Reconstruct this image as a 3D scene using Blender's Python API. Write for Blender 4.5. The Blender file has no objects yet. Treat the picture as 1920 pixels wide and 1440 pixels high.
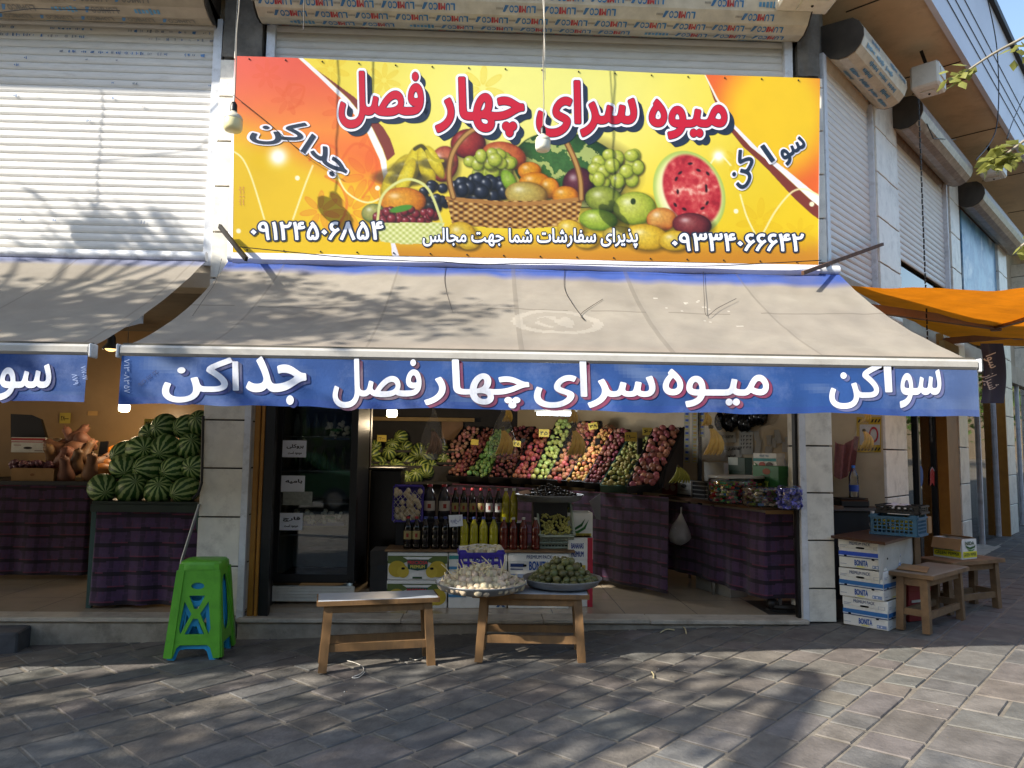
import bpy, math, random
import numpy as np
from mathutils import Vector, Matrix, noise
R = math.radians
rnd = random.Random(7)
C = bpy.context.scene.collection
sc = bpy.context.scene

# ---------------------------------------------------------------- camera, sky, sun, exposure
F = 1400.0                                  # focal length in pixels of a 1920 wide frame
CAM = Vector((0, -6.1, 1.5))
cd = bpy.data.cameras.new('camera'); cam = bpy.data.objects.new('camera', cd); C.objects.link(cam)
cd.sensor_width = 36; cd.lens = F / 1920 * 36; cd.clip_end = 2000; cd.clip_start = .05
MR = Matrix.Rotation(R(-2.2), 3, 'Z') @ Matrix.Rotation(R(90 + 5.1), 3, 'X') @ Matrix.Rotation(R(.7), 3, 'Z')
cam.matrix_world = Matrix.Translation(CAM) @ MR.to_4x4()
sc.camera = cam
SUN = Vector((.887, .446, -.70)).normalized()          # the way sunlight travels
w = bpy.data.worlds.new('World'); sc.world = w; w.use_nodes = True
nt = w.node_tree; bg = nt.nodes['Background']
sky = nt.nodes.new('ShaderNodeTexSky'); sky.sky_type = 'NISHITA'; sky.sun_disc = False
sky.sun_elevation = math.asin(-SUN.z); sky.sun_rotation = math.atan2(-SUN.x, -SUN.y)
sky.air_density = 1.2; sky.dust_density = 1.0
nt.links.new(sky.outputs[0], bg.inputs[0]); bg.inputs[1].default_value = .15
sl = bpy.data.lights.new('sun', 'SUN'); sl.energy = 5.0; sl.angle = R(.6); sl.color = (1, .93, .82)
so = bpy.data.objects.new('sun', sl); C.objects.link(so)
so.rotation_euler = SUN.to_track_quat('-Z', 'Y').to_euler(); so.location = (-8, -8, 12)
sc.view_settings.view_transform = 'Standard'; sc.view_settings.look = 'None'
sc.view_settings.exposure = .92; sc.view_settings.gamma = 1
sc.cycles.use_denoising = True; sc.cycles.max_bounces = 8; sc.cycles.transparent_max_bounces = 12
sc.cycles.sample_clamp_indirect = 6; sc.cycles.caustics_reflective = False; sc.cycles.caustics_refractive = False

# ---------------------------------------------------------------- where a pixel of the photograph lies in the place
def ray(u, v): return MR @ Vector(((u - 960) / F, -(v - 720) / F, -1))
def hit(u, v, p, n):
    d = ray(u, v); n = Vector(n); return CAM + d * ((Vector(p) - CAM).dot(n) / d.dot(n))
def onY(u, v, y=0): return hit(u, v, (0, y, 0), (0, 1, 0))
def onZ(u, v, z): return hit(u, v, (0, 0, z), (0, 0, 1))
def onX(u, v, x): return hit(u, v, (x, 0, 0), (1, 0, 0))
GS, G0 = .028, .06                         # the pavement climbs to the right
def gz(x): return G0 + GS * x
def onG(u, v): return hit(u, v, (0, 0, G0), (-GS, 0, 1))
KX = 2.89                                   # corner where the side front turns away at 45 degrees
SD = Vector((math.cos(R(45)), math.sin(R(45)), 0)); SN = Vector((SD.y, -SD.x, 0))
def onR(u, v, off=0): return hit(u, v, Vector((KX, 0, 0)) + SN * off, SN)
def sR(u, v, off=0): p = onR(u, v, off); return (p - Vector((KX, 0, 0))).dot(SD), p.z
SIDE = Matrix.Translation((KX, 0, 0)) @ Matrix.Rotation(R(45), 4, 'Z')     # local x along the side front, local -y out to the street
FLOOR = .17

# ---------------------------------------------------------------- materials
def srgb(h):
    if not isinstance(h, str): return tuple(h)
    c = [int(h[i:i + 2], 16) / 255 for i in (0, 2, 4)]
    return tuple(x / 12.92 if x <= .04045 else ((x + .055) / 1.055) ** 2.4 for x in c)
MATS = {}
def mat(name, col='808080', rough=.6, metal=0, var=.15, scale=6, bump=0, bscale=40, attr=False, emit=0, alpha=1, trans=0, ior=1.45, stretch=None, dirt=None, spec=.5, sheen=0, cols=None, orand=0):
    if name in MATS: return MATS[name]
    m = bpy.data.materials.new(name); m.use_nodes = True; MATS[name] = m
    n, l = m.node_tree.nodes, m.node_tree.links; b = n['Principled BSDF']
    b.inputs['Roughness'].default_value = rough; b.inputs['Metallic'].default_value = metal
    b.inputs['IOR'].default_value = ior; b.inputs['Transmission Weight'].default_value = trans
    b.inputs['Alpha'].default_value = alpha; b.inputs['Specular IOR Level'].default_value = spec
    if sheen: b.inputs['Sheen Weight'].default_value = sheen
    c = srgb(col)
    tc = n.new('ShaderNodeTexCoord'); mp = n.new('ShaderNodeMapping'); l.new(tc.outputs['Object'], mp.inputs[0])
    if stretch: mp.inputs['Scale'].default_value = stretch
    if attr:
        a = n.new('ShaderNodeAttribute'); a.attribute_name = 'Col'; src = a.outputs['Color']
    else:
        a = n.new('ShaderNodeRGB'); a.outputs[0].default_value = (*c, 1); src = a.outputs[0]
    if var or cols:
        nz = n.new('ShaderNodeTexNoise'); nz.inputs['Scale'].default_value = scale; nz.inputs['Detail'].default_value = 5; nz.inputs['Roughness'].default_value = .6
        l.new(mp.outputs[0], nz.inputs[0])
    if cols:
        rp = n.new('ShaderNodeValToRGB'); e = rp.color_ramp.elements
        e[0].position = .35; e[1].position = .65; e[0].color = (*srgb(cols[0]), 1); e[1].color = (*srgb(cols[1]), 1)
        for i, cc in enumerate(cols[2:]):
            q = e.new(.42 + .1 * i); q.color = (*srgb(cc), 1)
        l.new(nz.outputs[0], rp.inputs[0]); src = rp.outputs[0]
    elif var:
        mr = n.new('ShaderNodeMapRange'); mr.inputs[1].default_value = .3; mr.inputs[2].default_value = .7
        mr.inputs[3].default_value = 1 - var; mr.inputs[4].default_value = 1 + var; l.new(nz.outputs[0], mr.inputs[0])
        mx = n.new('ShaderNodeMix'); mx.data_type = 'RGBA'; mx.blend_type = 'MULTIPLY'; mx.inputs[0].default_value = 1
        l.new(src, mx.inputs[6]); l.new(mr.outputs[0], mx.inputs[7]); src = mx.outputs[2]
    if dirt:                                 # (colour, amount, scale)
        dz = n.new('ShaderNodeTexNoise'); dz.inputs['Scale'].default_value = dirt[2]; dz.inputs['Detail'].default_value = 8; dz.inputs['Roughness'].default_value = .7
        l.new(mp.outputs[0], dz.inputs[0])
        mr = n.new('ShaderNodeMapRange'); mr.inputs[1].default_value = .5; mr.inputs[2].default_value = .75; mr.inputs[3].default_value = 0; mr.inputs[4].default_value = dirt[1]
        l.new(dz.outputs[0], mr.inputs[0]); mx = n.new('ShaderNodeMix'); mx.data_type = 'RGBA'
        l.new(mr.outputs[0], mx.inputs[0]); l.new(src, mx.inputs[6]); mx.inputs[7].default_value = (*srgb(dirt[0]), 1); src = mx.outputs[2]
    if orand:                                # every copy a little lighter or darker
        oi = n.new('ShaderNodeObjectInfo'); hs = n.new('ShaderNodeHueSaturation'); v1 = n.new('ShaderNodeMapRange'); v1.inputs[3].default_value = 1 - orand; v1.inputs[4].default_value = 1 + orand
        l.new(oi.outputs['Random'], v1.inputs[0]); l.new(v1.outputs[0], hs.inputs['Value'])
        fr = n.new('ShaderNodeMath'); fr.operation = 'MULTIPLY'; fr.inputs[1].default_value = 17.3; l.new(oi.outputs['Random'], fr.inputs[0]); f2 = n.new('ShaderNodeMath'); f2.operation = 'FRACT'; l.new(fr.outputs[0], f2.inputs[0])
        hs.inputs['Saturation'].default_value = .86; h1 = n.new('ShaderNodeMapRange'); h1.inputs[3].default_value = .5 - .1 * orand; h1.inputs[4].default_value = .5 + .1 * orand; l.new(f2.outputs[0], h1.inputs[0]); l.new(h1.outputs[0], hs.inputs['Hue'])
        l.new(src, hs.inputs['Color']); src = hs.outputs[0]
    l.new(src, b.inputs['Base Color'])
    if bump:
        bz = n.new('ShaderNodeTexNoise'); bz.inputs['Scale'].default_value = bscale; bz.inputs['Detail'].default_value = 6
        l.new(mp.outputs[0], bz.inputs[0]); bp = n.new('ShaderNodeBump'); bp.inputs['Strength'].default_value = bump; bp.inputs['Distance'].default_value = .01
        l.new(bz.outputs[0], bp.inputs['Height']); l.new(bp.outputs[0], b.inputs['Normal'])
    if emit:
        l.new(src, b.inputs['Emission Color']); b.inputs['Emission Strength'].default_value = emit
    return m
def nodes(m): return m.node_tree.nodes, m.node_tree.links, m.node_tree.nodes['Principled BSDF']
def translucent(name, col, amount=.4, **k):
    m = mat(name, col, **k); n, l, b = nodes(m)
    t = n.new('ShaderNodeBsdfTranslucent'); s = b.inputs['Base Color'].links[0].from_socket; l.new(s, t.inputs[0])
    mx = n.new('ShaderNodeMixShader'); mx.inputs[0].default_value = amount
    l.new(b.outputs[0], mx.inputs[1]); l.new(t.outputs[0], mx.inputs[2]); l.new(mx.outputs[0], n['Material Output'].inputs[0]); return m
def glassy(name, tint=(.8, .85, .85), clear=.85, rough=.02):     # thin pane: clear, with a mirror sheen
    if name in MATS: return MATS[name]
    m = bpy.data.materials.new(name); m.use_nodes = True; MATS[name] = m; n, l = m.node_tree.nodes, m.node_tree.links
    n.remove(n['Principled BSDF']); t = n.new('ShaderNodeBsdfTransparent'); t.inputs[0].default_value = (*tint, 1)
    g = n.new('ShaderNodeBsdfGlossy'); g.inputs[1].default_value = rough; g.inputs[0].default_value = (1, 1, 1, 1)
    fr = n.new('ShaderNodeFresnel'); fr.inputs[0].default_value = 1.45
    ad = n.new('ShaderNodeMath'); ad.operation = 'ADD'; ad.inputs[1].default_value = 1 - clear; ad.use_clamp = True; l.new(fr.outputs[0], ad.inputs[0])
    mx = n.new('ShaderNodeMixShader'); l.new(ad.outputs[0], mx.inputs[0]); l.new(t.outputs[0], mx.inputs[1]); l.new(g.outputs[0], mx.inputs[2])
    l.new(mx.outputs[0], n['Material Output'].inputs[0]); return m

# ---------------------------------------------------------------- mesh builder
class MB:
    def __init__(s): s.v = []; s.f = []; s.m = []; s.c = []; s.M = Matrix(); s.col = (1, 1, 1); s.mi = 0; s.sm = []; s.smooth = False
    def add(s, vs, fs, smooth=None):
        o = len(s.v); s.v += [tuple(s.M @ Vector(p)) for p in vs]
        for f in fs: s.f.append([o + i for i in f]); s.m.append(s.mi); s.c.append(s.col); s.sm.append(s.smooth if smooth is None else smooth)
        return s
    def box(s, c, d, rz=0, rx=0, bev=0):
        M = Matrix.Translation(c) @ Matrix.Rotation(rz, 4, 'Z') @ Matrix.Rotation(rx, 4, 'X'); x, y, z = d[0] / 2, d[1] / 2, d[2] / 2
        if not bev:
            vs = [(a * x, b * y, e * z) for a in (-1, 1) for b in (-1, 1) for e in (-1, 1)]
            fs = [(0, 1, 3, 2), (4, 6, 7, 5), (0, 4, 5, 1), (2, 3, 7, 6), (0, 2, 6, 4), (1, 5, 7, 3)]
        else:
            b = min(bev, x * .9, y * .9, z * .9); vs = []; ix = {}
            for a in (-1, 1):
                for q in (-1, 1):
                    for e in (-1, 1):
                        for k, p in enumerate(((a * x, q * (y - b), e * (z - b)), (a * (x - b), q * y, e * (z - b)), (a * (x - b), q * (y - b), e * z))):
                            ix[a, q, e, k] = len(vs); vs.append(p)
            fs = []
            for a in (-1, 1):
                fs.append([ix[a, q, e, 0] for q, e in ((-1, -1), (1, -1), (1, 1), (-1, 1))][::a])
                fs.append([ix[q, a, e, 1] for q, e in ((-1, -1), (-1, 1), (1, 1), (1, -1))][::a])
                fs.append([ix[q, e, a, 2] for q, e in ((-1, -1), (1, -1), (1, 1), (-1, 1))][::a])
                for q in (-1, 1):
                    fs.append([ix[a, q, -1, 0], ix[a, q, -1, 1], ix[a, q, 1, 1], ix[a, q, 1, 0]][::-a * q])
                    fs.append([ix[a, -1, q, 0], ix[a, -1, q, 2], ix[a, 1, q, 2], ix[a, 1, q, 0]][::a * q])
                    fs.append([ix[-1, a, q, 1], ix[-1, a, q, 2], ix[1, a, q, 2], ix[1, a, q, 1]][::-a * q])
                    for e in (-1, 1): fs.append([ix[a, q, e, 0], ix[a, q, e, 1], ix[a, q, e, 2]][::a * q * e])
        return s.add([M @ Vector(p) for p in vs], fs, False)
    def quad(s, *p): return s.add(p, [tuple(range(len(p)))])
    def slab(s, pts, n, t):                 # flat outline pts given thickness t against n
        n = Vector(n).normalized() * t; k = len(pts); a = [Vector(p) for p in pts]; b = [p - n for p in a]
        return s.add(a + b, [tuple(range(k)), tuple(range(2 * k - 1, k - 1, -1))] + [(i, i + k, (i + 1) % k + k, (i + 1) % k) for i in range(k)], False)
    def tube(s, path, r, n=8, cap=True, smooth=True):
        P = [Vector(p) for p in path]; rs = r if isinstance(r, (list, tuple)) else [r] * len(P); vs = []; fs = []
        t0 = (P[1] - P[0]).normalized(); up = Vector((0, 0, 1)) if abs(t0.z) < .9 else Vector((1, 0, 0)); a = t0.cross(up).normalized()
        for i, p in enumerate(P):
            t = (P[min(i + 1, len(P) - 1)] - P[max(i - 1, 0)]).normalized(); a = (a - t * a.dot(t)).normalized(); b = t.cross(a)
            vs += [p + (a * math.cos(2 * math.pi * j / n) + b * math.sin(2 * math.pi * j / n)) * rs[i] for j in range(n)]
        for i in range(len(P) - 1):
            for j in range(n): fs.append((i * n + j, i * n + (j + 1) % n, (i + 1) * n + (j + 1) % n, (i + 1) * n + j))
        s.add(vs, fs, smooth)
        if cap: s.add(vs[:n], [tuple(range(n))[::-1]], False); s.add(vs[-n:], [tuple(range(n))], False)
        return s
    def bar(s, a, b, w, h, up=(0, 0, 1)):     # rectangular beam between two points
        a, b = Vector(a), Vector(b); t = (b - a).normalized(); x = t.cross(Vector(up)).normalized() * w / 2; z = x.cross(t).normalized() * h / 2
        vs = [p + i * x + j * z for p in (a, b) for i, j in ((-1, -1), (1, -1), (1, 1), (-1, 1))]
        return s.add(vs, [(0, 3, 2, 1), (4, 5, 6, 7), (0, 1, 5, 4), (1, 2, 6, 5), (2, 3, 7, 6), (3, 0, 4, 7)], False)
    def lathe(s, prof, n=20, c=(0, 0, 0), sq=0, smooth=True):
        vs = []; fs = []; c = Vector(c)
        for r, z in prof:
            for j in range(n):
                a = 2 * math.pi * j / n; k = 1
                if sq: k = (abs(math.cos(a)) ** sq + abs(math.sin(a)) ** sq) ** (-1 / sq)
                vs.append(c + Vector((r * k * math.cos(a), r * k * math.sin(a), z)))
        for i in range(len(prof) - 1):
            for j in range(n): fs.append((i * n + j, i * n + (j + 1) % n, (i + 1) * n + (j + 1) % n, (i + 1) * n + j))
        s.add(vs, fs, smooth)
        if prof[0][0] > 1e-4: s.add(vs[:n], [tuple(range(n))[::-1]], False)
        if prof[-1][0] > 1e-4: s.add(vs[-n:], [tuple(range(n))], False)
        return s
    def ball(s, c, r, nu=12, nv=8, fn=None):  # ellipsoid; fn(dir) -> radius factor
        c = Vector(c); r = r if isinstance(r, (tuple, list)) else (r, r, r); vs = []; fs = []
        for i in range(nv + 1):
            t = math.pi * i / nv
            for j in range(nu):
                a = 2 * math.pi * j / nu; d = Vector((math.sin(t) * math.cos(a), math.sin(t) * math.sin(a), math.cos(t))); k = fn(d) if fn else 1
                vs.append(c + Vector((d.x * r[0], d.y * r[1], d.z * r[2])) * k)
        for i in range(nv):
            for j in range(nu): fs.append((i * nu + j, (i + 1) * nu + j, (i + 1) * nu + (j + 1) % nu, i * nu + (j + 1) % nu))
        return s.add(vs, fs, True)
    def grid(s, fn, nu, nv, smooth=True):     # fn(a, b) with a, b in 0..1
        vs = [fn(i / nu, j / nv) for j in range(nv + 1) for i in range(nu + 1)]
        return s.add(vs, [(j * (nu + 1) + i, j * (nu + 1) + i + 1, (j + 1) * (nu + 1) + i + 1, (j + 1) * (nu + 1) + i) for j in range(nv) for i in range(nu)], smooth)
    def mesh(s, name, mats, off=(0, 0, 0)):
        me = bpy.data.meshes.new(name); o = Vector(off)
        me.from_pydata([tuple(Vector(p) - o) for p in s.v], [], s.f)
        for m in (mats if isinstance(mats, (list, tuple)) else [mats]): me.materials.append(m)
        if s.f:
            me.polygons.foreach_set('material_index', s.m); me.polygons.foreach_set('use_smooth', s.sm)
            at = me.color_attributes.new('Col', 'FLOAT_COLOR', 'CORNER'); cs = []
            for f, c in zip(s.f, s.c): cs += [c[0], c[1], c[2], 1.0] * len(f)
            at.data.foreach_set('color', cs)
        me.update(); return me
    def build(s, name, mats, parent=None, world=True):   # world: the vertices are in world coordinates
        off = parent_loc(parent) if (parent and world) else (0, 0, 0)
        o = bpy.data.objects.new(name, s.mesh(name, mats, off)); C.objects.link(o); o.parent = parent; return o
def parent_loc(p):
    l = Vector((0, 0, 0))
    while p: l += p.location; p = p.parent
    return l
def tag(o, label=None, cat=None, group=None, kind=None):
    for k, x in (('label', label), ('category', cat), ('group', group), ('kind', kind)):
        if x: o[k] = x
    return o
def thing(name, label, cat, loc=(0, 0, 0), rz=0, group=None):
    o = bpy.data.objects.new(name, None); o.empty_display_size = .1; C.objects.link(o); o.location = loc; o.rotation_euler = (0, 0, rz)
    return tag(o, label, cat, group)
KIDS = {}
def dup(root, loc, rz=0, label=None, group=None, rot=None, scale=None):
    r = root.copy(); C.objects.link(r); r.location = loc; r.rotation_euler = rot or (0, 0, rz)
    if scale: r.scale = scale if isinstance(scale, tuple) else (scale,) * 3
    if label: r['label'] = label
    if group: r['group'] = group
    for ch in list(root.children):
        c = ch.copy(); C.objects.link(c); c.parent = r
        for g in ch.children: d = g.copy(); C.objects.link(d); d.parent = c
    return r
def single(name, mb, mats, label, cat, loc=None, group=None):   # a thing that is one mesh
    o = mb.build(name, mats)
    if loc is not None: o.location = loc
    return tag(o, label, cat, group)

# ---------------------------------------------------------------- writing (outlines from Blender's own font, joined Persian letters)
FORMS = {'ا': (0xFE8D, 0xFE8E), 'آ': (0xFE81, 0xFE82), 'ب': (0xFE8F, 0xFE90, 0xFE91, 0xFE92), 'پ': (0xFB56, 0xFB57, 0xFB58, 0xFB59), 'ت': (0xFE95, 0xFE96, 0xFE97, 0xFE98),
 'ج': (0xFE9D, 0xFE9E, 0xFE9F, 0xFEA0), 'چ': (0xFB7A, 0xFB7B, 0xFB7C, 0xFB7D), 'د': (0xFEA9, 0xFEAA), 'ذ': (0xFEAB, 0xFEAC), 'ر': (0xFEAD, 0xFEAE), 'س': (0xFEB1, 0xFEB2, 0xFEB3, 0xFEB4),
 'ش': (0xFEB5, 0xFEB6, 0xFEB7, 0xFEB8), 'ص': (0xFEB9, 0xFEBA, 0xFEBB, 0xFEBC), 'ف': (0xFED1, 0xFED2, 0xFED3, 0xFED4), 'ق': (0xFED5, 0xFED6, 0xFED7, 0xFED8), 'ک': (0xFB8E, 0xFB8F, 0xFB90, 0xFB91),
 'ل': (0xFEDD, 0xFEDE, 0xFEDF, 0xFEE0), 'م': (0xFEE1, 0xFEE2, 0xFEE3, 0xFEE4), 'ن': (0xFEE5, 0xFEE6, 0xFEE7, 0xFEE8), 'و': (0xFEED, 0xFEEE), 'ه': (0xFEE9, 0xFEEA, 0xFEEB, 0xFEEC), 'ی': (0xFBFC, 0xFBFD, 0xFBFE, 0xFBFF),
 'ز': (0xFEAF, 0xFEB0), 'ط': (0xFEC1, 0xFEC2, 0xFEC3, 0xFEC4), 'خ': (0xFEA5, 0xFEA6, 0xFEA7, 0xFEA8), 'ـ': (0x640,) * 4}
def shape(t):
    out = []
    for i, ch in enumerate(t):
        if ch not in FORMS: out.append(ch); continue
        f = FORMS[ch]; prev = i > 0 and t[i - 1] in FORMS and len(FORMS[t[i - 1]]) == 4; nxt = len(f) == 4 and i + 1 < len(t) and t[i + 1] in FORMS
        out.append(chr(f[(2 if nxt else 0) + (1 if prev else 0)]))
    if any(ch in FORMS for ch in t): out = out[::-1]
    return ''.join(out)
TC = {}
def field(t, n):
    """signed distance (in letter heights) from the outline of t, sampled n times per height"""
    if (t, n) in TC: return TC[t, n]
    c = bpy.data.curves.new('t', 'FONT'); c.body = shape(t); o = bpy.data.objects.new('t', c); C.objects.link(o); bpy.context.view_layer.update()
    by = {}
    for s in o.to_curve(bpy.context.evaluated_depsgraph_get()).splines:
        q = s.bezier_points; P = []
        for i in range(len(q)):
            a, b = q[i], q[(i + 1) % len(q)]
            for k in range(5):
                u = k / 5; v = 1 - u; P.append([v ** 3 * a.co[j] + 3 * v * v * u * a.handle_right[j] + 3 * v * u * u * b.handle_left[j] + u ** 3 * b.co[j] for j in (0, 1)])
        by.setdefault(s.character_index, []).append(np.array(P))
    o.to_curve_clear(); bpy.data.objects.remove(o); bpy.data.curves.remove(c)
    al = np.concatenate([p for l in by.values() for p in l]); lo = al.min(0) - .16; hi = al.max(0) + .16
    nx, ny = int((hi[0] - lo[0]) * n) + 2, int((hi[1] - lo[1]) * n) + 2; X = lo[0] + np.arange(nx) / n; Y = lo[1] + np.arange(ny) / n
    D = np.full((ny, nx), .2); ins = np.zeros((ny, nx), bool)
    for l in by.values():
        pts = np.concatenate(l); i0 = max(0, int((pts[:, 0].min() - .17 - lo[0]) * n)); i1 = min(nx, int((pts[:, 0].max() + .17 - lo[0]) * n) + 2); x = X[i0:i1][None, :, None]; y = Y[:, None, None]
        A = np.concatenate(l); Bp = np.concatenate([np.roll(p, -1, 0) for p in l]); d = Bp - A; L2 = (d * d).sum(1) + 1e-12
        tt = np.clip(((x - A[:, 0]) * d[:, 0] + (y - A[:, 1]) * d[:, 1]) / L2, 0, 1); dist = np.sqrt(((x - A[:, 0] - tt * d[:, 0]) ** 2 + (y - A[:, 1] - tt * d[:, 1]) ** 2).min(2))
        up = (A[:, 1] <= y) & (Bp[:, 1] > y); dn = (A[:, 1] > y) & (Bp[:, 1] <= y); cr = (d[:, 0] * (y - A[:, 1]) - d[:, 1] * (x - A[:, 0])); wn = ((up & (cr < 0)).sum(2) - (dn & (cr > 0)).sum(2))
        D[:, i0:i1] = np.minimum(D[:, i0:i1], dist); ins[:, i0:i1] |= wn != 0
    TC[t, n] = (np.where(ins, -D, D), lo, n); return TC[t, n]
def outline(t, n, iso):
    D, lo, n = field(t, n); D = D - iso; I = D < 0; ny, nx = D.shape; V = []; F_ = []; E = {}
    def vid(k, p):
        if k not in E: E[k] = len(V); V.append((lo[0] + p[0] / n, lo[1] + p[1] / n))
        return E[k]
    full = I[:-1, :-1] & I[1:, :-1] & I[:-1, 1:] & I[1:, 1:]; part_ = (I[:-1, :-1] | I[1:, :-1] | I[:-1, 1:] | I[1:, 1:]) & ~full
    for j in range(ny - 1):
        i = 0; row = full[j]
        if not (row.any() or part_[j].any()): continue
        while i < nx - 1:
            if row[i]:
                e = i
                while e < nx - 1 and row[e] and e - i < 10: e += 1
                F_.append([vid((i, j), (i, j)), vid((e, j), (e, j)), vid((e, j + 1), (e, j + 1)), vid((i, j + 1), (i, j + 1))]); i = e; continue
            if part_[j, i]:
                cs = ((i, j), (i + 1, j), (i + 1, j + 1), (i, j + 1)); f = []
                for a, b in zip(cs, cs[1:] + cs[:1]):
                    da, db = D[a[1], a[0]], D[b[1], b[0]]
                    if da < 0: f.append(vid(a, a))
                    if (da < 0) != (db < 0): u = da / (da - db); f.append(vid((min(a, b), max(a, b)), (a[0] + (b[0] - a[0]) * u, a[1] + (b[1] - a[1]) * u)))
                if len(f) > 2: F_.append(f)
            i += 1
    return V, F_
def write(mb, t, box, to3, off=0, rot=0, bold=0, shift=(0, 0), res=4):
    """letters of t filling box = (x0, y0, x1, y1) of a flat layout (y down); to3(x, y) places the layout in the scene"""
    n = {4: 72, 3: 50, 2: 30}[res]; D, lo, _ = field(t, n); yy, xx = np.nonzero(D < bold); x0, y0, x1, y1 = box
    a0, a1, b0, b1 = lo[0] + xx.min() / n, lo[0] + xx.max() / n, lo[1] + yy.min() / n, lo[1] + yy.max() / n
    V, P = outline(t, n, bold + off); W, H = a1 - a0, b1 - b0; mx, my = (a0 + a1) / 2, (b0 + b1) / 2; cx, cy = (x0 + x1) / 2, (y0 + y1) / 2
    ca, sa = math.cos(rot), math.sin(rot); out = []
    for x, y in V:
        a, b = (x - mx) / W * (x1 - x0), -(y - my) / H * (y1 - y0)
        out.append(to3(cx + a * ca - b * sa + shift[0], cy + a * sa + b * ca + shift[1]))
    mb.add(out, P, False); return mb

# ================================================================ materials of the place
M_wall = mat('render_wall', 'b5a995', .8, var=.12, scale=3, bump=.2, dirt=('6d655a', .6, 2))
M_conc = mat('rough_concrete', '6d6963', .9, var=.3, scale=7, bump=.9, bscale=18, dirt=('4a4743', .7, 5))
M_tile = mat('cream_tile', 'e4dfd2', .35, var=.08, scale=9, dirt=('7b7060', .5, 6), bump=.05)
M_grout = mat('dark_grout', '2c2823', .9)
M_shut = mat('white_shutter', 'dcdad6', .42, var=.05, scale=4, dirt=('a39c92', .35, 7), stretch=(1, 1, 6))
M_shut2 = mat('grey_shutter', 'a8a6a3', .45, var=.08, scale=4, dirt=('7d776e', .5, 6), stretch=(1, 1, 5))
M_film = mat('old_film', 'c2b9a4', .35, var=.15, scale=8, dirt=('d8d2c4', .6, 5))
M_scrap = mat('film_scrap', attr=True, rough=.5, var=.2, scale=30)
M_steel = mat('black_iron', '2a2724', .55, .4, var=.3, scale=20)
M_rust = mat('rusty_iron', '5f4433', .75, .2, var=.35, scale=25, bump=.2)
M_alu = mat('white_aluminium', 'd2d5da', .4, .1, var=.1, scale=10, dirt=('70695f', .5, 12))
M_soff = mat('tan_soffit', 'cdb592', .6, var=.12, scale=2, dirt=('8a7050', .5, 2.5))
M_fasc = mat('pale_panel', 'c9cbd6', .35, var=.05, scale=2)
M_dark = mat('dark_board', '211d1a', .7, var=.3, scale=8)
M_orng = mat('ochre_frame', '94641f', .45, var=.15, scale=9)
M_tanw = mat('tan_tile_wall', 'a08058', .35, var=.1, scale=2.5, dirt=('836542', .4, 3))
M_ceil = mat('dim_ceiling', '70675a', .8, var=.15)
M_floor = mat('polished_tile', 'ab9c86', .16, var=.12, scale=3, dirt=('6f6352', .5, 3))
M_marble = mat('worn_marble', 'b4ab9c', .5, var=.15, scale=8, dirt=('6f675b', .8, 5), bump=.15)
M_stone = mat('rough_step_stone', '9d9384', .85, var=.2, scale=10, dirt=('4d483f', .85, 4), bump=.7, bscale=30)
M_glass = glassy('clear_pane', (.75, .8, .8), .93)
M_white = mat('white_plastic', 'd6d2c6', .4, var=.06, dirt=('9c9280', .4, 8))
M_black = mat('black_plastic', '141416', .4, var=.2)

# ================================================================ pavement
def col_jit(c, j=.12, h=.03):
    c = srgb(c); k = 1 + rnd.uniform(-j, j); return tuple(max(0, x * k * (1 + rnd.uniform(-h, h))) for x in c)
mb = MB(); S2 = math.sqrt(.5)
mb.col = srgb('766f64')
mb.add([(-90, -90, gz(-90) - .008), (90, -90, gz(90) - .008), (90, 90, gz(90) - .008), (-90, 90, gz(-90) - .008)], [(0, 1, 2, 3)], False)
PAL = ['87827b', '84827c', '89827b', '817f7b', '87807b', '8b847a', '7f7d79', '89847c', '84807b', '8b8278', '847c76']
def slab(a0, a1, b0, b1):                   # a along the 45 degree joints, b across
    g = .0075 + rnd.random() * .002; e = .005; c = col_jit(rnd.choice(PAL), .1, .015); mb.col = tuple(x * .55 for x in c); tl = [rnd.uniform(-.003, .0025) for _ in range(4)]
    pts = []; ca, cb = (a0 + a1) / 2, (b0 + b1) / 2
    jj = [rnd.uniform(-.006, .006) for _ in range(4)]
    for k, (q, r_) in enumerate(((a0 + g + jj[0], b0 + g), (a1 - g, b0 + g + jj[1]), (a1 - g + jj[2], b1 - g), (a0 + g, b1 - g + jj[3]))): pts.append((q, r_))
    vs = []
    if rnd.random() < .22:                  # a chipped corner
        k = rnd.randrange(4); a_, b_ = pts[k]; f = rnd.uniform(.05, .16); pts[k] = (a_ + (ca - a_) * f, b_ + (cb - b_) * f)
    for k, (q, r_) in enumerate(pts):
        x, y = (q - r_) * S2, (q + r_) * S2 - 3; vs.append((x, y, gz(x) - .006))
    for k, (q, r_) in enumerate(pts):
        q += e * (1 if q < ca else -1); r_ += e * (1 if r_ < cb else -1); x, y = (q - r_) * S2, (q + r_) * S2 - 3; vs.append((x, y, gz(x) + tl[k]))
    mb.add(vs, [(4, 5, 6, 7)] + [(i, (i + 1) % 4, (i + 1) % 4 + 4, i + 4) for i in range(4)], False)
def seen(a, b):
    x, y = (a - b) * S2, (a + b) * S2 - 3; return -7 < x < 12 and -6.5 < y < 12 and not (y > .1 and x < 2.6) and not (y - .1 > (x - KX) + .3 and x > 2.6)
b = -9.0; row = 0
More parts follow.
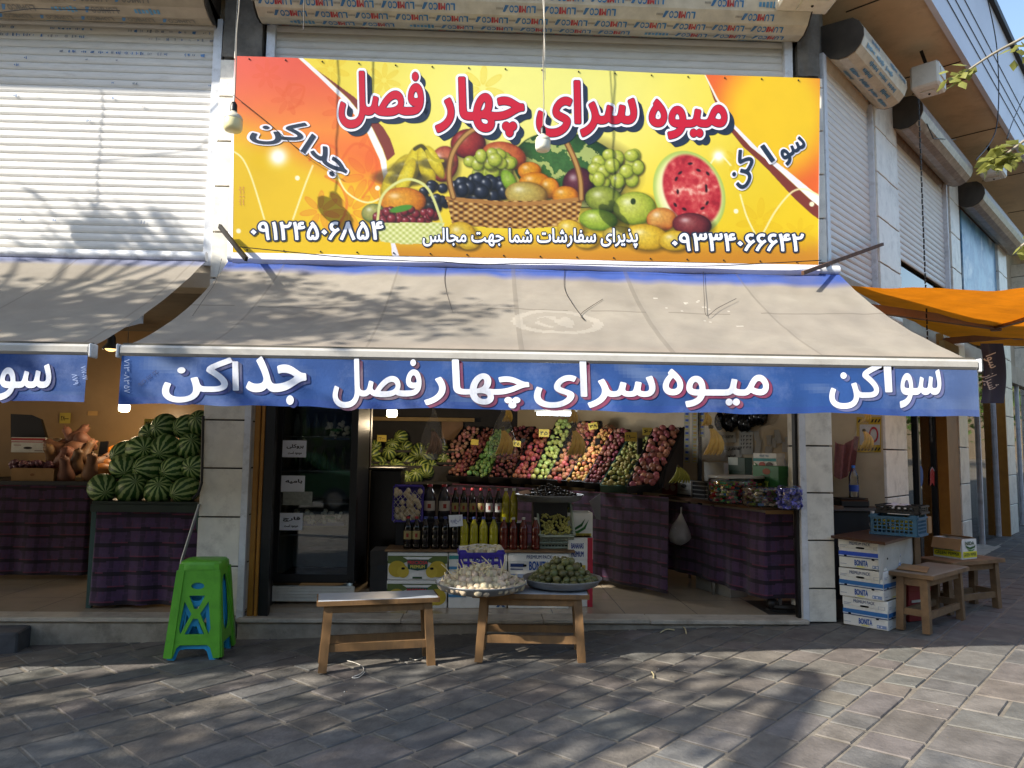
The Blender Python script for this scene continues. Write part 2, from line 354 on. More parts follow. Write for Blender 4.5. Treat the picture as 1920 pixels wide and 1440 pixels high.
while b < 9:
    kind = rnd.choice('LSLSM'); wd = {'L': .37, 'S': .2, 'M': .27}[kind]; a = -9.0 + rnd.uniform(0, .4)
    while a < 14:
        ln = {'L': rnd.choice((.38, .47, .31, .4)), 'S': rnd.choice((.23, .28, .23, .42)), 'M': rnd.choice((.32, .42, .24))}[kind]
        if seen(a, b):
            t = rnd.random()
            if kind == 'L' and t < .3: slab(a, a + ln, b, b + wd / 2); slab(a, a + ln, b + wd / 2, b + wd)
            elif kind == 'L' and t < .42: slab(a, a + ln / 2, b, b + wd); slab(a + ln / 2, a + ln, b, b + wd)
            else: slab(a, a + ln, b, b + wd)
        a += ln
    b += wd
M_pave = mat('stone_paving', attr=True, rough=.8, var=.3, scale=7, bump=.6, bscale=38, dirt=('4a443c', .5, 1.6))
tag(mb.build('pavement', M_pave), kind='structure')
mb = MB(); mb.box((0, -16.5, gz(0) - .02), (180, 7, .05)); M_road = mat('asphalt', '55534f', .9, var=.25, scale=3, bump=.3)
o = tag(mb.build('road', M_road), kind='structure'); o.rotation_euler = (0, -math.atan(GS), 0)

# ================================================================ the building
B = thing('shop_building', 'corner shop building with cream tiled pillars and white roller shutters above', 'building', (0, 0, 0))
def part(name, mb, mats, parent=B): return mb.build(name, mats, parent)
def tiles(mb, x0, x1, z0, z1, y, dep, h=.42, first=None):      # a pillar clad in stacked tiles, grout between
    mb.mi = 1; mb.box(((x0 + x1) / 2, y + dep / 2 + .012, (z0 + z1) / 2), (x1 - x0 - .024, dep - .024, z1 - z0)); mb.mi = 0; z = z0
    while z < z1 - .02:
        zt = min(z + (first or h), z1); first = None
        mb.box(((x0 + x1) / 2 + rnd.uniform(-.002, .002), y + dep / 2, (z + zt) / 2 + .0), (x1 - x0, dep, zt - z - .012), bev=.004); z = zt
    return mb
ZT = 5.62                                   # underside of the eaves
# tiled pillars on the front
for x0, x1, zt, f in ((-2.24, -1.91, 4.74, .17), (2.66, 2.885, 4.74, .27)):
    part('tiled_pillar', tiles(MB(), x0, x1, gz(x0) + .01, zt, -.02, .36, .385, f), [M_tile, M_grout])
for x0, x1 in ((-2.225, -1.9), (2.67, 2.87)):
    mb = MB(); mb.grid(lambda a, b_: Vector((x0 + (x1 - x0) * a, -.03 + .03 * noise.noise((a * 2, b_ * 3, x0)) + .012 * noise.noise((a * 9, b_ * 14, x0)), 4.75 + (ZT - 4.75) * b_)), 10, 30)
    mb.box(((x0 + x1) / 2, .2, (4.75 + ZT) / 2), (x1 - x0 - .004, .36, ZT - 4.75)); part('concrete_column', mb, M_conc)
# side pillars
SP = [(1.38, 2.1), (4.35, 4.85), (7.4, 8.1), (10.6, 11.2)]
for i, (s0, s1) in enumerate(SP):
    mb = MB(); mb.M = SIDE; mb.v = []
    sm = (s0 + s1) / 2; zb = gz(KX + sm * .7)
    tiles(mb, s0, sm - .02, zb, 5.2, -.02, .35, .46); tiles(mb, sm - .015, s1, zb, 5.2, -.015, .35, .46); part('tiled_pillar', mb, [M_tile, M_grout])
mb = MB(); mb.M = SIDE; mb.box((.1, .2, 5.2), (.18, .3, .8)); part('concrete_column', mb, M_conc)
# eaves: soffit and fascia, front and side
OV = .62; mb = MB()
kx = KX + OV * math.tan(R(22.5)); far = 24
def outer(s, off): return Vector((KX, 0, 0)) + SD * s + SN * off
cor = Vector((KX, 0, 0)) + Vector((math.tan(R(22.5)), -1, 0)) * OV
e1 = outer(far, OV); w1 = outer(far, -.3)
z = ZT
mb.quad((-12, -OV, z), (-12, .35, z), (KX - .1, .35, z), (w1.x, w1.y, z), (e1.x, e1.y, z), (cor.x, cor.y, z)); part('soffit', mb, M_soff)
mb = MB()
for s in (.6, 2.3, 2.75, 4.4, 6.4, 8.4): mb = MB(); mb.bar(outer(s, .02) + Vector((0, 0, z - .004)), outer(s, OV - .02) + Vector((0, 0, z - .004)), .012, .006); part('soffit_joint', mb, M_dark)
FT = sR(1880, 60, .66)[1]; mb = MB(); d = .05
o1 = Vector((-12, -OV - d, 0)); c0 = Vector((KX, 0, 0)) + Vector((math.tan(R(22.5)), -1, 0)) * (OV + d); e2 = outer(far, OV + d)
for a_, b_ in ((o1, c0), (c0, e2)): mb.quad((a_.x, a_.y, z - .03), (b_.x, b_.y, z - .03), (b_.x, b_.y, FT), (a_.x, a_.y, FT))
for a_, b_, p, q in ((o1, c0, Vector((-12, -OV, 0)), cor), (c0, e2, cor, e1)): mb.quad((a_.x, a_.y, z - .03), (p.x, p.y, z - .03), (q.x, q.y, z - .03), (b_.x, b_.y, z - .03))
part('fascia', mb, M_fasc)
mb = MB()
for zz in (z + .25, z + .42, z + .62):
    if zz < FT - .05: mb = MB(); mb.bar(c0 + Vector((.002, -.003, zz)), e2 + Vector((.002, -.003, zz)), .006, .008); part('fascia_joint', mb, M_steel)
mb = MB(); mb.bar(c0 + Vector((0, 0, FT + .03)), e2 + Vector((0, 0, FT + .03)), .1, .09); mb.bar(o1 + Vector((0, 0, FT + .03)), c0 + Vector((0, 0, FT + .03)), .1, .09); part('roof_edge', mb, M_steel)
mb = MB(); mb.quad((-12, -OV, FT - .02), (cor.x, cor.y, FT - .02), (e1.x, e1.y, FT - .02), (-12, 20, FT - .02)); part('roof', mb, M_conc)
# walls that close the upper floor and the rooms
mb = MB(); mb.box((-4.6, .36, 4.3), (15.2, .1, 2.7)); mb.M = SIDE; mb.box((8, .36, 4.3), (16, .1, 2.7)); part('upper_wall', mb, M_wall)

def shutter(name, M, x0, x1, z0, z1, pitch, m, rail, parent=B):
    """slatted curtain in a wall plane (local x along, -y out)"""
    mb = MB(); mb.M = M; n = int((z1 - z0) / pitch); vs = []; fs = []; prof = [(0, .009), (.08, .002), (.3, -.003), (.6, -.0035), (.9, .001), (1, .009)]
    k = len(prof)
    for i in range(n):
        o = len(vs)
        for t, y in prof:
            for x in (x0, x1): vs.append((x, y + .05, z0 + (i + t) * pitch))
        for q in range(k - 1): fs.append((o + 2 * q, o + 2 * q + 1, o + 2 * q + 3, o + 2 * q + 2))
    mb.add(vs, fs, False)
    s = part(name, mb, m, parent)
    for x in (x0 - .02, x1 + .02):
        r_ = MB(); r_.M = M; r_.box((x, .03, (z0 + z1) / 2), (.07, .06, z1 - z0)); part('side_rail', r_, rail, s)
    return s
I4 = Matrix()
s1 = shutter('roller_shutter', I4, -12, -2.3, 2.98, 5.1, .066, M_shut, M_alu)
s2 = shutter('roller_shutter', I4, -1.82, 2.58, 2.98, 5.1, .066, M_shut, M_alu)
s3 = shutter('roller_shutter', SIDE, .1, 1.36, 2.95, 5.0, .066, M_shut, M_alu)
s4 = shutter('roller_shutter', SIDE, 2.12, 4.28, 3.62, 5.0, .066, M_shut, M_alu)
def scraps(par, M, rows, x0, x1, pal, dens, gap):
    mb = MB(); mb.M = M
    for z, d_ in rows:
        x = x0
        while x < x1:
            w_ = rnd.uniform(.012, .05)
            if rnd.random() < d_ * dens and noise.noise((x * 1.7, z * 9, 1)) > -.15 * d_:
                mb.col = col_jit(rnd.choice(pal), .2); n_ = rnd.randint(1, 3)
                for q in range(n_):
                    h = rnd.uniform(.008, .03); xx = x + q * w_ / n_; y = .038
                    mb.quad((xx, y, z - h / 2), (xx + w_ / n_ * .6, y, z - h / 2 + rnd.uniform(-.004, .004)), (xx + w_ / n_ * rnd.uniform(.4, .8), y, z + h / 2), (xx + rnd.uniform(-.004, .004), y, z + h / 2 - rnd.uniform(0, .008)))
            x += w_ + rnd.uniform(.005, gap)
    return part('lettering', mb, M_scrap, par)  # remnants of printed film left on the slats, no readable letters
zr = lambda k: 2.98 + .066 * (k + .5)
scraps(s1, I4, [(zr(30), 1.6), (zr(29), 1.5), (zr(27), 1.3), (zr(26), .3), (zr(25), .25), (zr(23), .6), (zr(21), .35), (zr(20), .1), (zr(18), .12), (zr(16), .1), (zr(8), .08), (zr(5), .15), (zr(1), .3), (zr(0), 1.1)], -6.4, -2.35, ['4a78b0', '5b86b8', '8d94a0', '3f6fae', 'a8aab0'], .75, .05)
# roller housings with printed film
M_print = mat('film_print', attr=True, rough=.4, var=.1, scale=20)
def housing(M, x0, x1, zc, rad, yc, name, word, cols, parent, mfilm, gap=.33, up=True):
    mb = MB(); mb.M = M; n = 9; pts = []
    for i in range(n + 1):
        a = R(60 - 210 * i / n); pts.append((yc - rad * math.cos(a), zc + rad * math.sin(a)))
    pts.append((.05, zc - rad * 1.02))
    for i in range(len(pts) - 1):
        (ya, za), (yb, zb) = pts[i], pts[i + 1]; mb.quad((x0, ya, za), (x0, yb, zb), (x1, yb, zb), (x1, ya, za))
    h = part('roller_housing', mb, mfilm, parent)
    for x in (x0 - .012, x1 + .012): e = MB(); e.M = M; e.slab([(x, y, z_) for y, z_ in pts] + [(x, .06, zc + rad)], (1, 0, 0), .006); part('end_plate', e, mat('grey_end_plate', '45403a', .6, .2, var=.3), h)
    t = MB(); t.M = M
    for i in range(2, n - 0):
        (ya, za), (yb, zb) = pts[i], pts[i + 1]; d_ = Vector((0, yb - ya, zb - za)); L_ = d_.length; d_.normalize(); nn = Vector((0, d_.z, -d_.y)); nn = nn if nn.y < 0 or nn.z < 0 else -nn
        nn = Vector((0, (ya + yb) / 2 - yc, (za + zb) / 2 - zc)).normalized()
        x = x0 + .05 + rnd.uniform(0, .2)
        while x < x1 - gap:
            if word and rnd.random() < .85:
                def to3(a, b_): return Vector((x + (.2 - a), 0, 0)) + Vector((0, ya, za)) + d_ * (L_ * .5 - b_) + nn * .004
                xx = .0
                for ch, cc in zip(word, cols):
                    t.col = srgb(cc); wch = .034 if ch not in 'I' else .014; write(t, ch, (xx, -L_ * .27, xx + wch, L_ * .27), to3, bold=.03, res=2); xx += wch + .006
                t.col = srgb('3f6f9a'); t.add([to3(*p) for p in ((xx + .0, L_ * .28), (xx + .03, -L_ * .25), (xx + .05, -L_ * .25), (xx + .03, L_ * .28))], [(0, 1, 2, 3)])
                for q in range(5): t.col = srgb('8f887c'); t.add([to3(*p) for p in ((xx + .05 + q * .011, -.008), (xx + .057 + q * .011, -.008), (xx + .057 + q * .011, .008), (xx + .05 + q * .011, .008))], [(0, 1, 2, 3)])
            elif rnd.random() < .7:
                for q in range(7):
                    t.col = col_jit('4f86a8', .3); a_ = x + q * .03; hh = L_ * rnd.uniform(.12, .3)
                    p0 = Vector((a_, ya, za)) + d_ * L_ * .5 + nn * .004; t.quad(p0 - d_ * hh, p0 - d_ * hh + Vector((.02, 0, 0)), p0 + d_ * hh + Vector((.022, 0, 0)), p0 + d_ * hh)
            x += gap
    part('lettering', t, M_print, h); return h
housing(I4, -1.9, 2.66, 5.27, .24, -.12, 'h', 'LUMICO', ['2f74a8', '2f74a8', 'b23a3f', 'b23a3f', '2f74a8', '2f74a8'], s2, M_film)
housing(I4, -12, -2.3, 5.24, .24, -.12, 'h', 'LUMICO', ['6e675c'] * 6, s1, mat('brown_film', '958670', .4, var=.2, scale=6))
M_film2 = mat('silver_film', '86796c', .3, var=.3, scale=14, dirt=('c2b8aa', .6, 10))
housing(SIDE, .16, 1.42, 5.12, .18, -.13, 'h', '', [], s3, M_film, .26)
housing(SIDE, 2.0, 4.25, 5.1, .18, -.13, 'h', None, [], s4, M_film2, 9)
housing(SIDE, 4.95, 8.2, 5.0, .18, -.13, 'h', None, [], B, M_film2, 9)

# ---------------------------------------------------------------- ground floor shell
def wall(name, pts, z0, z1, m, parent=B):
    mb = MB()
    for (xa, ya), (xb, yb) in zip(pts, pts[1:]): mb.quad((xa, ya, z0), (xb, yb, z0), (xb, yb, z1), (xa, ya, z1))
    return part(name, mb, m, parent)
YB = 4.25
PA = Vector((KX, 0, 0)) + SD * 1.36; PB = Vector((.48, YB, 0))
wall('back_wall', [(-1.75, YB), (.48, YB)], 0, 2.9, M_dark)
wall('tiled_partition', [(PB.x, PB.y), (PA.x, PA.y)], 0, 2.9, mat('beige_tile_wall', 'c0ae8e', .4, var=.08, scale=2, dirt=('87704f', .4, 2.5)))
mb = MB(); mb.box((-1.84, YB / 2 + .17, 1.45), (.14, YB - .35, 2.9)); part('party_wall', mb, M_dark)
wall('left_shop_wall', [(-12, 2.6), (-1.92, 2.6)], 0, 2.9, M_tanw)
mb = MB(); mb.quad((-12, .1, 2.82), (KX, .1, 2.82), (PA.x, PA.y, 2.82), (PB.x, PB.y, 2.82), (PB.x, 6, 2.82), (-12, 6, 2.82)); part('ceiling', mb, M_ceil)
mb = MB(); mb.box((-4.6, .15, 2.95), (14.9, .25, .3)); mb.M = SIDE; mb.box((.7, .15, 2.95), (1.4, .25, .3)); mb.box((8.1, .15, 2.9), (12, .2, .3)); part('lintel', mb, M_wall)
# shop floor and the marble step
mb = MB(); q = .6; g = .003
mb.mi = 1; mb.quad((-12, -.02, FLOOR - .003), (KX, -.02, FLOOR - .003), (PA.x, PA.y, FLOOR - .003), (PB.x, YB, FLOOR - .003), (-12, YB, FLOOR - .003)); mb.mi = 0
for i in range(-20, 7):
    for j in range(0, 8):
        x, y = i * q, .14 + j * q
        if x + q < KX + max(0, y) * .3 and x + y < 5.4: mb.quad((x + g, y + g, FLOOR), (x + q - g, y + g, FLOOR), (x + q - g, y + q - g, FLOOR), (x + g, y + q - g, FLOOR))
tag(mb.build('shop_floor', [M_floor, M_grout]), kind='structure')
mb = MB()
for x0, x1 in ((-12, -4.2), (-4.196, -1.92), (-1.89, -.62), (-.616, .5), (.504, 1.35), (1.354, 2.64)): mb.box(((x0 + x1) / 2, .03, FLOOR - .012 + rnd.uniform(-.002, .002)), (x1 - x0, .22, .034), bev=.006)
part('marble_step', mb, M_marble)
mb = MB()
for x0, x1 in ((-12, -1.92), (-1.89, .52), (.525, 2.64)):
    mb.grid(lambda a, b_: Vector((x0 + (x1 - x0) * a, -.05 + .006 * noise.noise((a * 30, b_ * 3, 2)), -.3 + (FLOOR - .03 + .3) * b_)), 60, 6)
part('step_riser', mb, M_stone)
mb = MB(); mb.box((2.55, .3, .08), (.3, .6, .1)); 
# door jambs of the main shop
for x in (-1.885, 2.635): mb = MB(); mb.box((x, .0, 1.6), (.05, .06, 2.9)); part('white_jamb', mb, M_alu)
for x, w_ in ((-1.815, .045), (-1.77, .025)): mb = MB(); mb.box((x, .04 if w_ > .03 else .02, 1.5), (w_, .08 if w_ > .03 else .05, 2.66), bev=.006); part('ochre_jamb', mb, M_orng)
for x, w_ in ((2.6, .025), (-1.715, .075)): mb = MB(); mb.box((x, .04, 1.5), (w_, .06, 2.66)); part('dark_jamb', mb, M_black)
# rooms beyond the side front: glazed shop fronts
for k, (a_, b_) in enumerate(((2.12, 3.7), (4.9, 7.3), (8.15, 10.5))):
    mb = MB(); mb.M = SIDE; mb.box(((a_ + b_) / 2, .12, 1.6), (b_ - a_, .008, 2.75)); g_ = part('shop_window', mb, M_glass)
    mb = MB(); mb.M = SIDE
    for x in (a_ + .03, (a_ + b_) / 2, b_ - .03): mb.box((x, .12, 1.6), (.06, .07, 2.75))
    mb.box(((a_ + b_) / 2, .12, 2.95), (b_ - a_, .07, .08)); part('window_frame', mb, M_alu if k else M_black, g_)
mb = MB(); mb.M = SIDE; mb.box((4.02, .05, 1.6), (.58, .12, 2.75)); part('ochre_panel', mb, mat('tan_panel', '8a6238', .5, var=.15))
for x in (3.72, 7.34): mb = MB(); mb.M = SIDE; mb.box((x, .04, 1.6), (.05, .14, 2.75)); part('ochre_jamb', mb, M_orng)
mb = MB(); mb.M = SIDE; mb.box((8, .02, FLOOR + .02), (12, .3, .14)); part('marble_step', mb, M_marble)
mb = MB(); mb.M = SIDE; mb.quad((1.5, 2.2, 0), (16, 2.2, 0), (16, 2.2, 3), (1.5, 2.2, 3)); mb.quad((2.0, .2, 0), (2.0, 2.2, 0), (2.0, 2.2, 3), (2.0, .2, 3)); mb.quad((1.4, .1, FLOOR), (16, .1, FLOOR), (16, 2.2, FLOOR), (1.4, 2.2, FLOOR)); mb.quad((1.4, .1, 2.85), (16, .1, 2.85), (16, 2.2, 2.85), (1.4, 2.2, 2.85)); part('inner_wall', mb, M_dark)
mb = MB(); mb.M = SIDE; mb.box((3.0, .16, .72), (1.4, .01, 1.0)); part('blue_door_panel', mb, mat('navy_panel', '1c2350', .35))
# glass under the half raised side shutter, poster window further on
mb = MB(); mb.M = SIDE; mb.box((3.2, .1, 3.3), (2.16, .008, .64)); part('upper_window', mb, M_glass)
mb = MB(); mb.M = SIDE; mb.box((6.3, .03, 4.0), (2.3, .02, 1.75)); part('poster', mb, mat('blue_poster', rough=.3, cols=('6fa3c8', 'c9dbe6', '8ab6d2', '4d86b2'), scale=1.6))

# ================================================================ awnings
def gridc(mb, fn, cf, nu, nv):
    o = len(mb.v); vs = [fn(i / nu, j / nv) for j in range(nv + 1) for i in range(nu + 1)]; mb.v += [tuple(p) for p in vs]
    for j in range(nv):
        for i in range(nu):
            a = o + j * (nu + 1) + i; mb.f.append([a, a + 1, a + nu + 2, a + nu + 1]); mb.m.append(0); mb.sm.append(True); mb.c.append(cf((i + .5) / nu, (j + .5) / nv))
def lerp(a, b, t): t = min(1, max(0, t)); return tuple(x + (y - x) * t for x, y in zip(a, b))
M_canvas = translucent('faded_canvas', 'b0a698', .33, attr=True, rough=.85, var=.1, scale=3, bump=.15, bscale=60, dirt=('8b8378', .35, 2.5))
M_val = mat('valance_cloth', attr=True, rough=.75, var=.16, scale=3, bump=.1, bscale=80, dirt=('7f8fb5', .35, 3.5))
M_paint = mat('sign_paint', attr=True, rough=.6, var=.06, scale=12, dirt=('8f8f92', .65, 7), stretch=(1, 1, .3))
BLUE = srgb('4560ac'); CANV = srgb('aaa294'); CANV2 = srgb('9a9287')
YV = -1.75
def awning(x0, x1, label, ring, blue):
    A = thing('awning', label, 'awning', ((x0 + x1) / 2, -.9, 2.5), 0, None)
    def fab(a, b):
        x = x0 + (x1 - x0) * a; sag = .075 * 4 * b * (1 - b) + .012 * math.sin(a * 9 + 1) * b * (1 - b) * 4 + .01 * noise.noise((a * 14, b * 2, x0)) + .005 * noise.noise((a * 40 + b * 6, b * 7, x0)) - .003 * math.exp(-((a * 5.02 / .92) % 1 - .5) ** 2 * 900)
        pull = .018 * math.sin(math.pi * b) * (1 if a < .5 else -1) * max(0, abs(a - .5) * 2 - .9) * 10
        return Vector((x + pull, -.05 - 1.68 * b, 3.03 - .955 * b - sag))
    def cf(a, b):
        n = noise.noise((a * 22, b * 3, 5)); n2 = noise.noise((a * 3, b * 5, 9)); c = lerp(CANV, CANV2, .5 + .6 * n2)
        if b > .88: c = lerp(c, srgb('b0a090'), (b - .88) * 6)
        e = .075 + .03 * n + .05 * a
        c = lerp(BLUE, c, (b - e) / .06) if blue else lerp(srgb('8c92b0'), c, (b - e * .5) / .04)
        if abs((a * (x1 - x0) / .92) % 1 - .5) < .012: c = lerp(c, srgb('6f685e'), .35)
        w_ = noise.noise((a * 7, b * 2.5, 21)) + .5 * noise.noise((a * 18, b * 6, 2))
        c = lerp(c, srgb('6f675a'), max(0, min(.25, (w_ - .2) * .7)))
        if ring:
            d = math.hypot((a - .512) / .062, (b - .62) / .14)
            if .78 < d < 1.0 or (d < .5 and noise.noise((a * 60, b * 12, 3)) > .05): c = lerp(c, srgb('c9c1b3'), .4)
            k = noise.noise((a * 45 + b * 14, b * 16, 11)) + .5 * noise.noise((a * 120, b * 60, 2))
            if .62 < a < .78 and .3 < b < .62 and k > .6: c = lerp(c, srgb('dcd6c9'), .6)
            if abs(b - .47 - .02 * math.sin(a * 5)) < .004: c = lerp(c, srgb('6f675c'), .5)
        return c
    mb = MB(); gridc(mb, fab, cf, int((x1 - x0) * 60), 90); mb.build('canvas', M_canvas, A)
    mb = MB(); mb.box(((x0 + x1) / 2, YV - .01, 2.045), (x1 - x0 + .02, .07, .062), bev=.015); fb = mb.build('front_bar', mat('bar_white', 'b5b2ab', .45, var=.06, dirt=('8d877c', .5, 8)), A)
    mb = MB(); mb.box(((x0 + x1) / 2, YV + .005, 2.083), (x1 - x0, .03, .014)); mb.build('bar_seam', mat('seam', '5c584f', .8), fb)
    for x in (x0 - .012, x1 + .012): mb = MB(); mb.box((x, YV - .01, 2.04), (.012, .085, .08), bev=.005); mb.build('bar_cap', M_alu, fb)
    mb = MB(); mb.tube([(x0, -.09, 3.03), (x1, -.09, 3.03)], .04, 10); mb.build('roller_tube', M_alu, A)
    for x in (x0 + .5, x1 - .5):
        mb = MB(); mb.bar((x, -.08, 2.8), (x + (.35 if x < 0 else -.35), -.85, 2.38), .04, .06); mb.bar((x + (.35 if x < 0 else -.35), -.85, 2.38), (x, YV + .04, 2.03), .035, .05); mb.build('folding_arm', M_alu, A)
    return A
def wave(x, z): k = max(0, (2.0 - z) / .28); return k * (.008 * math.sin(x * 5.3) + .006 * math.sin(x * 13 + 1) + .003 * math.sin(x * 31)) - .01 * k
def valance(A, x0, x1, zt, zb):
    mb = MB()
    def cf(a, b):
        x = x0 + (x1 - x0) * a; n = noise.noise((x * 1.2, b * 1.5, 4)); n2 = noise.noise((x * 3 - b, b * 2 + x, 8))
        c = lerp(srgb('1a3b74'), srgb('254e8c'), .5 + n); c = lerp(c, srgb('64789a'), max(0, n2 - .25) * 1.2)
        if x > 2.2: c = lerp(c, srgb('74839e'), (x - 2.2) * .5 + max(0, n2) * .4)
        if b > .88 or abs(b - .06) < .02: c = lerp(c, srgb('223a86'), .35)
        return c
    gridc(mb, lambda a, b: Vector((x0 + (x1 - x0) * a, YV - .035 + wave(x0 + (x1 - x0) * a, zt + (zb - zt) * b), zt + (zb - zt) * b + (.004 * math.sin(a * 40) + .004 * math.sin(a * 17) + .005 * noise.noise((a * 30, 1, 2))) * b)), cf, int((x1 - x0) * 40), 14)
    return mb.build('valance', M_val, A)
def vmap(lift):
    def f(u, v): p = onY(u, v, YV - .036); p.y += wave(p.x, p.z) - lift; return p
    return f
def letter(par, t, box, side, bold=.012, rot=0, main='dfe3ee'):
    mb = MB()
    if side:
        mb.col = srgb(side)
        for k in (2, 4, 6): write(mb, t, box, vmap(.002), bold=bold, shift=(k, k * .75), rot=rot, off=.008)
    mb.col = srgb(main); write(mb, t, box, vmap(.005), bold=bold, rot=rot); return mb.build('lettering', M_paint, par)
A1 = awning(-2.075, 2.945, 'long grey awning with white Persian lettering over the main shop front', True, True)
V1 = valance(A1, -2.065, 2.94, 2.012, 1.735)
for t, b_, c_ in (('جد', (463, 670, 575, 758), '1c2b66'), ('ا', (437, 678, 449, 732), '1c2b66'), ('کن', (306, 671, 436, 754), '1c2b66'), ('فصل', (625, 674, 790, 764), '54304a'), ('چهار', (797, 675, 991, 765), '6b3350'),
                  ('سرای', (1002, 678, 1227, 764), '7a3352'), ('میـوه', (1243, 692, 1440, 763), '7a3352'), ('سو', (1687, 693, 1763, 764), '5d6390'), ('ا', (1657, 682, 1672, 735), '5d6390'), ('کن', (1554, 680, 1652, 766), '5d6390')):
    letter(V1, t, b_, c_, .018)
letter(V1, '۷۱۳-۸۳', (215, 692, 262, 702), None, 0, R(90), '8fa2cc'); letter(V1, '۵۷', (232, 725, 246, 735), None, 0, R(90), '8fa2cc'); letter(V1, '۰۹۱۲۶۰۶۱۲۰۲۳', (255, 706, 300, 714), None, 0, R(-38), '17265a')
A0 = awning(-12, -2.25, 'grey awning of the neighbouring shop, cut off by the left edge', False, False)
V0 = valance(A0, -12, -2.255, 2.012, 1.745)
letter(V0, 'سو', (2, 683, 97, 750), '1c2b66', .018); letter(V0, 'ا', (-28, 676, -14, 735), '1c2b66', .018)
letter(V0, '۷۱۷-۱۷', (146, 695, 172, 704), None, 0, R(80), '8fa2cc'); letter(V0, '۸۷۹', (132, 706, 152, 716), None, 0, R(80), '8fa2cc')

# orange awning of the next shop, on the side front, seen from below
OA = thing('orange_awning', 'orange cloth awning on brown folding arms over the side front', 'awning', tuple(onR(1700, 600, .5)))
pa = onR(1588, 535, .06); pb = onR(1835, 648, .06); pc = hit(2060, 536, pa + SN * 1.9, SD); pd = hit(2300, 640, pb + SN * 1.9, SD)
mb = MB()
def of(a, b_):
    p = pa.lerp(pb, a).lerp(pc.lerp(pd, a), b_); return p + Vector((0, 0, -.03 * math.sin(math.pi * b_) - .07 * math.sin(math.pi * a) + .02 * noise.noise((a * 5 + b_ * 3, b_ * 4, 1)) + .01 * noise.noise((a * 14, b_ * 9, 1))))
mb.grid(of, 20, 30); mb.build('canvas', translucent('orange_cloth', 'd07a14', .55, rough=.8, var=.15, scale=4, bump=.3, bscale=12, dirt=('9a5a1a', .5, 3)), OA)
M_brn = mat('brown_bar', '8a6a55', .5, .1, var=.15)
for q in ((1622, 577, .1), (1770, 640, .1)):
    a_ = onR(*q); e_ = onR(q[0] + (245 if q[0] < 1700 else 138), q[1] + (34 if q[0] < 1700 else -12), .75); f_ = onR(q[0] + 420, q[1] - 20, 1.7)
    mb = MB(); mb.bar(a_, e_, .05, .075); mb.bar(e_, f_, .05, .07); mb.box(e_, (.09, .09, .1), R(45)); mb.build('folding_arm', M_brn, OA)

# ================================================================ printed banner
SB = thing('shop_banner', 'wide yellow fruit shop banner with red Persian title above the awning', 'sign', tuple(onY(985, 300, -.1)))
YS = -.14
NU, NV = 720, 258
TL, TR, BR, BL = (440, 105), (1537, 148), (1535, 497), (436, 473)
a_ = np.linspace(0, 1, NU + 1)[None, :]; b_ = np.linspace(0, 1, NV + 1)[:, None]
def bil(i): return (TL[i] * (1 - a_) + TR[i] * a_) * (1 - b_) + (BL[i] * (1 - a_) + BR[i] * a_) * b_
U, V = bil(0), bil(1)
def hx(h): return np.array([int(h[i:i + 2], 16) / 255 for i in (0, 2, 4)])
rs = np.random.RandomState(3)
def fbm(sx, sy, seed, o=4):
    r = np.random.RandomState(seed); out = 0
    for k in range(o):
        g = r.rand(24, 40); x = (U * sx * 2 ** k) % 38; y = (V * sy * 2 ** k) % 22; xi, yi = x.astype(int), y.astype(int); fx, fy = x - xi, y - yi; fx = fx * fx * (3 - 2 * fx); fy = fy * fy * (3 - 2 * fy)
        out = out + ((g[yi, xi] * (1 - fx) + g[yi, xi + 1] * fx) * (1 - fy) + (g[yi + 1, xi] * (1 - fx) + g[yi + 1, xi + 1] * fx) * fy) / 2 ** k
    return out / 1.9 - .5
IM = np.zeros(U.shape + (3,))
def put(m, c): 
    global IM
    c = hx(c) if isinstance(c, str) else c; m = np.clip(m, 0, 1)[..., None]; IM = IM * (1 - m) + c * m
def sm(x, a, b): t = np.clip((x - a) / (b - a), 0, 1); return t * t * (3 - 2 * t)
def ramp(t, cs):
    t = np.clip(t, 0, 1) * (len(cs) - 1); i = np.minimum(t.astype(int), len(cs) - 2); f = (t - i)[..., None]; A_ = np.array([hx(c) for c in cs]); return A_[i] * (1 - f) + A_[i + 1] * f
def loc(cx, cy, rx, ry, rot=0):
    c, s = math.cos(rot), math.sin(rot); x, y = U - cx, V - cy; return (x * c + y * s) / rx, (-x * s + y * c) / ry
def ell(cx, cy, rx, ry, rot=0, soft=1.5):
    x, y = loc(cx, cy, rx, ry, rot); d = np.sqrt(x * x + y * y); return np.clip((1 - d) * min(rx, ry) / soft + .5, 0, 1)
NA, NB = fbm(.16, .16, 5), fbm(.3, .3, 3)
def fruit(cx, cy, rx, ry, rot, cs, tex=0, hl=.5):        # printed picture of a round fruit: cs dark edge -> light
    x, y = loc(cx, cy, rx, ry, rot); d2 = np.clip(x * x + y * y, 0, 1); x0, y0 = (U - cx) / max(rx, ry), (V - cy) / max(rx, ry)
    t = np.sqrt(1 - d2) * .75 + .3 * (-.6 * x0 - .7 * y0)
    if tex: t = t + tex * fbm(.09, .09, int(cx))
    t = t + .09 * NA; q_ = np.sqrt(((U - cx - rx * .12) / (rx * 1.22)) ** 2 + ((V - cy - ry * .16) / (ry * 1.22)) ** 2); put(.6 * np.clip((1 - q_) * 3.2, 0, 1) * (V > 232), '2a2410')
    c = ramp(t, cs) * (.9 + .25 * NB[..., None]); put(ell(cx, cy, rx, ry, rot), c)
    if hl: put(hl * np.exp(-(((U - cx + rx * .35) / (rx * .22)) ** 2 + ((V - cy + ry * .4) / (ry * .2)) ** 2)), 'ffffff')
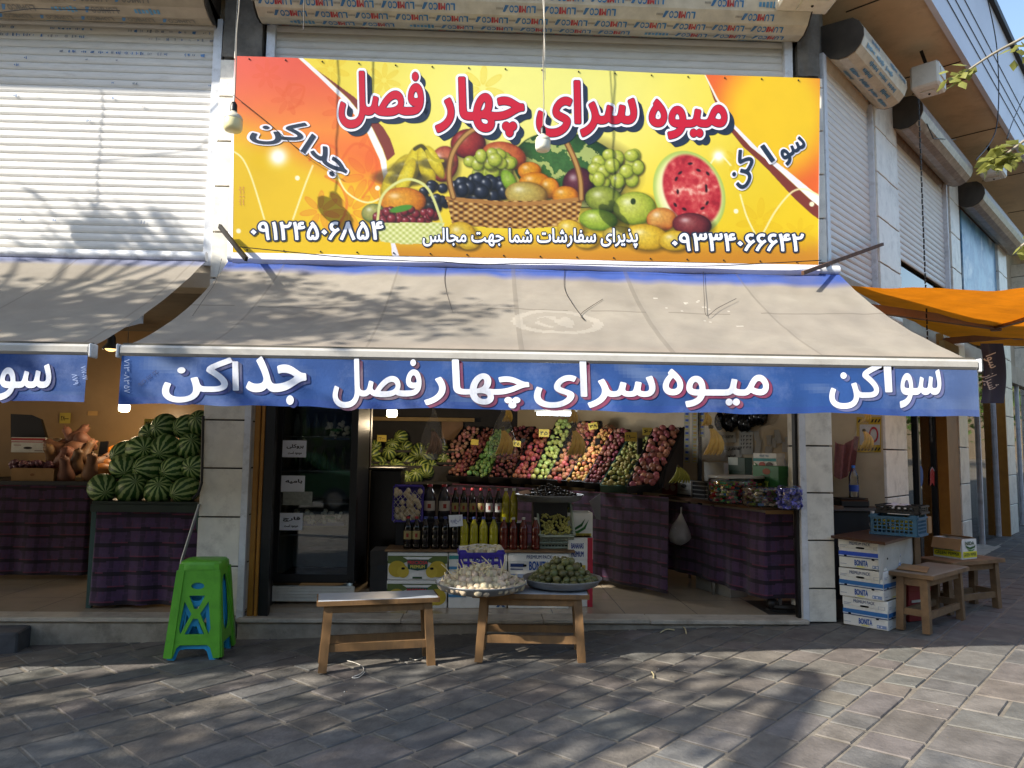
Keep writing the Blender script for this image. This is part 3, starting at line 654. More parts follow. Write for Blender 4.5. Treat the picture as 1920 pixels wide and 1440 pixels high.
def line(pts, wd, c, al=1):
    m = np.zeros(U.shape)
    for (x0, y0), (x1, y1) in zip(pts, pts[1:]):
        dx, dy = x1 - x0, y1 - y0; t = np.clip(((U - x0) * dx + (V - y0) * dy) / (dx * dx + dy * dy + 1e-9), 0, 1); d = np.hypot(U - x0 - t * dx, V - y0 - t * dy); m = np.maximum(m, np.clip((wd / 2 - d) / 1.5 + .5, 0, 1))
    put(m * al, c)
def spline(p, n=8):
    out = []; q = [p[0]] + list(p) + [p[-1]]
    for i in range(1, len(q) - 2):
        for k in range(n):
            t = k / n; f = lambda j: .5 * (2 * q[i][j] + (q[i + 1][j] - q[i - 1][j]) * t + (2 * q[i - 1][j] - 5 * q[i][j] + 4 * q[i + 1][j] - q[i + 2][j]) * t * t + (3 * q[i][j] - q[i - 1][j] - 3 * q[i + 1][j] + q[i + 2][j]) * t ** 3)
            out.append((f(0), f(1)))
    return out + [p[-1]]
put(np.ones(U.shape), 'e9c614')
put(np.exp(-(((U - 1010) / 330) ** 2 + ((V - 175) / 190) ** 2)) * 1.05, 'ecec9c'); put(np.exp(-(((U - 1000) / 520) ** 2 + ((V - 130) / 210) ** 2)) * .5, 'e8e36a')
put(sm(V, 425, 485) * (U > 735), 'c98722')
def flower(cx, cy, r, c, al, n=7):
    for k in range(n):
        a = k * 2 * math.pi / n + .3; x, y = loc(cx + r * .62 * math.cos(a), cy + r * .62 * math.sin(a), r * .42, r * .15, a); d = np.sqrt(x * x + y * y); put(al * (np.clip((1 - d) * 4, 0, 1) * .6 + np.exp(-((d - 1) / .12) ** 2)), c)
for q in ((620, 130, 34), (720, 150, 30), (905, 165, 40), (1425, 415, 42), (1500, 440, 30), (1380, 300, 22)): flower(*q, 'd9a800', .35)
Lc = np.interp(V, [100, 145, 185, 240, 300, 350, 480], [549, 598, 640, 684, 712, 722, 735]); wl = np.interp(V, [100, 190, 280, 350, 420, 480], [9, 13, 15, 7, 0, 14])
Lm = np.clip(Lc - U + .5, 0, 1)
yel = sm(V - (U - 440) * .38, 190, 285); cL = ramp(sm(V, 105, 330), ['e0573f', 'e8713a', 'ee8c34', 'e6662a']); cL = cL * (1 - yel[..., None]) + hx('e6bf12') * yel[..., None]
put(Lm, cL)
IM0 = IM.copy()
for q in ((643, 208, 36), (690, 330, 46), (540, 185, 30), (600, 395, 36), (655, 395, 44), (500, 140, 26), (690, 250, 30)): flower(*q, 'd8501c', .4)
for p in ([(530, 180), (545, 160), (570, 165), (560, 195), (540, 205)], [(640, 300), (665, 270), (700, 285), (705, 330), (680, 370)], [(610, 330), (640, 350), (650, 390), (630, 430)], [(580, 300), (600, 270), (630, 280), (620, 310)]): line(spline(p), 5, 'dd5a20', .5)
IM = IM0 * (1 - Lm[..., None]) + IM * Lm[..., None]
put(np.clip(U - Lc, 0, 1) * np.clip(Lc + wl - U, 0, 1), 'eceaf2')
bw = np.interp(V, [128, 180, 260, 290, 303], [0, 15, 24, 20, 0]) * (V > 128) * (V < 303); put(np.clip(U - Lc - wl, 0, 1) * np.clip(Lc + wl + bw - U, 0, 1), '7e3629')
Rc = np.interp(V, [130, 185, 235, 275, 320, 372, 500], [1318, 1346, 1378, 1418, 1478, 1542, 1720]); m = np.clip(U - Rc, 0, 1)
cR = ramp(sm(np.hypot((U - 1455) / 1.0, (V - 215) / 1.1), 60, 135), ['ecc41c', 'ea9c22', 'e2662a']); put(m, cR)
put(np.clip(Rc - U + .5, 0, 1) * np.clip(U - Rc + np.interp(V, [140, 200, 300, 390], [2, 5, 13, 26]), 0, 1), 'eceaf2')
put(np.clip(Rc - np.interp(V, [140, 200, 300, 390], [2, 5, 13, 26]) - U + .5, 0, 1) * np.clip(U - Rc + np.interp(V, [150, 200, 300, 400], [2, 11, 30, 60]), 0, 1), '7e3629')
for p in ([(438, 284), (455, 298), (472, 335), (495, 410)], [(586, 310), (570, 350), (549, 410)], [(630, 322), (650, 360), (690, 380), (730, 362), (775, 334)], [(1330, 310), (1348, 290), (1370, 310)], [(1388, 365), (1400, 405), (1416, 438)], [(1432, 436), (1455, 395), (1485, 360), (1510, 354), (1537, 366)]): line(spline(p), 3.2, 'fbf3b8', .9)
for cx, cy, r in ((521, 293, 15), (1347, 293, 9), (776, 334, 6)): put(1.3 * np.exp(-((U - cx) ** 2 + (V - cy) ** 2) / r ** 2 * .8), 'fffdf0')
for cx, cy in ((557, 333), (708, 353), (447, 433), (1380, 396), (1523, 382)): put(ell(cx, cy, 4.5, 4.5), 'fbf5d0')
# the printed still life
G1 = ['1c3310', '2f5a1c', '4a7d2a', '7ca24a']; DR = ['2a0a0a', '6b1a18', 'a3302a', 'cf6a4a']; OR = ['7a3a08', 'c9700f', 'e89a1e', 'f6c24a']; YE = ['8a7a12', 'c9b018', 'e8d42a', 'f4ec7a']; GG = ['5a6a14', '93a52a', 'c2cc4a', 'e6eb9a']; BK = ['05060a', '12151f', '23293a', '5a6478']; PR = ['6b5a14', 'a8902a', 'd0b84a', 'e6da8a']
fruit(1068, 318, 108, 68, .25, ['12240c', '24461a', '35642a', '5a8a4a'], .1, 0); x, y = loc(1068, 318, 108, 68, .25)
st = (np.sin(y * 9 + 2.5 * fbm(.05, .05, 5) * 3 + x * x) > .62) & (x * x + y * y < .95); put(st * .75, 'c9cf7a')
fruit(878, 270, 33, 28, 0, DR, .1); fruit(945, 292, 42, 26, .2, ['6b2a10', 'b04a22', 'd8763a', 'e6a85a'], .25); fruit(832, 308, 27, 34, .2, ['4a1410', '96382a', 'c86a4a', 'e0a878'], .2)
for q in ((742, 330, 46, 16, -1.0), (772, 315, 44, 16, -1.25), (800, 312, 42, 15, 1.35), (816, 305, 34, 11, 1.1), (760, 335, 40, 13, -1.15)): fruit(*q, YE, .06, .25)
line(spline([(778, 280), (790, 274), (800, 284)]), 7, '4a4410'); line(spline([(800, 284), (815, 300), (830, 302)]), 6, 'b5a81e')
fruit(1085, 345, 30, 32, 0, ['14060a', '38121c', '5a2230', '8a4a58'])
def bunch(cx, cy, rx, ry, n, r, cs, seed):
    q = np.random.RandomState(seed)
    for k in range(n):
        a, d = q.rand() * 6.28, math.sqrt(q.rand()); fruit(cx + rx * d * math.cos(a), cy + ry * d * math.sin(a), r * (.85 + .3 * q.rand()), r * (.85 + .3 * q.rand()), 0, cs, 0, .6)
for q in ((993, 320, 22, 17), (1003, 342, 30, 20), (1030, 352, 19, 20), (1060, 366, 25, 18)): fruit(*q, 0, OR, .08)
bunch(925, 308, 46, 24, 26, 12, GG, 2); bunch(1160, 318, 46, 34, 30, 13, GG, 4); bunch(897, 355, 55, 20, 34, 13, BK, 6); bunch(812, 372, 26, 26, 20, 9, BK, 8)
fruit(955, 340, 13, 24, -.5, ['4a5a14', '6a8a1e', '8fb82a', 'dbe6a0'], 0, 0); fruit(987, 364, 40, 24, .1, ['6b4a1a', 'a8863a', 'c9b45a', 'e2d88a'], .2)
x, y = loc(965, 400, 128, 30); bk = (np.abs(U - 965) < 128 - (V - 372) * .22) & (V > 372 + 4 * np.cos((U - 965) / 60)) & (V < 428 - ((U - 965) / 128) ** 2 * 10)
wv = np.sin(U * .34 + np.floor(V / 5.5) * 3.14) * np.cos((V % 5.5) / 5.5 * 3.14 - 1.57) + 1.1 * fbm(.12, .2, 8) - .15; put(bk * 1.0, ramp(.5 + .5 * wv, ['4a2a0c', '8a5a22', 'c39a52', 'dcb878']))
line(spline([(838, 372), (965, 382), (1092, 372)]), 7, 'a8763a')
for p in ([(850, 370), (842, 330), (850, 285), (880, 248), (930, 228), (990, 218)], [(1060, 262), (1078, 300), (1088, 335), (1090, 372)]):
    line(spline(p), 11, '6b421a'); line(spline(p), 6, 'b58a4a')
fruit(1133, 374, 36, 25, .2, ['3a4a10', '6a7a22', '9aa83a', 'ccd27a']); fruit(1190, 391, 40, 31, 0, GG, .1); put(ell(1187, 378, 5, 6), '2a3a10'); fruit(1122, 412, 36, 20, .1, ['4a6a14', '7a9a22', 'a8c23a', 'dbe68a']); fruit(1160, 440, 30, 16, 0, PR)
x, y = loc(1292, 362, 66, 82, -.42); d = np.hypot(x, y); put(np.clip((1 - d) * 40, 0, 1), ramp(sm(d, .72, 1), ['e9e6b8', 'dfe39a', 'a8c25a'])); x, y = loc(1297, 357, 54, 72, -.42); d = np.hypot(x, y)
put(np.clip((1 - d) * 12, 0, 1), ramp(np.clip(.4 + 1.0 * fbm(.05, .05, 9) + .9 * fbm(.16, .16, 4) + .25 * (1 - d), 0, 1), ['9a1a26', 'b82a34', 'd05552', 'eab0a0']))
for k in range(13): a = k * .51; put(ell(1297 + 36 * math.cos(a) * (.75 + .3 * (k % 3) / 2), 357 + 50 * math.sin(a) * (.8 + .2 * (k % 2)), 2.5, 4.5, a), '2a0c10')
fruit(1240, 412, 28, 22, 0, ['8a3a14', 'c8702a', 'e2a04a', 'f0cc7a'], .3); fruit(1297, 422, 37, 22, .1, ['2a0a10', '5a1a22', '8a3438', 'c88a80'])
for q in ((1212, 445, 42, 24, .15), (1265, 452, 30, 19, 0), (1100, 450, 24, 16, 0), (1070, 430, 26, 18, .3), (865, 440, 28, 24, .2), (880, 455, 20, 14, 0)): fruit(*q, ['8a6a10', 'd0a41e', 'ecc83a', 'f6e68a'], .06)
fruit(755, 378, 44, 26, 0, OR, .12); fruit(700, 400, 22, 18, 0, ['3a4a1a', '6a7a3a', 'a8a85a', 'd0d08a'])
bunch(760, 406, 58, 13, 46, 8, ['2a060c', '5a1018', '8a2430', 'b85a58'], 12); put(ell(752, 392, 22, 6, -.2), '4a8a2a')
bk = (np.abs(U - 768) < 66 - (V - 418) * .35) & (V > 418) & (V < 458 - ((U - 768) / 66) ** 2 * 8); put(bk * 1.0, ramp(.5 + .5 * np.sin(U * .5) * np.sin(V * .6), ['a8b45a', 'cfd68a', 'e9ecb8']))
line(spline([(708, 415), (716, 370), (745, 343), (775, 338), (805, 358), (828, 415)]), 5, 'd6d98a')
mb = None
D = np.stack([(U - 960) / F, -(V - 720) / F, -np.ones(U.shape)], -1) @ np.array(MR).T
T = (YS - CAM.y) / D[..., 1:2]; P3 = np.array(CAM) + D * T
P3[..., 1] += .01 * np.sin(P3[..., 0] * 3) * np.sin(P3[..., 2] * 2.2)
lo = np.array(SB.location); me = bpy.data.meshes.new('printed_cloth'); nv_ = (NU + 1) * (NV + 1); idx = (np.arange(NV)[:, None] * (NU + 1) + np.arange(NU)[None, :]).ravel()
fq = np.stack([idx, idx + NU + 1, idx + NU + 2, idx + 1], -1); me.vertices.add(nv_); me.vertices.foreach_set('co', (P3 - lo).reshape(-1)); me.loops.add(len(fq) * 4); me.loops.foreach_set('vertex_index', fq.ravel()); me.polygons.add(len(fq)); me.polygons.foreach_set('loop_start', np.arange(len(fq)) * 4)
lin = np.where(IM <= .04045, IM / 12.92, ((np.clip(IM, 0, 1) + .055) / 1.055) ** 2.4) * .74
at = me.color_attributes.new('Col', 'FLOAT_COLOR', 'POINT'); at.data.foreach_set('color', np.concatenate([lin, np.ones(lin.shape[:2] + (1,))], -1).reshape(-1)); me.update(); me.validate()
M_print2 = mat('banner_print', attr=True, rough=.38, var=.03, scale=4); me.materials.append(M_print2)
o = bpy.data.objects.new('printed_cloth', me); C.objects.link(o); o.parent = SB
def bmap(lift):
    def f(u, v): p = onY(u, v, YS); p.y += .01 * math.sin(p.x * 3) * math.sin(p.z * 2.2) - lift; return p
    return f
M_ink = mat('banner_ink', attr=True, rough=.38, var=.0)
RED, WHT, NAVY = 'ad1029', 'd6d6e2', '1f2b3e'
def title(t, box, bold, rot=0, main=RED, drop=True, wo=.055):
    mb = MB()
    if drop:
        mb.col = srgb(NAVY)
        for k in (5, 8, 11): write(mb, t, box, bmap(.002), off=wo * .55, bold=bold, rot=rot, shift=(k, k * 1.05))
    mb.col = srgb(WHT); write(mb, t, box, bmap(.004), off=wo, bold=bold, rot=rot)
    if drop: mb.col = srgb(NAVY); write(mb, t, box, bmap(.0055), off=.01, bold=bold, rot=rot)
    mb.col = srgb(main); write(mb, t, box, bmap(.007), bold=bold, rot=rot); return mb.build('lettering', M_ink, SB)
title('میوه', (1217, 186, 1362, 261), .03); title('سرای', (1006, 153, 1193, 256), .03); title('چهار', (817, 145, 982, 256), .03); title('فصل', (636, 135, 794, 240), .03)
title('کن', (470, 228, 574, 271), .02, R(3), NAVY, False, .06); title('جد', (578, 283, 655, 322), .025, R(36), NAVY, False, .06); title('ا', (573, 250, 583, 288), .025, R(36), NAVY, False, .06)
title('سو', (1462, 266, 1514, 300), .025, R(-33), NAVY, False, .06); title('ا', (1434, 270, 1444, 306), .025, R(-33), NAVY, False, .06); title('کن', (1359, 296, 1424, 342), .025, R(-62), NAVY, False, .06)
def num(t, box, bold=.02, wo=.06):
    mb = MB(); mb.col = srgb('222c40'); write(mb, t, box, bmap(.004), off=wo, bold=bold); mb.col = srgb('dfe4f2'); write(mb, t, box, bmap(.0065), bold=bold); return mb.build('lettering', M_ink, SB)
num('۰۹۱۲۴۵۰۶۸۵۴', (471, 416, 719, 450)); num('۰۹۳۳۴۰۶۶۶۴۲', (1260, 438, 1507, 471)); num('پذیرای سفارشات شما جهت مجالس', (793, 428, 1195, 465), .02)
mb = MB(); mb.col = srgb('a8505a')
for k in range(2): write(mb, 'چاپ و نشر', (448 + k * 6, 365, 484 + k * 6, 370), bmap(.004), rot=R(-90), shift=(-16, 0))
mb.build('small_print', M_ink, SB)
mb = MB()                                    # white margin under the print and the returned side
for (a0, a1) in ((BL, BR),):
    for k in range(40):
        t0, t1 = k / 40, (k + 1) / 40; p0 = (a0[0] + (a1[0] - a0[0]) * t0, a0[1] + (a1[1] - a0[1]) * t0); p1 = (a0[0] + (a1[0] - a0[0]) * t1, a0[1] + (a1[1] - a0[1]) * t1)
        A_, B_ = onY(*p0, YS + .002), onY(*p1, YS + .002); dz = Vector((0, 0, -.09)); w0, w1 = .012 * math.sin(t0 * 30), .012 * math.sin(t1 * 30)
        mb.quad(A_, B_, B_ + dz * .6 + Vector((0, w1 - .02, 0)), A_ + dz * .6 + Vector((0, w0 - .02, 0))); mb.quad(A_ + dz * .6 + Vector((0, w0 - .02, 0)), B_ + dz * .6 + Vector((0, w1 - .02, 0)), B_ + dz + Vector((0, .02, 0)), A_ + dz + Vector((0, .02, 0)))
l0, l1 = onY(440, 105, YS), onY(436, 486, YS); mb.quad(l0, l1, l1 + Vector((-.075, .09, 0)), l0 + Vector((-.03, .12, .02))); r0, r1 = onY(1537, 148, YS), onY(1535, 505, YS); mb.quad(r0, r1, r1 + Vector((.02, .11, 0)), r0 + Vector((.05, .11, -.05)))
mb.build('white_hem', mat('white_vinyl', 'd2d2dc', .4, var=.05), SB)
for k in range(16):
    for (p, q), s_ in (((TL, TR), 1), ((BL, BR), -1)): u = p[0] + (q[0] - p[0]) * (k + .4) / 16; v = p[1] + (q[1] - p[1]) * (k + .4) / 16 + 5 * s_; mb = MB(); mb.ball(bmap(.004)(u, v), .007, 6, 4); mb.build('eyelet', M_steel, SB)

# ================================================================ things hung on the upper front
M_bulbw = mat('bulb_white', 'd8d6c8', .35, var=.03); M_bulbc = mat('bulb_cream', 'd9cf9e', .4, var=.05); M_ivory = mat('ivory_socket', 'c8c3b0', .45)
def bulb(px, y, r, label, m, top=None, lit=0, group=None):
    p = onY(*px, y); t = thing('light_bulb', label, 'light bulb', tuple(p), 0, group)
    mb = MB(); mb.lathe([(0, -r * .86), (r * .6, -r * .84), (r * .88, -r * .72), (r, -r * .4), (r * 1.0, r * .35), (r * .96, r * .5)], 20); mb.build('globe', m, t, False)
    mb = MB(); mb.lathe([(r * .98, r * .5), (r * 1.02, r * .6), (r * .86, r * .95), (r * .5, r * 1.2), (r * .36, r * 1.3), (r * .34, r * 1.5), (0, r * 1.52)], 20); mb.build('collar', M_ivory, t, False)
    mb = MB(); mb.lathe([(r * .38, r * 1.45), (r * .36, r * 2.2), (r * .2, r * 2.5), (0, r * 2.52)], 12); mb.build('socket', M_black, t, False)
    zz = (top or ZT) - p.z; mb = MB(); mb.tube([(.004 * math.sin(k), .004 * math.cos(k * 1.7), r * 2.6 + (zz - r * 2.6) * k / 14) for k in range(15)], .0045, 6); mb.build('cord', mat('grey_cord', '8d877c', .6), t, False)
    if lit:
        L = bpy.data.lights.new('bulb_glow', 'POINT'); L.energy = lit; L.color = (1, .78, .5); L.shadow_soft_size = r; lo_ = bpy.data.objects.new('bulb_glow', L); C.objects.link(lo_); lo_.parent = t; lo_.location = (0, 0, -r * 2.2)
    return t
bulb((437, 233), -.5, .07, 'large cream bulb hanging before the left edge of the banner', M_bulbc)
bulb((1018, 272), -.45, .06, 'white bulb hanging before the middle of the banner', M_bulbw)
bulb((-158, 205), -.5, .09, 'bulb hanging left of the picture before the shutter', M_bulbc)
def wire(pts, r, label, m=M_black, name='wire', cat='wire', group=None):
    mb = MB(); mb.tube(pts, r, 5); return single(name, mb, m, label, cat, None, group)
def pw(pts, yf, n=6):
    s = spline(pts, n); return [onY(u, v, yf(u, v) if callable(yf) else yf) for u, v in s]
def ony(u, v):                               # a point resting on the awning canvas
    lo_, hi = 0.0, 1.0
    for _ in range(24):
        b = (lo_ + hi) / 2; p = onY(u, v, -.05 - 1.68 * b); z = 3.03 - .955 * b - .075 * 4 * b * (1 - b)
        if p.z > z: hi = b
        else: lo_ = b
    return onY(u, v, -.05 - 1.68 * b) + Vector((0, -.006, .008))
wire(pw([(440, 462), (520, 470), (640, 482), (760, 489), (830, 491), (900, 496), (1000, 494), (1160, 497), (1318, 499), (1430, 494), (1540, 488)], -.2), .004, 'thin black wire slung along the bottom hem of the banner')
for k, p in enumerate(([(838, 490), (834, 530), (845, 575), (856, 602), (870, 580), (905, 566)], [(1060, 497), (1058, 540), (1072, 570), (1096, 602), (1090, 590), (1130, 563)], [(1318, 499), (1320, 560), (1324, 594), (1345, 580), (1380, 562)], [(416, 487), (405, 530), (385, 560), (362, 594)])):
    wire([ony(u, v) for u, v in spline(p, 6)], .002, ['loose wire trailing on the awning left of its middle', 'loose wire trailing beside the faded oval on the awning', 'loose wire trailing on the right half of the awning', 'loose wire trailing down the left edge of the awning'][k])
wire(pw([(437, 178), (500, 228), (560, 280), (630, 325)], -.17), .003, 'thin tie wire slanting over the left side of the banner')
wire(pw([(1017, -20), (1021, 60), (1022, 150)], -.44), .003, 'thin string beside the cord of the middle bulb', M_white)
wire([onY(570, -20, -.4), onY(570, 20, -.4), onY(569, 56, -.4)], .0045, 'short cord end dangling before the shutter housing', M_black)
wire([onY(-160, 40, -.5), onY(-60, 30, -.5), onY(60, 16, -.5), onY(225, 20, -.35)], .004, 'wire strung below the eaves before the left shutter')
wire([onY(446, -10, -.12), onY(442, 60, -.1), onY(440, 110, -.14)], .004, 'pale wire running down the concrete column', M_white)
mb = MB(); mb.bar(onY(412, 424, -.2), onY(462, 486, -.62), .022, .034); single('iron_brace', mb, M_steel, 'dark iron brace jutting out at the lower left corner of the banner', 'brace')
mb = MB(); mb.bar(onY(1505, 512, -.5), onR(1655, 458, .05), .022, .03); single('iron_brace', mb, M_rust, 'rusty brace bar running from the banner corner to the side pillar', 'brace')
def motor(p, size, label, rz, lid=True):
    t = thing('motor_box', label, 'motor box', tuple(p), rz, 'shutter motor boxes under the eaves'); w_, d_, h_ = size
    mb = MB(); mb.box((0, 0, 0), (w_, d_, h_), bev=.02); mb.build('casing', M_white, t, False)
    mb = MB(); mb.box((w_ * .1, 0, -h_ / 2 - .006), (w_ * .45, d_ * .5, .012)); mb.box((0, -d_ / 2 - .005, .02), (w_ * .6, .01, h_ * .4)); mb.build('cover_plate', M_white, t, False)
    mb = MB(); mb.ball((w_ * .1, 0, -h_ / 2 - .014), .012, 8, 6); mb.bar((0, 0, h_ / 2), (0, .05, h_ / 2 + .2), .03, .03); mb.build('bolt', M_steel, t, False); return t
motor(onY(1512, -14, -.42), (.46, .3, .2), 'white motor box over the right end of the long shutter housing', 0)
motor(onR(1740, 150, .42), (.3, .26, .24), 'white motor box hung between the two side shutter housings', R(45))
motor(onR(1862, 316, .42), (.3, .26, .24), 'white motor box farther along the side eaves by the leaves', R(45))
mb = MB(); a_ = onR(1722, 190, .42); mb.v = []
for k in range(60): c = a_ + Vector((.003 * (k % 2), 0, -.055 * k)); mb.box(c, (.012, .012, .045), R(45) + R(90) * (k % 2))
single('pull_chain', mb, M_steel, 'long steel pull chain hanging before the second side shutter', 'chain')
wire([onR(1738, 232, .3), onR(1750, 260, .3), onR(1792, 262, .3)], .006, 'wire dangling from the side soffit joint')
for k, p in enumerate(([(1850, -10), (1870, 100), (1868, 240), (1830, 300)], [(1925, 170), (1900, 225), (1888, 260)])): wire([onR(u, v, .74) for u, v in spline(p)], .006, ['long loose wire hanging down the pale side fascia', 'short loose wire at the far end of the pale fascia'][k])

# ================================================================ street trees
M_bark = mat('bark', '5b5046', .9, var=.35, scale=9, bump=.8, bscale=25)
def leafmat(name, c, a=.35): return translucent(name, c, a, rough=.5, var=.3, scale=2)
M_leaf = leafmat('leaf_green', '55702c')
def leaf(mb, p, d, s, up):
    d = d.normalized(); side = d.cross(up); side = side.normalized() if side.length > .05 else Vector((1, 0, 0)); n = side.cross(d)
    a, b, c, e = p, p + d * s * .45 + side * s * .36 - n * s * .06, p + d * s - n * s * .1, p + d * s * .45 - side * s * .36 - n * s * .06; m = p + d * s * .5 + n * s * .04
    mb.add([a, b, c, e, m], [(0, 1, 4), (1, 2, 4), (2, 3, 4), (3, 0, 4)], True)
def branch(mb, p, d, L, r, depth, tips, rr, bend=.35):
    pts = [p]; n = 6; q = p.copy(); dd = d.normalized()
    for i in range(n):
        dd = (dd + Vector((rr.uniform(-1, 1), rr.uniform(-1, 1), rr.uniform(-.6, 1))) * bend * .4).normalized(); q = q + dd * L / n; pts.append(q.copy())
    mb.tube(pts, [r * (1 - .5 * i / n) for i in range(n + 1)], 7 if depth else 5)
    tips.append((pts[-1], dd, depth))
    if depth:
        for k in range(rr.randint(3, 4)):
            i = rr.randint(2, n); a = dd.orthogonal().normalized(); a.rotate(Matrix.Rotation(rr.uniform(0, 6.28), 3, dd)); branch(mb, pts[i], dd * .6 + a * .9 + Vector((0, 0, .15)), L * rr.uniform(.5, .7), r * .5, depth - 1, tips, rr, bend)
def tree(base, h, crown, label, seed, spread=1.6, leaves=90, ls=.14, lean=(0, 0), r=.14, limbs=6, group=None, keep=None, m=None):
    rr = random.Random(seed); t = thing('street_tree', label, 'tree', tuple(base), 0, group); tips = []; mb = MB(); b = Vector((0, 0, 0))
    tr = [Vector((lean[0] * (k / 6) ** 1.3 + rr.uniform(-.04, .04), lean[1] * (k / 6) ** 1.3 + rr.uniform(-.04, .04), h * k / 6)) for k in range(7)]
    mb.tube(tr, [r * (1.25 - .65 * k / 6) for k in range(7)], 12); top = tr[-1]
    for k in range(limbs):
        a = 6.28 * k / limbs + rr.uniform(-.3, .3); branch(mb, tr[rr.choice((4, 5, 6))], Vector((math.cos(a), math.sin(a), rr.uniform(.3, 1.1))), spread * rr.uniform(.7, 1.1), r * .42, 2, tips, rr)
    mb.build('trunk', M_bark, t, False); cb = MB(); n = 0
    for p, d, dep in tips:
        if dep > 1: continue
        for k in range(leaves):
            q = p + Vector((rr.gauss(0, 1), rr.gauss(0, 1), rr.gauss(0, .7))) * crown; w_ = q + Vector(base)
            if keep and not keep(w_): continue
            leaf(cb, q, Vector((rr.uniform(-1, 1), rr.uniform(-1, 1), rr.uniform(-1, .3))), ls * rr.uniform(.6, 1.2), Vector((rr.uniform(-.5, .5), rr.uniform(-.5, .5), 1)))
    cb.build('crown', m or M_leaf, t, False); return t
def unseen(w_): d = w_.y - CAM.y; return d < .1 or w_.x < -.86 * d - .25 or w_.z > 1.75 + .74 * d      # boughs stay clear of the view
def back(x, y, z, h): return Vector((x - 1.267 * (h - z), y - .637 * (h - z), h))
def shade_tree(base, label, seed, marks, fork):
    """a broad street tree: limbs from the fork reach out to leaf clumps that hang between the sun and the shops"""
    rr = random.Random(seed); b = Vector(base); t = thing('street_tree', label, 'tree', base, 0, 'street trees shading the shop'); mb = MB(); lv = MB(); fk = Vector(fork)
    mb.tube([(0, 0, 0), (.03, .05, .8), tuple((fk - b) * .6 + Vector((.05, 0, 0))), tuple(fk - b)], [.24, .19, .16, .14], 12)
    hubs = []
    for k in range(8):
        m_ = rr.choice(marks)[0]; h = fk.lerp(m_, .45) + Vector((rr.uniform(-.2, .2), rr.uniform(-.2, .2), .25)); mb.tube([fk - b, fk.lerp(h, .5) + Vector((0, 0, .15)) - b, h - b], [.1, .075, .05], 8); hubs.append(h)
    for q, n, sg, ls in marks:
        h = min(hubs, key=lambda p: (p - q).length); mid = h.lerp(q, .5) + Vector((rr.uniform(-.1, .1), rr.uniform(-.1, .1), .1)); mb.tube([h - b, mid - b, q - b, q - b + (q - mid) * .3], [.035, .022, .012, .006], 5)
        for k in range(n):
            w_ = q + Vector((rr.gauss(0, sg), rr.gauss(0, sg), rr.gauss(0, sg * .6)))
            if unseen(w_): leaf(lv, w_ - b, Vector((rr.uniform(-1, 1), rr.uniform(-1, 1), rr.uniform(-1, .3))), ls * rr.uniform(.6, 1.2), Vector((rr.uniform(-.5, .5), rr.uniform(-.5, .5), 1)))
    mb.build('trunk', M_bark, t, False); lv.build('crown', M_leaf, t, False); return t
q_ = random.Random(31); mk = []
for k in range(46): mk.append((back(q_.uniform(-5.2, -2.1), q_.uniform(-1.7, -.55), 2.4, q_.uniform(5.4, 6.8)), 46, .2, .13))
for k in range(34):
    x = -2.1 + 2.0 * q_.random() ** 1.3; mk.append((back(x, q_.uniform(-1.7, -.5 if x > -1 else -.1), 2.4, q_.uniform(5.6, 6.9)), 34, .17, .12))
for k in range(7): mk.append((back(-2.45 - 1.3 * k / 6 + .1 * q_.random(), 0, 2.95 + .4 * q_.random(), q_.uniform(5.6, 6.4)), 30, .1, .12))
shade_tree((-7.6, -3.6, gz(-7.6)), 'broad street tree standing left of the shops by the kerb', 5, mk, (-7.2, -3.4, 3.6))
mk = []
for k in range(95):
    x = -5 + 5.3 * q_.random(); mk.append((back(x, q_.uniform(-4.2, -1.0), 0, q_.uniform(5.0, 6.6)), 64 if x < -.8 else 46, .22, .13))
for k in range(46): mk.append((back(q_.uniform(-4.5, -1.0), q_.uniform(-4.0, -1.2), 0, q_.uniform(5.2, 6.8)), 60, .22, .13))
for k in range(16): mk.append((back(q_.uniform(.1, 1.3), q_.uniform(-2.2, -.9), 0, q_.uniform(5.0, 6.2)), 26, .16, .12))
shade_tree((-8.4, -6.6, gz(-8.4)), 'broad street tree nearer the road behind the picture', 9, mk, (-8.0, -6.2, 3.4))
# the leaning tree whose limb throws the wide shadow at lower right
rr = random.Random(4); t = thing('street_tree', 'leaning street tree with one long bent bough over the pavement', 'tree', (-6.2, -8.2, gz(-6.2)), 0, 'street trees shading the shop')
mb = MB(); tips = []; o_ = Vector(t.location)
def up_from(P, z): return Vector((P[0] - 1.267 * z, P[1] - .637 * z, z))
q = [up_from(p, z) for p, z in (((.6, -4.1), 4.3), ((1.0, -3.2), 4.5), ((1.35, -2.6), 4.7), ((1.75, -2.0), 4.85), ((2.15, -1.45), 5.0), ((2.25, -1.2), 5.1), ((1.95, -1.12), 5.2))]
pts = [o_ + Vector((0, 0, 0)), o_ + Vector((.05, .1, 1.6)), o_ + Vector((.1, .3, 3.1))] + q
mb.tube([p - o_ for p in spline([tuple(p) for p in pts], 1)] if 0 else [p - o_ for p in pts], [.2, .17, .15, .14, .125, .11, .1, .085, .06, .03], 12)
lv = MB()
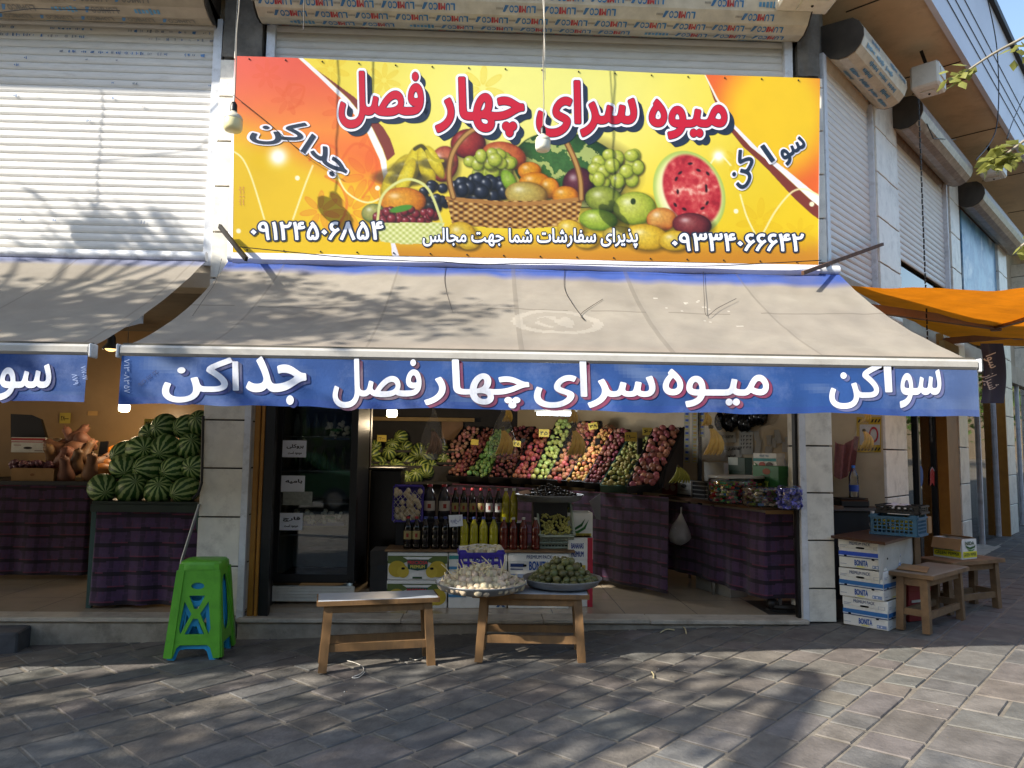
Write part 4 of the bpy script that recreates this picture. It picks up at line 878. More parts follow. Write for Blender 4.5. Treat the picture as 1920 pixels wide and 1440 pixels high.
for i, (a, P_) in enumerate((((2.2, -1.25), [(1.6, -1.05), (1.1, -.95), (.6, -1.15)]), ((1.9, -1.75), [(1.35, -1.5), (.8, -1.55), (.25, -1.75)]), ((2.0, -1.6), [(1.2, -1.95), (.6, -2.15)]), ((.8, -3.6), [(1.9, -3.0), (2.3, -2.85)]))):
    z = 5.05; path = [up_from(p, z) - o_ for p in (a, *P_)]; mb.tube(path, [.035, .028, .02, .012][:len(path)], 6)
    for p in path[1:]:
        for k in range(34):
            s_ = p + Vector((rr.gauss(0, .22), rr.gauss(0, .16), rr.gauss(0, .1))); leaf(lv, s_, Vector((rr.uniform(-1, 1), rr.uniform(-1, 1), rr.uniform(-1, .2))), rr.uniform(.1, .2), Vector((0, 0, 1)))
mb.build('trunk', M_bark, t, False); lv.build('crown', M_leaf, t, False)
# sapling at the right whose sprays of leaves reach into the picture
rr = random.Random(8); t = thing('sapling', 'young tree at the right edge reaching pale yellowing leaf sprays into view', 'tree', (4.6, -3.3, gz(4.6))); o_ = Vector(t.location)
mb = MB(); lv = MB(); mb.tube([(0, 0, 0), (.02, .05, 1.5), (-.05, .1, 3.0), (0, .1, 4.2)], [.06, .05, .035, .02], 10)
for pts, lf in (([(1990, 30), (1920, 70), (1862, 101), (1806, 138)], [(1, .3), (1.0, 1.0)]), ([(2000, 225), (1930, 258), (1892, 285), (1868, 300)], [(.62, 1.5), (.78, 1.4), (1, 1.2)]), ([(1975, 60), (1935, 85), (1925, 95)], [(1, .8)]), ([(1960, 440), (1925, 455), (1914, 462)], [(1, .7)])):
    P_ = [onY(u, v, -2.3) - o_ for u, v in spline(pts, 4)]; mb.tube([Vector((0, .1, P_[0].z - .2))] + P_, [.02] + [.009 - .004 * k / len(P_) for k in range(len(P_))], 6)
    for f, s_ in lf:
        p = P_[min(len(P_) - 1, int(f * len(P_)))]
        for k in range(int(13 * s_)): leaf(lv, p + Vector((rr.gauss(0, .035), rr.gauss(0, .03), rr.gauss(0, .025))), Vector((rr.uniform(-1, .5), rr.uniform(-1, .6), rr.uniform(-.8, .15))), rr.uniform(.05, .11), Vector((rr.uniform(-.6, .6), rr.uniform(-.6, .6), 1)))
mb.build('trunk', mat('pale_twig', '8a8272', .8), t, False); lv.build('crown', leafmat('pale_leaf', '8a8d4a', .45), t, False)
for k, (x, y) in enumerate(((-9, -22), (2, -23), (12, -22), (21, -20), (26, -12), (25, 1), (29, 11), (33, 20))):
    tree((x, y, gz(x)), 3.0, .75, 'tall tree standing in the row across the road', 20 + k, 3.0, 34, .34, (0, 0), .22, 7, 'trees across the road')

# across the road: seen only as reflections in the glass, the building added to darken them
FB = thing('added_far_building', 'plain tan building added across the road, unseen but for dark reflections', 'building', (0, -30, gz(0) - .5)); mb = MB(); mb.box((0, 0, 5), (110, 4, 11)); mb.box((48, 34, 4), (6, 60, 10)); mb.build('wall', mat('far_wall', '6f6250', .9, var=.25, scale=.4), FB, False); 
for i in range(-8, 9):
    for z in (2, 5): mb = MB(); mb.box((i * 3.2, 2.01, z), (1.6, .05, 1.7)); mb.build('window', mat('far_window', '23282c', .2), FB, False)
def parked_car(label, loc, rz, m):
    t = thing('parked_car', label, 'car', loc, rz); prof = [(-2.1, .3), (-2.15, .62), (-1.95, .85), (-1.35, .93), (-.85, 1.38), (-.5, 1.46), (.55, 1.45), (1.25, 1.0), (1.95, .85), (2.12, .6), (2.1, .3), (1.72, .28), (1.62, .52), (1.38, .62), (1.12, .52), (1.02, .28), (-.98, .28), (-1.08, .52), (-1.34, .62), (-1.6, .52), (-1.7, .28)]
    mb = MB(); mb.slab([(x, -.84, z) for x, z in prof], (0, -1, 0), 1.68); mb.build('body', m, t, False)
    for y in (-.85, .85):
        mb = MB(); mb.quad(*[(x, y, z) for x, z in ((-1.15, .95), (-.1, .95), (-.1, 1.38), (-.75, 1.36))]); mb.quad(*[(x, y, z) for x, z in ((-.02, .95), (1.1, .97), (.5, 1.38), (-.02, 1.38))]); mb.build('window', mat('car_glass', '0e1214', .05), t, False)
        for x in (-1.34, 1.37):
            mb = MB(); mb.M = Matrix.Translation((x, y * .92, .31)) @ Matrix.Rotation(R(90), 4, 'X'); mb.lathe([(.2, -.09), (.3, -.09), (.31, 0), (.3, .09), (.2, .09)], 24); w_ = mb.build('wheel', M_black, t, False)
            mb = MB(); mb.M = Matrix.Translation((x, y * 1.02, .31)) @ Matrix.Rotation(R(90), 4, 'X'); mb.lathe([(.19, -.01), (.21, .01), (.19, .02)], 24)
            for k in range(7): a = k * .898; mb.bar((0, 0, .01), (.19 * math.cos(a), .19 * math.sin(a), .01), .035, .02)
            mb.build('rim', mat('rim_metal', 'a0a2a4', .3, .8), w_, False)
    mb = MB(); mb.box((0, 0, .35), (3.9, 1.72, .1)); mb.build('sill', M_black, t, False); return t
parked_car('dark green car parked across from the fridge, behind the photographer', (-5.0, -12.6, gz(-5)), 0, mat('green_paint', '1f4a2c', .25, var=.03))
parked_car('white car parked along the road to the right', (13.5, -9.5, gz(13.5)), R(30), mat('white_paint', 'c4c6c8', .25, var=.03))

# ================================================================ things out on the pavement
def cut(mb, outline, holes, to3, th):        # plate with holes: to3(x, y, depth)
    c = bpy.data.curves.new('t', 'CURVE'); c.dimensions = '2D'; c.fill_mode = 'FRONT'
    for lp in [outline] + holes:
        s = c.splines.new('POLY'); s.points.add(len(lp) - 1); s.use_cyclic_u = True
        for p, q in zip(s.points, lp): p.co = (q[0], q[1], 0, 1)
    o = bpy.data.objects.new('t', c); C.objects.link(o); bpy.context.view_layer.update(); me = o.evaluated_get(bpy.context.evaluated_depsgraph_get()).to_mesh()
    V = [(v.co.x, v.co.y) for v in me.vertices]; P = [tuple(p.vertices) for p in me.polygons]; bpy.data.objects.remove(o); bpy.data.curves.remove(c)
    mb.add([to3(x, y, 0) for x, y in V], P, False); mb.add([to3(x, y, th) for x, y in V], [p[::-1] for p in P], False)
    for lp in [outline] + holes:
        k = len(lp); mb.add([to3(x, y, 0) for x, y in lp] + [to3(x, y, th) for x, y in lp], [(i, (i + 1) % k, (i + 1) % k + k, i + k) for i in range(k)], False)
def oval(cx, cy, rx, ry, n=18, p=2.0): return [(cx + rx * math.copysign(abs(math.cos(a)) ** (2 / p), math.cos(a)), cy + ry * math.copysign(abs(math.sin(a)) ** (2 / p), math.sin(a))) for a in (2 * math.pi * k / n for k in range(n))]
def plastic_stool(name, label, m, loc, rz, s=1.0, oval_only=False):
    t = thing(name, label, 'stool', loc, rz, None); H = .66 * s; wt, wb = .135 * s, .19 * s
    for k in range(4):
        mb = MB(); mb.M = Matrix.Rotation(R(90) * k, 4, 'Z')
        def to3(x, y, d):                    # x -1..1 across, y 0..1 up
            w_ = wb + (wt - wb) * y; return Vector((x * w_, -(w_ - d) + .012 * s * (1 - abs(x) ** 6) * 0, y * H))
        out = [(-1, 0), (-.72, 0), (-.62, .1), (-.5, .13), (.5, .13), (.62, .1), (.72, 0), (1, 0), (1, .9), (.96, .97), (-.96, .97), (-1, .9)]
        if k % 2 == 0: hs = [oval(0, .74, .3, .035), [(-.36, .64), (.36, .64), (.08, .5), (-.08, .5)], [(-.38, .24), (.38, .24), (.1, .4), (-.1, .4)], [(-.52, .58), (-.62, .3), (-.54, .24), (-.18, .45)], [(.52, .58), (.62, .3), (.54, .24), (.18, .45)]]
        else: hs = [oval(0, .54, .5, .3, 20, 3)]
        cut(mb, out, hs, to3, .012); 
        for x in (-.86, .86): mb.bar(to3(x, .0, -.004), to3(x, .9, -.004), .05 * s, .012, (0, -1, 0))
        mb.build('side_panel', m, t, False)
    mb = MB(); mb.lathe([(.0, H - .004), (wt * 1.0, H - .004), (wt * 1.02, H + .004 - .012), (wt * 1.06, H - .03), (wt * 1.08, H - .06)], 32, sq=6); mb.build('seat', m, t, False); return t
M_gpl = mat('green_plastic', '63b032', .42, var=.12, scale=8, dirt=('35701f', .5, 6)); M_bpl = mat('blue_plastic', '2f9ccc', .4, var=.08)
gp = onG(306, 1236); gq = onG(402, 1240); cx = (gp + gq) / 2 + Vector((.02, .17, 0))
plastic_stool('plastic_stool', 'tall green plastic stool with crossed cut outs, stacked over a blue one', M_gpl, (cx.x, cx.y, gz(cx.x) + .02), R(4), 1.0)
plastic_stool('plastic_stool', 'bright blue plastic stool nested inside the green one', M_bpl, (cx.x - .004, cx.y - .004, gz(cx.x)), R(2), .86)
M_wood = mat('honey_wood', '80603c', .7, var=.3, scale=5, stretch=(1, 1, .25), bump=.25, bscale=30, dirt=('4a3d2e', .85, 4.5)); M_wood2 = mat('weathered_wood', '7a5f42', .7, var=.35, scale=6, bump=.3, dirt=('4a3a28', .7, 5))
M_lam = mat('grey_laminate', 'b6bcc4', .35, var=.12, scale=5, dirt=('6b6c6e', .5, 5))
def bench(name, label, cat, loc, rz, L, W, H, top, splay=.03, wood=None, ap=.06):
    wood = wood or M_wood; t = thing(name, label, cat, loc, rz, None); mb = MB(); mb.box((0, 0, H - .012), (L, W, .024), bev=.003); tp = mb.build('table_top', top, t, False)
    mb = MB(); 
    for x, y, dx, dy in ((0, -W / 2 - .004, L + .012, .012), (0, W / 2 + .004, L + .012, .012), (-L / 2 - .004, 0, .012, W), (L / 2 + .004, 0, .012, W)): mb.box((x, y, H - .018), (dx, dy, .03))
    mb.build('edging', wood, tp, False); lx, ly = L / 2 - .07, W / 2 - .035
    for sx in (-1, 1):
        for sy in (-1, 1):
            mb = MB(); mb.bar((sx * (lx + splay), sy * (ly + splay * .6), 0), (sx * lx, sy * ly, H - .026), .055, .05, (0, 1, 0)); mb.build('leg', wood, t, False)
    for sy in (-1, 1):
        mb = MB(); mb.bar((-lx, sy * (ly + .0), H - .026 - ap / 2), (lx, sy * (ly + .0), H - .026 - ap / 2), .03, ap); mb.build('apron', wood, t, False)
        mb = MB(); mb.bar((-lx - splay * .6, sy * (ly + splay * .4), H * .33), (lx + splay * .6, sy * (ly + splay * .4), H * .33), .028, .05); mb.build('stretcher', wood, t, False)
    for sx in (-1, 1):
        mb = MB(); mb.bar((sx * lx, -ly, H - .026 - ap / 2), (sx * lx, ly, H - .026 - ap / 2), .03, ap); mb.build('apron', wood, t, False)
        if L < .5: mb = MB(); mb.bar((sx * (lx + splay * .5), -ly, H * .28), (sx * (lx + splay * .5), ly, H * .28), .028, .05); mb.build('stretcher', wood, t, False)
    return t
def between(p, q, W): d = (q - p); rz = math.atan2(d.y, d.x); n = Vector((-math.sin(rz), math.cos(rz), 0)); c = (p + q) / 2 + n * (W / 2 - .03); return (c.x, c.y, gz(c.x)), rz, d.length
p, q = onG(607, 1262), onG(805, 1245); l_, rz_, d_ = between(p, q, .27); bench('bench', 'empty wooden bench with worn grey top before the fridge', 'bench', l_, rz_, d_ + .1, .27, .46, M_lam)
p, q = onG(903, 1242), onG(1085, 1240); l_, rz_, d_ = between(p, q, .36); B2 = (Vector(l_), rz_, d_); bench('bench', 'wooden bench carrying the two round metal trays', 'bench', l_, rz_, d_ + .12, .36, .46, M_lam)
M_tray = mat('tray_metal', '8a8d90', .5, .6, var=.1, scale=12)
def tray(c, r, label):
    t = thing('round_tray', label, 'tray', tuple(c)); mb = MB(); mb.lathe([(0, 0), (r * .78, .002), (r * .93, .018), (r, .052), (r * 1.03, .056), (r * 1.035, .05), (r * .97, .034), (r * .92, .008), (r * .8, -.006), (0, -.008)], 40); mb.build('dish', M_tray, t, False); return t
zt = B2[0].z + .472
def topat(u, v, z): return onZ(u, v, z)
t1 = topat(902, 1098, zt + .03); t1.z = zt + .006; tray(t1, .305, 'round metal tray heaped with garlic bulbs'); t2 = topat(1054, 1090, zt + .03); t2.z = zt + .006; tray(t2, .275, 'round metal tray heaped with green tomatillo like fruit')
M_gar = mat('garlic_skin', 'c6b492', .65, orand=.25, var=.25, scale=14, dirt=('9c8468', .6, 12)); M_stalk = mat('garlic_stalk', 'cdbf96', .7)
def lobes(d): a = math.atan2(d.y, d.x); return 1 + .07 * math.cos(a * 7) * (1 - d.z * d.z) + (.3 * max(0, d.z - .75) * 4)
PROTO = {}
def proto_garlic():
    t = thing('garlic_bulb', 'pale garlic bulb heaped on the round tray', 'garlic', (0, 0, -50), 0, 'garlic bulbs on the tray'); mb = MB(); mb.ball((0, 0, 0), (.03, .03, .026), 12, 8, lobes); mb.build('bulb', M_gar, t, False)
    mb = MB(); mb.tube([(0, 0, .02), (.004, .002, .04), (.012, .006, .075)], [.006, .004, .0035], 6); mb.v = [(a, b, c if c < .04 else .04 + (c - .04) * .4) for a, b, c in mb.v]; mb.build('stalk', M_stalk, t, False); return t
def heap(c, r, h, n, size, seed):
    rr = random.Random(seed); out = []
    for layer in range(40):
        f = layer / 9.0; z = layer * size * 1.25
        if z > h: break
        rad = r * (1 - z / h) ** .75; k = max(1, int((2 * math.pi * rad / (size * 2.0))))
        for ring in range(3):
            rd = rad - ring * size * 1.9
            if rd < size * .4 and ring: break
            kk = max(1, int(2 * math.pi * max(rd, size * .3) / (size * 2.05))); a0 = rr.uniform(0, 6)
            for i in range(kk):
                a = a0 + 2 * math.pi * i / kk; out.append(Vector((c.x + rd * math.cos(a) + rr.gauss(0, size * .18), c.y + rd * math.sin(a) + rr.gauss(0, size * .18), c.z + .03 + z - ring * size * .15 + rr.gauss(0, size * .2))))
    rr.shuffle(out); out.sort(key=lambda p: -p.z + p.y * .35); return out[:n]
g = proto_garlic(); first = True
for p in heap(t1, .275, .13, 260, .0225, 3):
    rt = (rnd.uniform(-1.4, 1.4), rnd.uniform(-1.4, 1.4), rnd.uniform(0, 6)); s_ = rnd.uniform(.68, 1.05)
    if first: g.location = p; g.rotation_euler = rt; first = False
    else: dup(g, p, rot=rt, scale=s_)
mb = MB()
for k in range(22):
    a, d = rnd.uniform(0, 6.28), rnd.uniform(.05, .24); p = t1 + Vector((d * math.cos(a), d * math.sin(a), .06 + .1 * (1 - d / .28))); e = Vector((rnd.uniform(-1, 1), rnd.uniform(-1, 1), rnd.uniform(.1, .9))).normalized() * rnd.uniform(.07, .13); mb.tube([p, p + e * .5 + Vector((0, 0, .01)), p + e], [.005, .0045, .003], 6)
o = single('garlic_stalks', mb, M_stalk, 'long dry stalks sticking out of the garlic heap', 'garlic'); o['kind'] = 'stuff'
M_grn = mat('green_fruit', '4f5c26', .4, orand=.3, var=.3, scale=22, cols=('56652c', '414d20', '6b6a35'), dirt=('7a5a34', .5, 16))
def fruit_proto(name, label, cat, r, m, group, el=1.0, dim=.12):
    mb = MB(); mb.ball((0, 0, 0), (r, r, r * el), 12, 8, (lambda d: 1 - dim * max(0, abs(d.z) - .8) * 5 * (.6 if d.z < 0 else 1)) if dim else None); return single(name, mb, m, label, cat, (0, 0, -50), group)
g = fruit_proto('green_fruit', 'dull green round fruit heaped on the second tray', 'green fruit', .0275, M_grn, 'green fruit on the tray', 1.0, .1); first = True
for p in heap(t2, .225, .17, 170, .0275, 5):
    rt = (rnd.uniform(0, 6), rnd.uniform(0, 6), 0); s_ = rnd.uniform(.85, 1.1)
    if first: g.location = p; g.rotation_euler = rt; first = False
    else: dup(g, p, rot=rt, scale=s_)
# stackable crates with slotted walls
def crate(name, label, loc, rz, L, W, H, m, cat='crate', slots=(6, 3), group=None, rx=0, ry=0):
    t = thing(name, label, cat, loc, 0, group); t.rotation_euler = (rx, ry, rz); th = .008
    for k, (len_, off, ang) in enumerate(((L, W, 0), (W, L, 90), (L, W, 180), (W, L, 270))):
        mb = MB(); mb.M = Matrix.Rotation(R(ang), 4, 'Z'); nx = max(2, int(slots[0] * len_ / L)); nz = slots[1]; hs = []
        for i in range(nx):
            for j in range(nz):
                x0 = -len_ / 2 + len_ * (.08 + .84 * i / nx); x1 = -len_ / 2 + len_ * (.08 + .84 * (i + .72) / nx); z0 = H * (.14 + .66 * j / nz); z1 = H * (.14 + .66 * (j + .68) / nz); hs.append([(x0, z0), (x1, z0), (x1, z1), (x0, z1)])
        cut(mb, [(-len_ / 2, 0), (len_ / 2, 0), (len_ / 2, H), (len_ * .36, H), (len_ * .32, H * .9), (-len_ * .32, H * .9), (-len_ * .36, H), (-len_ / 2, H)], hs, lambda x, y, d: Vector((x, -off / 2 + d, y)), th)
        mb.box((0, -off / 2 - .004, H * .87), (len_ * .98, .014, .014)); mb.box((0, -off / 2 - .004, .01), (len_ * .98, .014, .016)); mb.build('slotted_wall', m, t, False)
    mb = MB(); mb.box((0, 0, .006), (L - .02, W - .02, .008)); mb.build('bottom', m, t, False); return t
M_purp = mat('purple_plastic', '43359a', .4, var=.1); M_net = mat('net_cord', 'd8d2c6', .6); M_blk = mat('crate_black', '17171a', .5, var=.25)
cp = onZ(901, 1079, zt + .004); PC = Vector((cp.x, cp.y + .05, zt + .004))
crate('plastic_crate', 'purple slotted crate of netted garlic behind the garlic tray', tuple(PC), R(3), .34, .24, .2, M_purp)
def net(c, L, W, z, n, rz=0, amp=.03, label='white net stretched over the purple garlic crate'):
    mb = MB(); M_ = Matrix.Translation(c) @ Matrix.Rotation(rz, 4, 'Z')
    f = lambda a, b: M_ @ Vector(((a - .5) * L, (b - .5) * W, z + amp * math.sin(math.pi * min(1, max(0, a))) * math.sin(math.pi * min(1, max(0, b)))))
    for i in range(-n, n):
        for s_ in (1, -1):
            pts = [f(a, (i / n + a * 1.0) if s_ > 0 else (i / n + 1 - a)) for a in [k / 14 for k in range(15)] if 0 <= ((i / n + a) if s_ > 0 else (i / n + 1 - a)) <= 1]
            if len(pts) > 2: mb.tube(pts, .0022, 4)
    return single('garlic_net', mb, M_net, label, 'net')
net(PC, .34, .24, .2, 5, R(3))
mb = MB()
for k in range(30): mb.ball(PC + Vector((rnd.uniform(-.14, .14), rnd.uniform(-.09, .09), .15 + rnd.uniform(0, .05))), (.026, .026, .022), 9, 6, lobes)
o = single('garlic_load', mb, M_gar, 'garlic bulbs filling the purple crate under its net', 'garlic'); o['kind'] = 'stuff'

# ---------------------------------------------------------------- printed cartons
M_card = mat('white_carton', 'e0dfd8', .65, var=.07, scale=5, dirt=('9a907e', .5, 6)); M_kraft = mat('brown_card', '9a7850', .8, var=.15, scale=6); M_boxink = mat('carton_ink', attr=True, rough=.6, var=.08, scale=15); M_hole = mat('hand_hole', '0c0b0a', .9)
def carton(label, loc, rz, L, W, H, prints, group=None, name='carton', lid=True, holes=((.5, .72, .07, .018),), m=None, side=True):
    """prints: (kind, ...) in 0..1 of the front face, y down"""
    t = thing(name, label, 'box', loc, rz, group); m = m or M_card; mb = MB()
    if lid: mb.box((0, 0, H / 2), (L, W, H), bev=.004); mb.box((0, 0, H - H * .16), (L + .006, W + .006, H * .32), bev=.004)
    else:
        for x, y, a, b in ((0, -W / 2 + .003, L, .006), (0, W / 2 - .003, L, .006), (-L / 2 + .003, 0, .006, W - .014), (L / 2 - .003, 0, .006, W - .014)): mb.box((x, y, H / 2), (a, b, H))
        mb.box((0, 0, .006), (L - .02, W - .02, .008))
    mb.build('board', m, t, False)
    for face in range(2 if side else 1):
        D_, o2 = (L, W) if face == 0 else (W, L); M_ = Matrix.Rotation(R(90) * face, 4, 'Z'); ink = MB(); ink.M = M_; hole = MB(); hole.M = M_; lf = [.0045]
        def to3(x, y): return Vector(((x - .5) * D_, -o2 / 2 - lf[0], (1 - y) * H))
        for pr in prints:
            lf[0] += .0003
            k = pr[0]; ink.col = srgb(pr[1])
            if k == 'rect': x0, y0, x1, y1 = pr[2]; ink.quad(to3(x0, y0), to3(x0, y1), to3(x1, y1), to3(x1, y0))
            elif k == 'poly': ink.add([to3(*p) for p in pr[2]], [tuple(range(len(pr[2])))[::-1]], False)
            elif k == 'oval': cx_, cy_, rx_, ry_ = pr[2]; ink.add([to3(*p) for p in oval(cx_, cy_, rx_, ry_ * 1)], [tuple(range(18))[::-1]], False)
            elif k == 'text' and (face == 0 or len(pr) > 5): write(ink, pr[2], pr[3], to3, bold=pr[4] if len(pr) > 4 else .01, res=2)
        ink.build('print', M_boxink, t, False); lf[0] += .0006
        for hx_, hy_, rw, rh in holes:
            hole.add([to3(*p) for p in oval(hx_, 1 - hy_, rw, rh * D_ / H if rh < .03 else rh, 14, 3)], [tuple(range(14))[::-1]], False)
        if holes: hole.build('hand_hole', M_hole, t, False)
    return t
NV_, BL_ = '23386a', '2360b8'
def bonita(bl, squeeze=False): return [('rect', bl, (.0, .42, 1, .56)), ('rect', NV_, (.0, .6, 1, .63)), ('rect', 'c9d6e4', (.0, .565, 1, .59)), ('text', NV_, 'PREMIUM PACK', (.25, .07, .72, .18), .012), ('text', '1f4f9a', 'BONITA', (.36, .7, .66, .9), .03), ('oval', 'd8d080', (.5, .93, .1, .03)), ('rect', '7f93b8', (.76, .84, .97, .95)), ('rect', '9aa3b0', (.03, .2, .2, .22)), ('rect', '9aa3b0', (.03, .25, .16, .27)), ('rect', '9aa3b0', (.03, .86, .18, .88)), ('rect', '9aa3b0', (.8, .2, .95, .21)), ('rect', '9aa3b0', (.8, .3, .95, .31)), ('rect', '9aa3b0', (.8, .2, .81, .3)), ('rect', '9aa3b0', (.94, .2, .95, .31)), ('rect', 'e5e8ee', (.78, .87, .8, .92)), ('rect', 'e5e8ee', (.85, .87, .88, .92))]
HB = ((.5, .73, .1, .022), (.16, .42, .035, .022), (.78, .36, .035, .022))
fl, fr = onG(1577, 1171), onG(1661, 1184); dv = fr - fl; rz_ = math.atan2(dv.y, dv.x); Lb = dv.length; nrm = Vector((-math.sin(rz_), math.cos(rz_), 0)); cb_ = (fl + fr) / 2 + nrm * .19; zb = gz(cb_.x); BH = .222
for k, (lab, off, r2, bl) in enumerate((('white and blue fruit carton at the bottom of the pavement stack', (.02, 0), 0, '2a6aa8'), ('white and blue fruit carton in the middle of the pavement stack', (-.005, -.01), R(-2), '2a6aa8'), ('white fruit carton with bright blue band on top of the pavement stack', (0, .01), R(1), '2450c0'))):
    carton(lab, (cb_.x + off[0], cb_.y + off[1], zb + k * (BH + .004)), rz_ + r2, Lb, .38, BH, bonita(bl), 'cartons stacked by the corner pillar', holes=HB)
# board table behind them
tz = zb + 3 * (BH + .004); tp = [onZ(*q_, tz + .02) + Vector((0, .12, 0)) for q_ in ((1571, 1007), (1676, 1021), (1744, 1002), (1655, 993))]
T = thing('display_table', 'makeshift display table with brown board top and white cloth side', 'table', tuple(sum(tp, Vector()) / 4 - Vector((0, 0, tz))))
mb = MB(); mb.slab(tp, (0, 0, 1), .02); mb.build('table_top', mat('brown_board', '4a3024', .35, var=.2, scale=5), T)
mb = MB(); d1 = tp[2] - tp[1]
def cl(a, b): p = tp[1].lerp(tp[2], a); o = Vector((d1.y, -d1.x, 0)).normalized(); return p + Vector((0, 0, -.02 - .3 * b * (1 - .25 * a))) + o * (-.05 + .02 * math.sin(a * 14 + b * 2) * b - .02 * b)
mb.grid(cl, 24, 12); mb.build('cloth', mat('white_cloth', 'b8b5ac', .8, var=.1, scale=4, dirt=('8a8272', .5, 5)), T)
for k, p in enumerate((tp[2], tp[3])): mb = MB(); c_ = p.lerp(sum(tp, Vector()) / 4, .15); mb.box((c_.x, c_.y, (tz + gz(c_.x)) / 2), (.05, .05, tz - gz(c_.x))); mb.build('leg', M_wood2, T)
rc = tp[1].lerp(tp[2], .55) + nrm * .3; 
carton('red carton standing on the pavement under the display table', (rc.x - .12, rc.y + .05, gz(rc.x)), rz_ + R(-20), .3, .26, .34, [('rect', 'c8c0b4', (.1, .5, .9, .56))], m=mat('red_card', '8a2a2a', .6), holes=())
def small_table(label, l, f, r, H, top):      # floor points of the left, front and right legs
    u = f - l; v = r - f; rz = math.atan2(u.y, u.x); L, W = u.length + .07, v.length + .07; c = (l + r) / 2 + Vector((.015, -.05, 0)); return bench('wooden_stool', label, 'stool', (c.x, c.y, gz(c.x)), rz, L, W, H, top, .012, M_wood2, .07), rz, c
s1_, rs1, c1 = small_table('low wooden stool with a piece of brown card on its top', onG(1690, 1180), onG(1752, 1190), onG(1781, 1158), .44, mat('dull_top', '857a6a', .55, var=.15, scale=6))
mb = MB(); z = gz(c1.x) + .445; pp = [onZ(*q, z) for q in ((1682, 1067), (1738, 1074), (1743, 1064), (1690, 1057))]; mb.slab(pp, (0, 0, 1), -.005); single('card_sheet', mb, M_kraft, 'piece of brown card lying on the nearer wooden stool', 'cardboard')
s2_, rs2, c2 = small_table('wooden stool carrying the green pepper carton', onG(1752, 1146), onG(1806, 1157), onG(1834, 1134), .44, M_wood2)
z = gz(c2.x) + .442
pep = [('rect', 'd2cc2a', (.03, .62, .97, .92)), ('text', '14361c', 'GREEN PEPPER', (.08, .69, .92, .86), .03, 1), ('poly', '2a5a1e', [(.2, .3), (.5, .42), (.8, .36), (.9, .28), (.85, .44), (.55, .52), (.3, .46)]), ('poly', '3a7a28', [(.3, .5), (.6, .56), (.85, .5), (.7, .6), (.45, .6)])]
def open_carton(label, loc, rz, L, W, H, prints, extra=None):
    t = carton(label, loc, rz, L, W, H, prints, lid=False, holes=())
    for k, (x, y, w_, l_, ang) in enumerate(((0, -W / 2 - .002, L, W * .46, 118), (0, W / 2, L, W * .4, -35))):
        mb = MB(); a = R(ang); dy, dz = -math.sin(a) * l_ * (1 if k == 0 else 1), math.cos(a) * l_
        if k == 0: mb.slab([(-w_ / 2, y, H), (w_ / 2, y, H), (w_ / 2, y - .03, H - l_), (-w_ / 2, y - .03, H - l_)], (0, -1, .1), .004)
        else: mb.slab([(-w_ / 2, y, H), (w_ / 2, y, H), (w_ / 2, y - l_, H + .02), (-w_ / 2, y - l_, H + .02)], (0, 0, 1), .004)
        mb.build('flap', M_kraft, t, False)
    return t
gb = open_carton('open green pepper carton with its flap folded out on the far stool', (c2.x - .03, c2.y + .02, z), rs2 + R(2), .26, .2, .17, pep)
mb = MB(); mb.col = srgb('1e4a26'); mb.M = Matrix.Rotation(R(90), 4, 'Z'); write(mb, 'NIDA', (.2, .12, .8, .3), lambda x, y: Vector(((x - .5) * .2, -.13 - .006, (1 - y) * .17)), bold=.03); mb.build('print', M_boxink, gb, False)
# crates on the display table
M_teal = mat('teal_plastic', '1f5a78', .4, var=.12); bp_ = onZ(1697, 1006, tz + .02); rzb = rz_ + R(3)
crate('plastic_crate', 'blue slotted crate of yellow fruit on the display table', (bp_.x + .02, bp_.y + .13, tz + .022), rzb, .36, .26, .17, M_teal, slots=(9, 4))
crate('plastic_crate', 'black crate with white paper on top of the blue crate', (bp_.x + .08, bp_.y + .17, tz + .196), rzb, .33, .25, .07, M_blk)
mb = MB(); mb.grid(lambda a, b: Vector((bp_.x + .06 + (a - .5) * .24, bp_.y + .15 + (b - .5) * .2, tz + .25 + .025 * noise.noise((a * 4, b * 4, 3)) + .02 * math.sin(a * 3.1))), 14, 12); single('paper_sheet', mb, mat('crumpled_paper', 'c6c6c8', .7), 'crumpled white paper lining the upper black crate', 'paper')
M_yf = mat('yellow_fruit', 'b0a02c', .45, var=.2, scale=20); mb = MB()
for k in range(60): mb.ball(Vector((bp_.x + .02, bp_.y + .13, tz + .03)) + Matrix.Rotation(rzb, 3, 'Z') @ Vector((rnd.uniform(-.15, .15), rnd.uniform(-.1, .1), .03 + rnd.uniform(0, .09))), .024, 8, 6)
o = single('yellow_fruit_load', mb, M_yf, 'small yellow fruit filling the blue slotted crate', 'fruit'); o['kind'] = 'stuff'
mb = MB(); c_ = tp[2] + Vector((.02, .0, 0)); mb.box((c_.x, c_.y, tz + .09), (.1, .1, .14), rzb, bev=.004); single('small_carton', mb, M_kraft, 'little brown carton beside the blue crate', 'box')
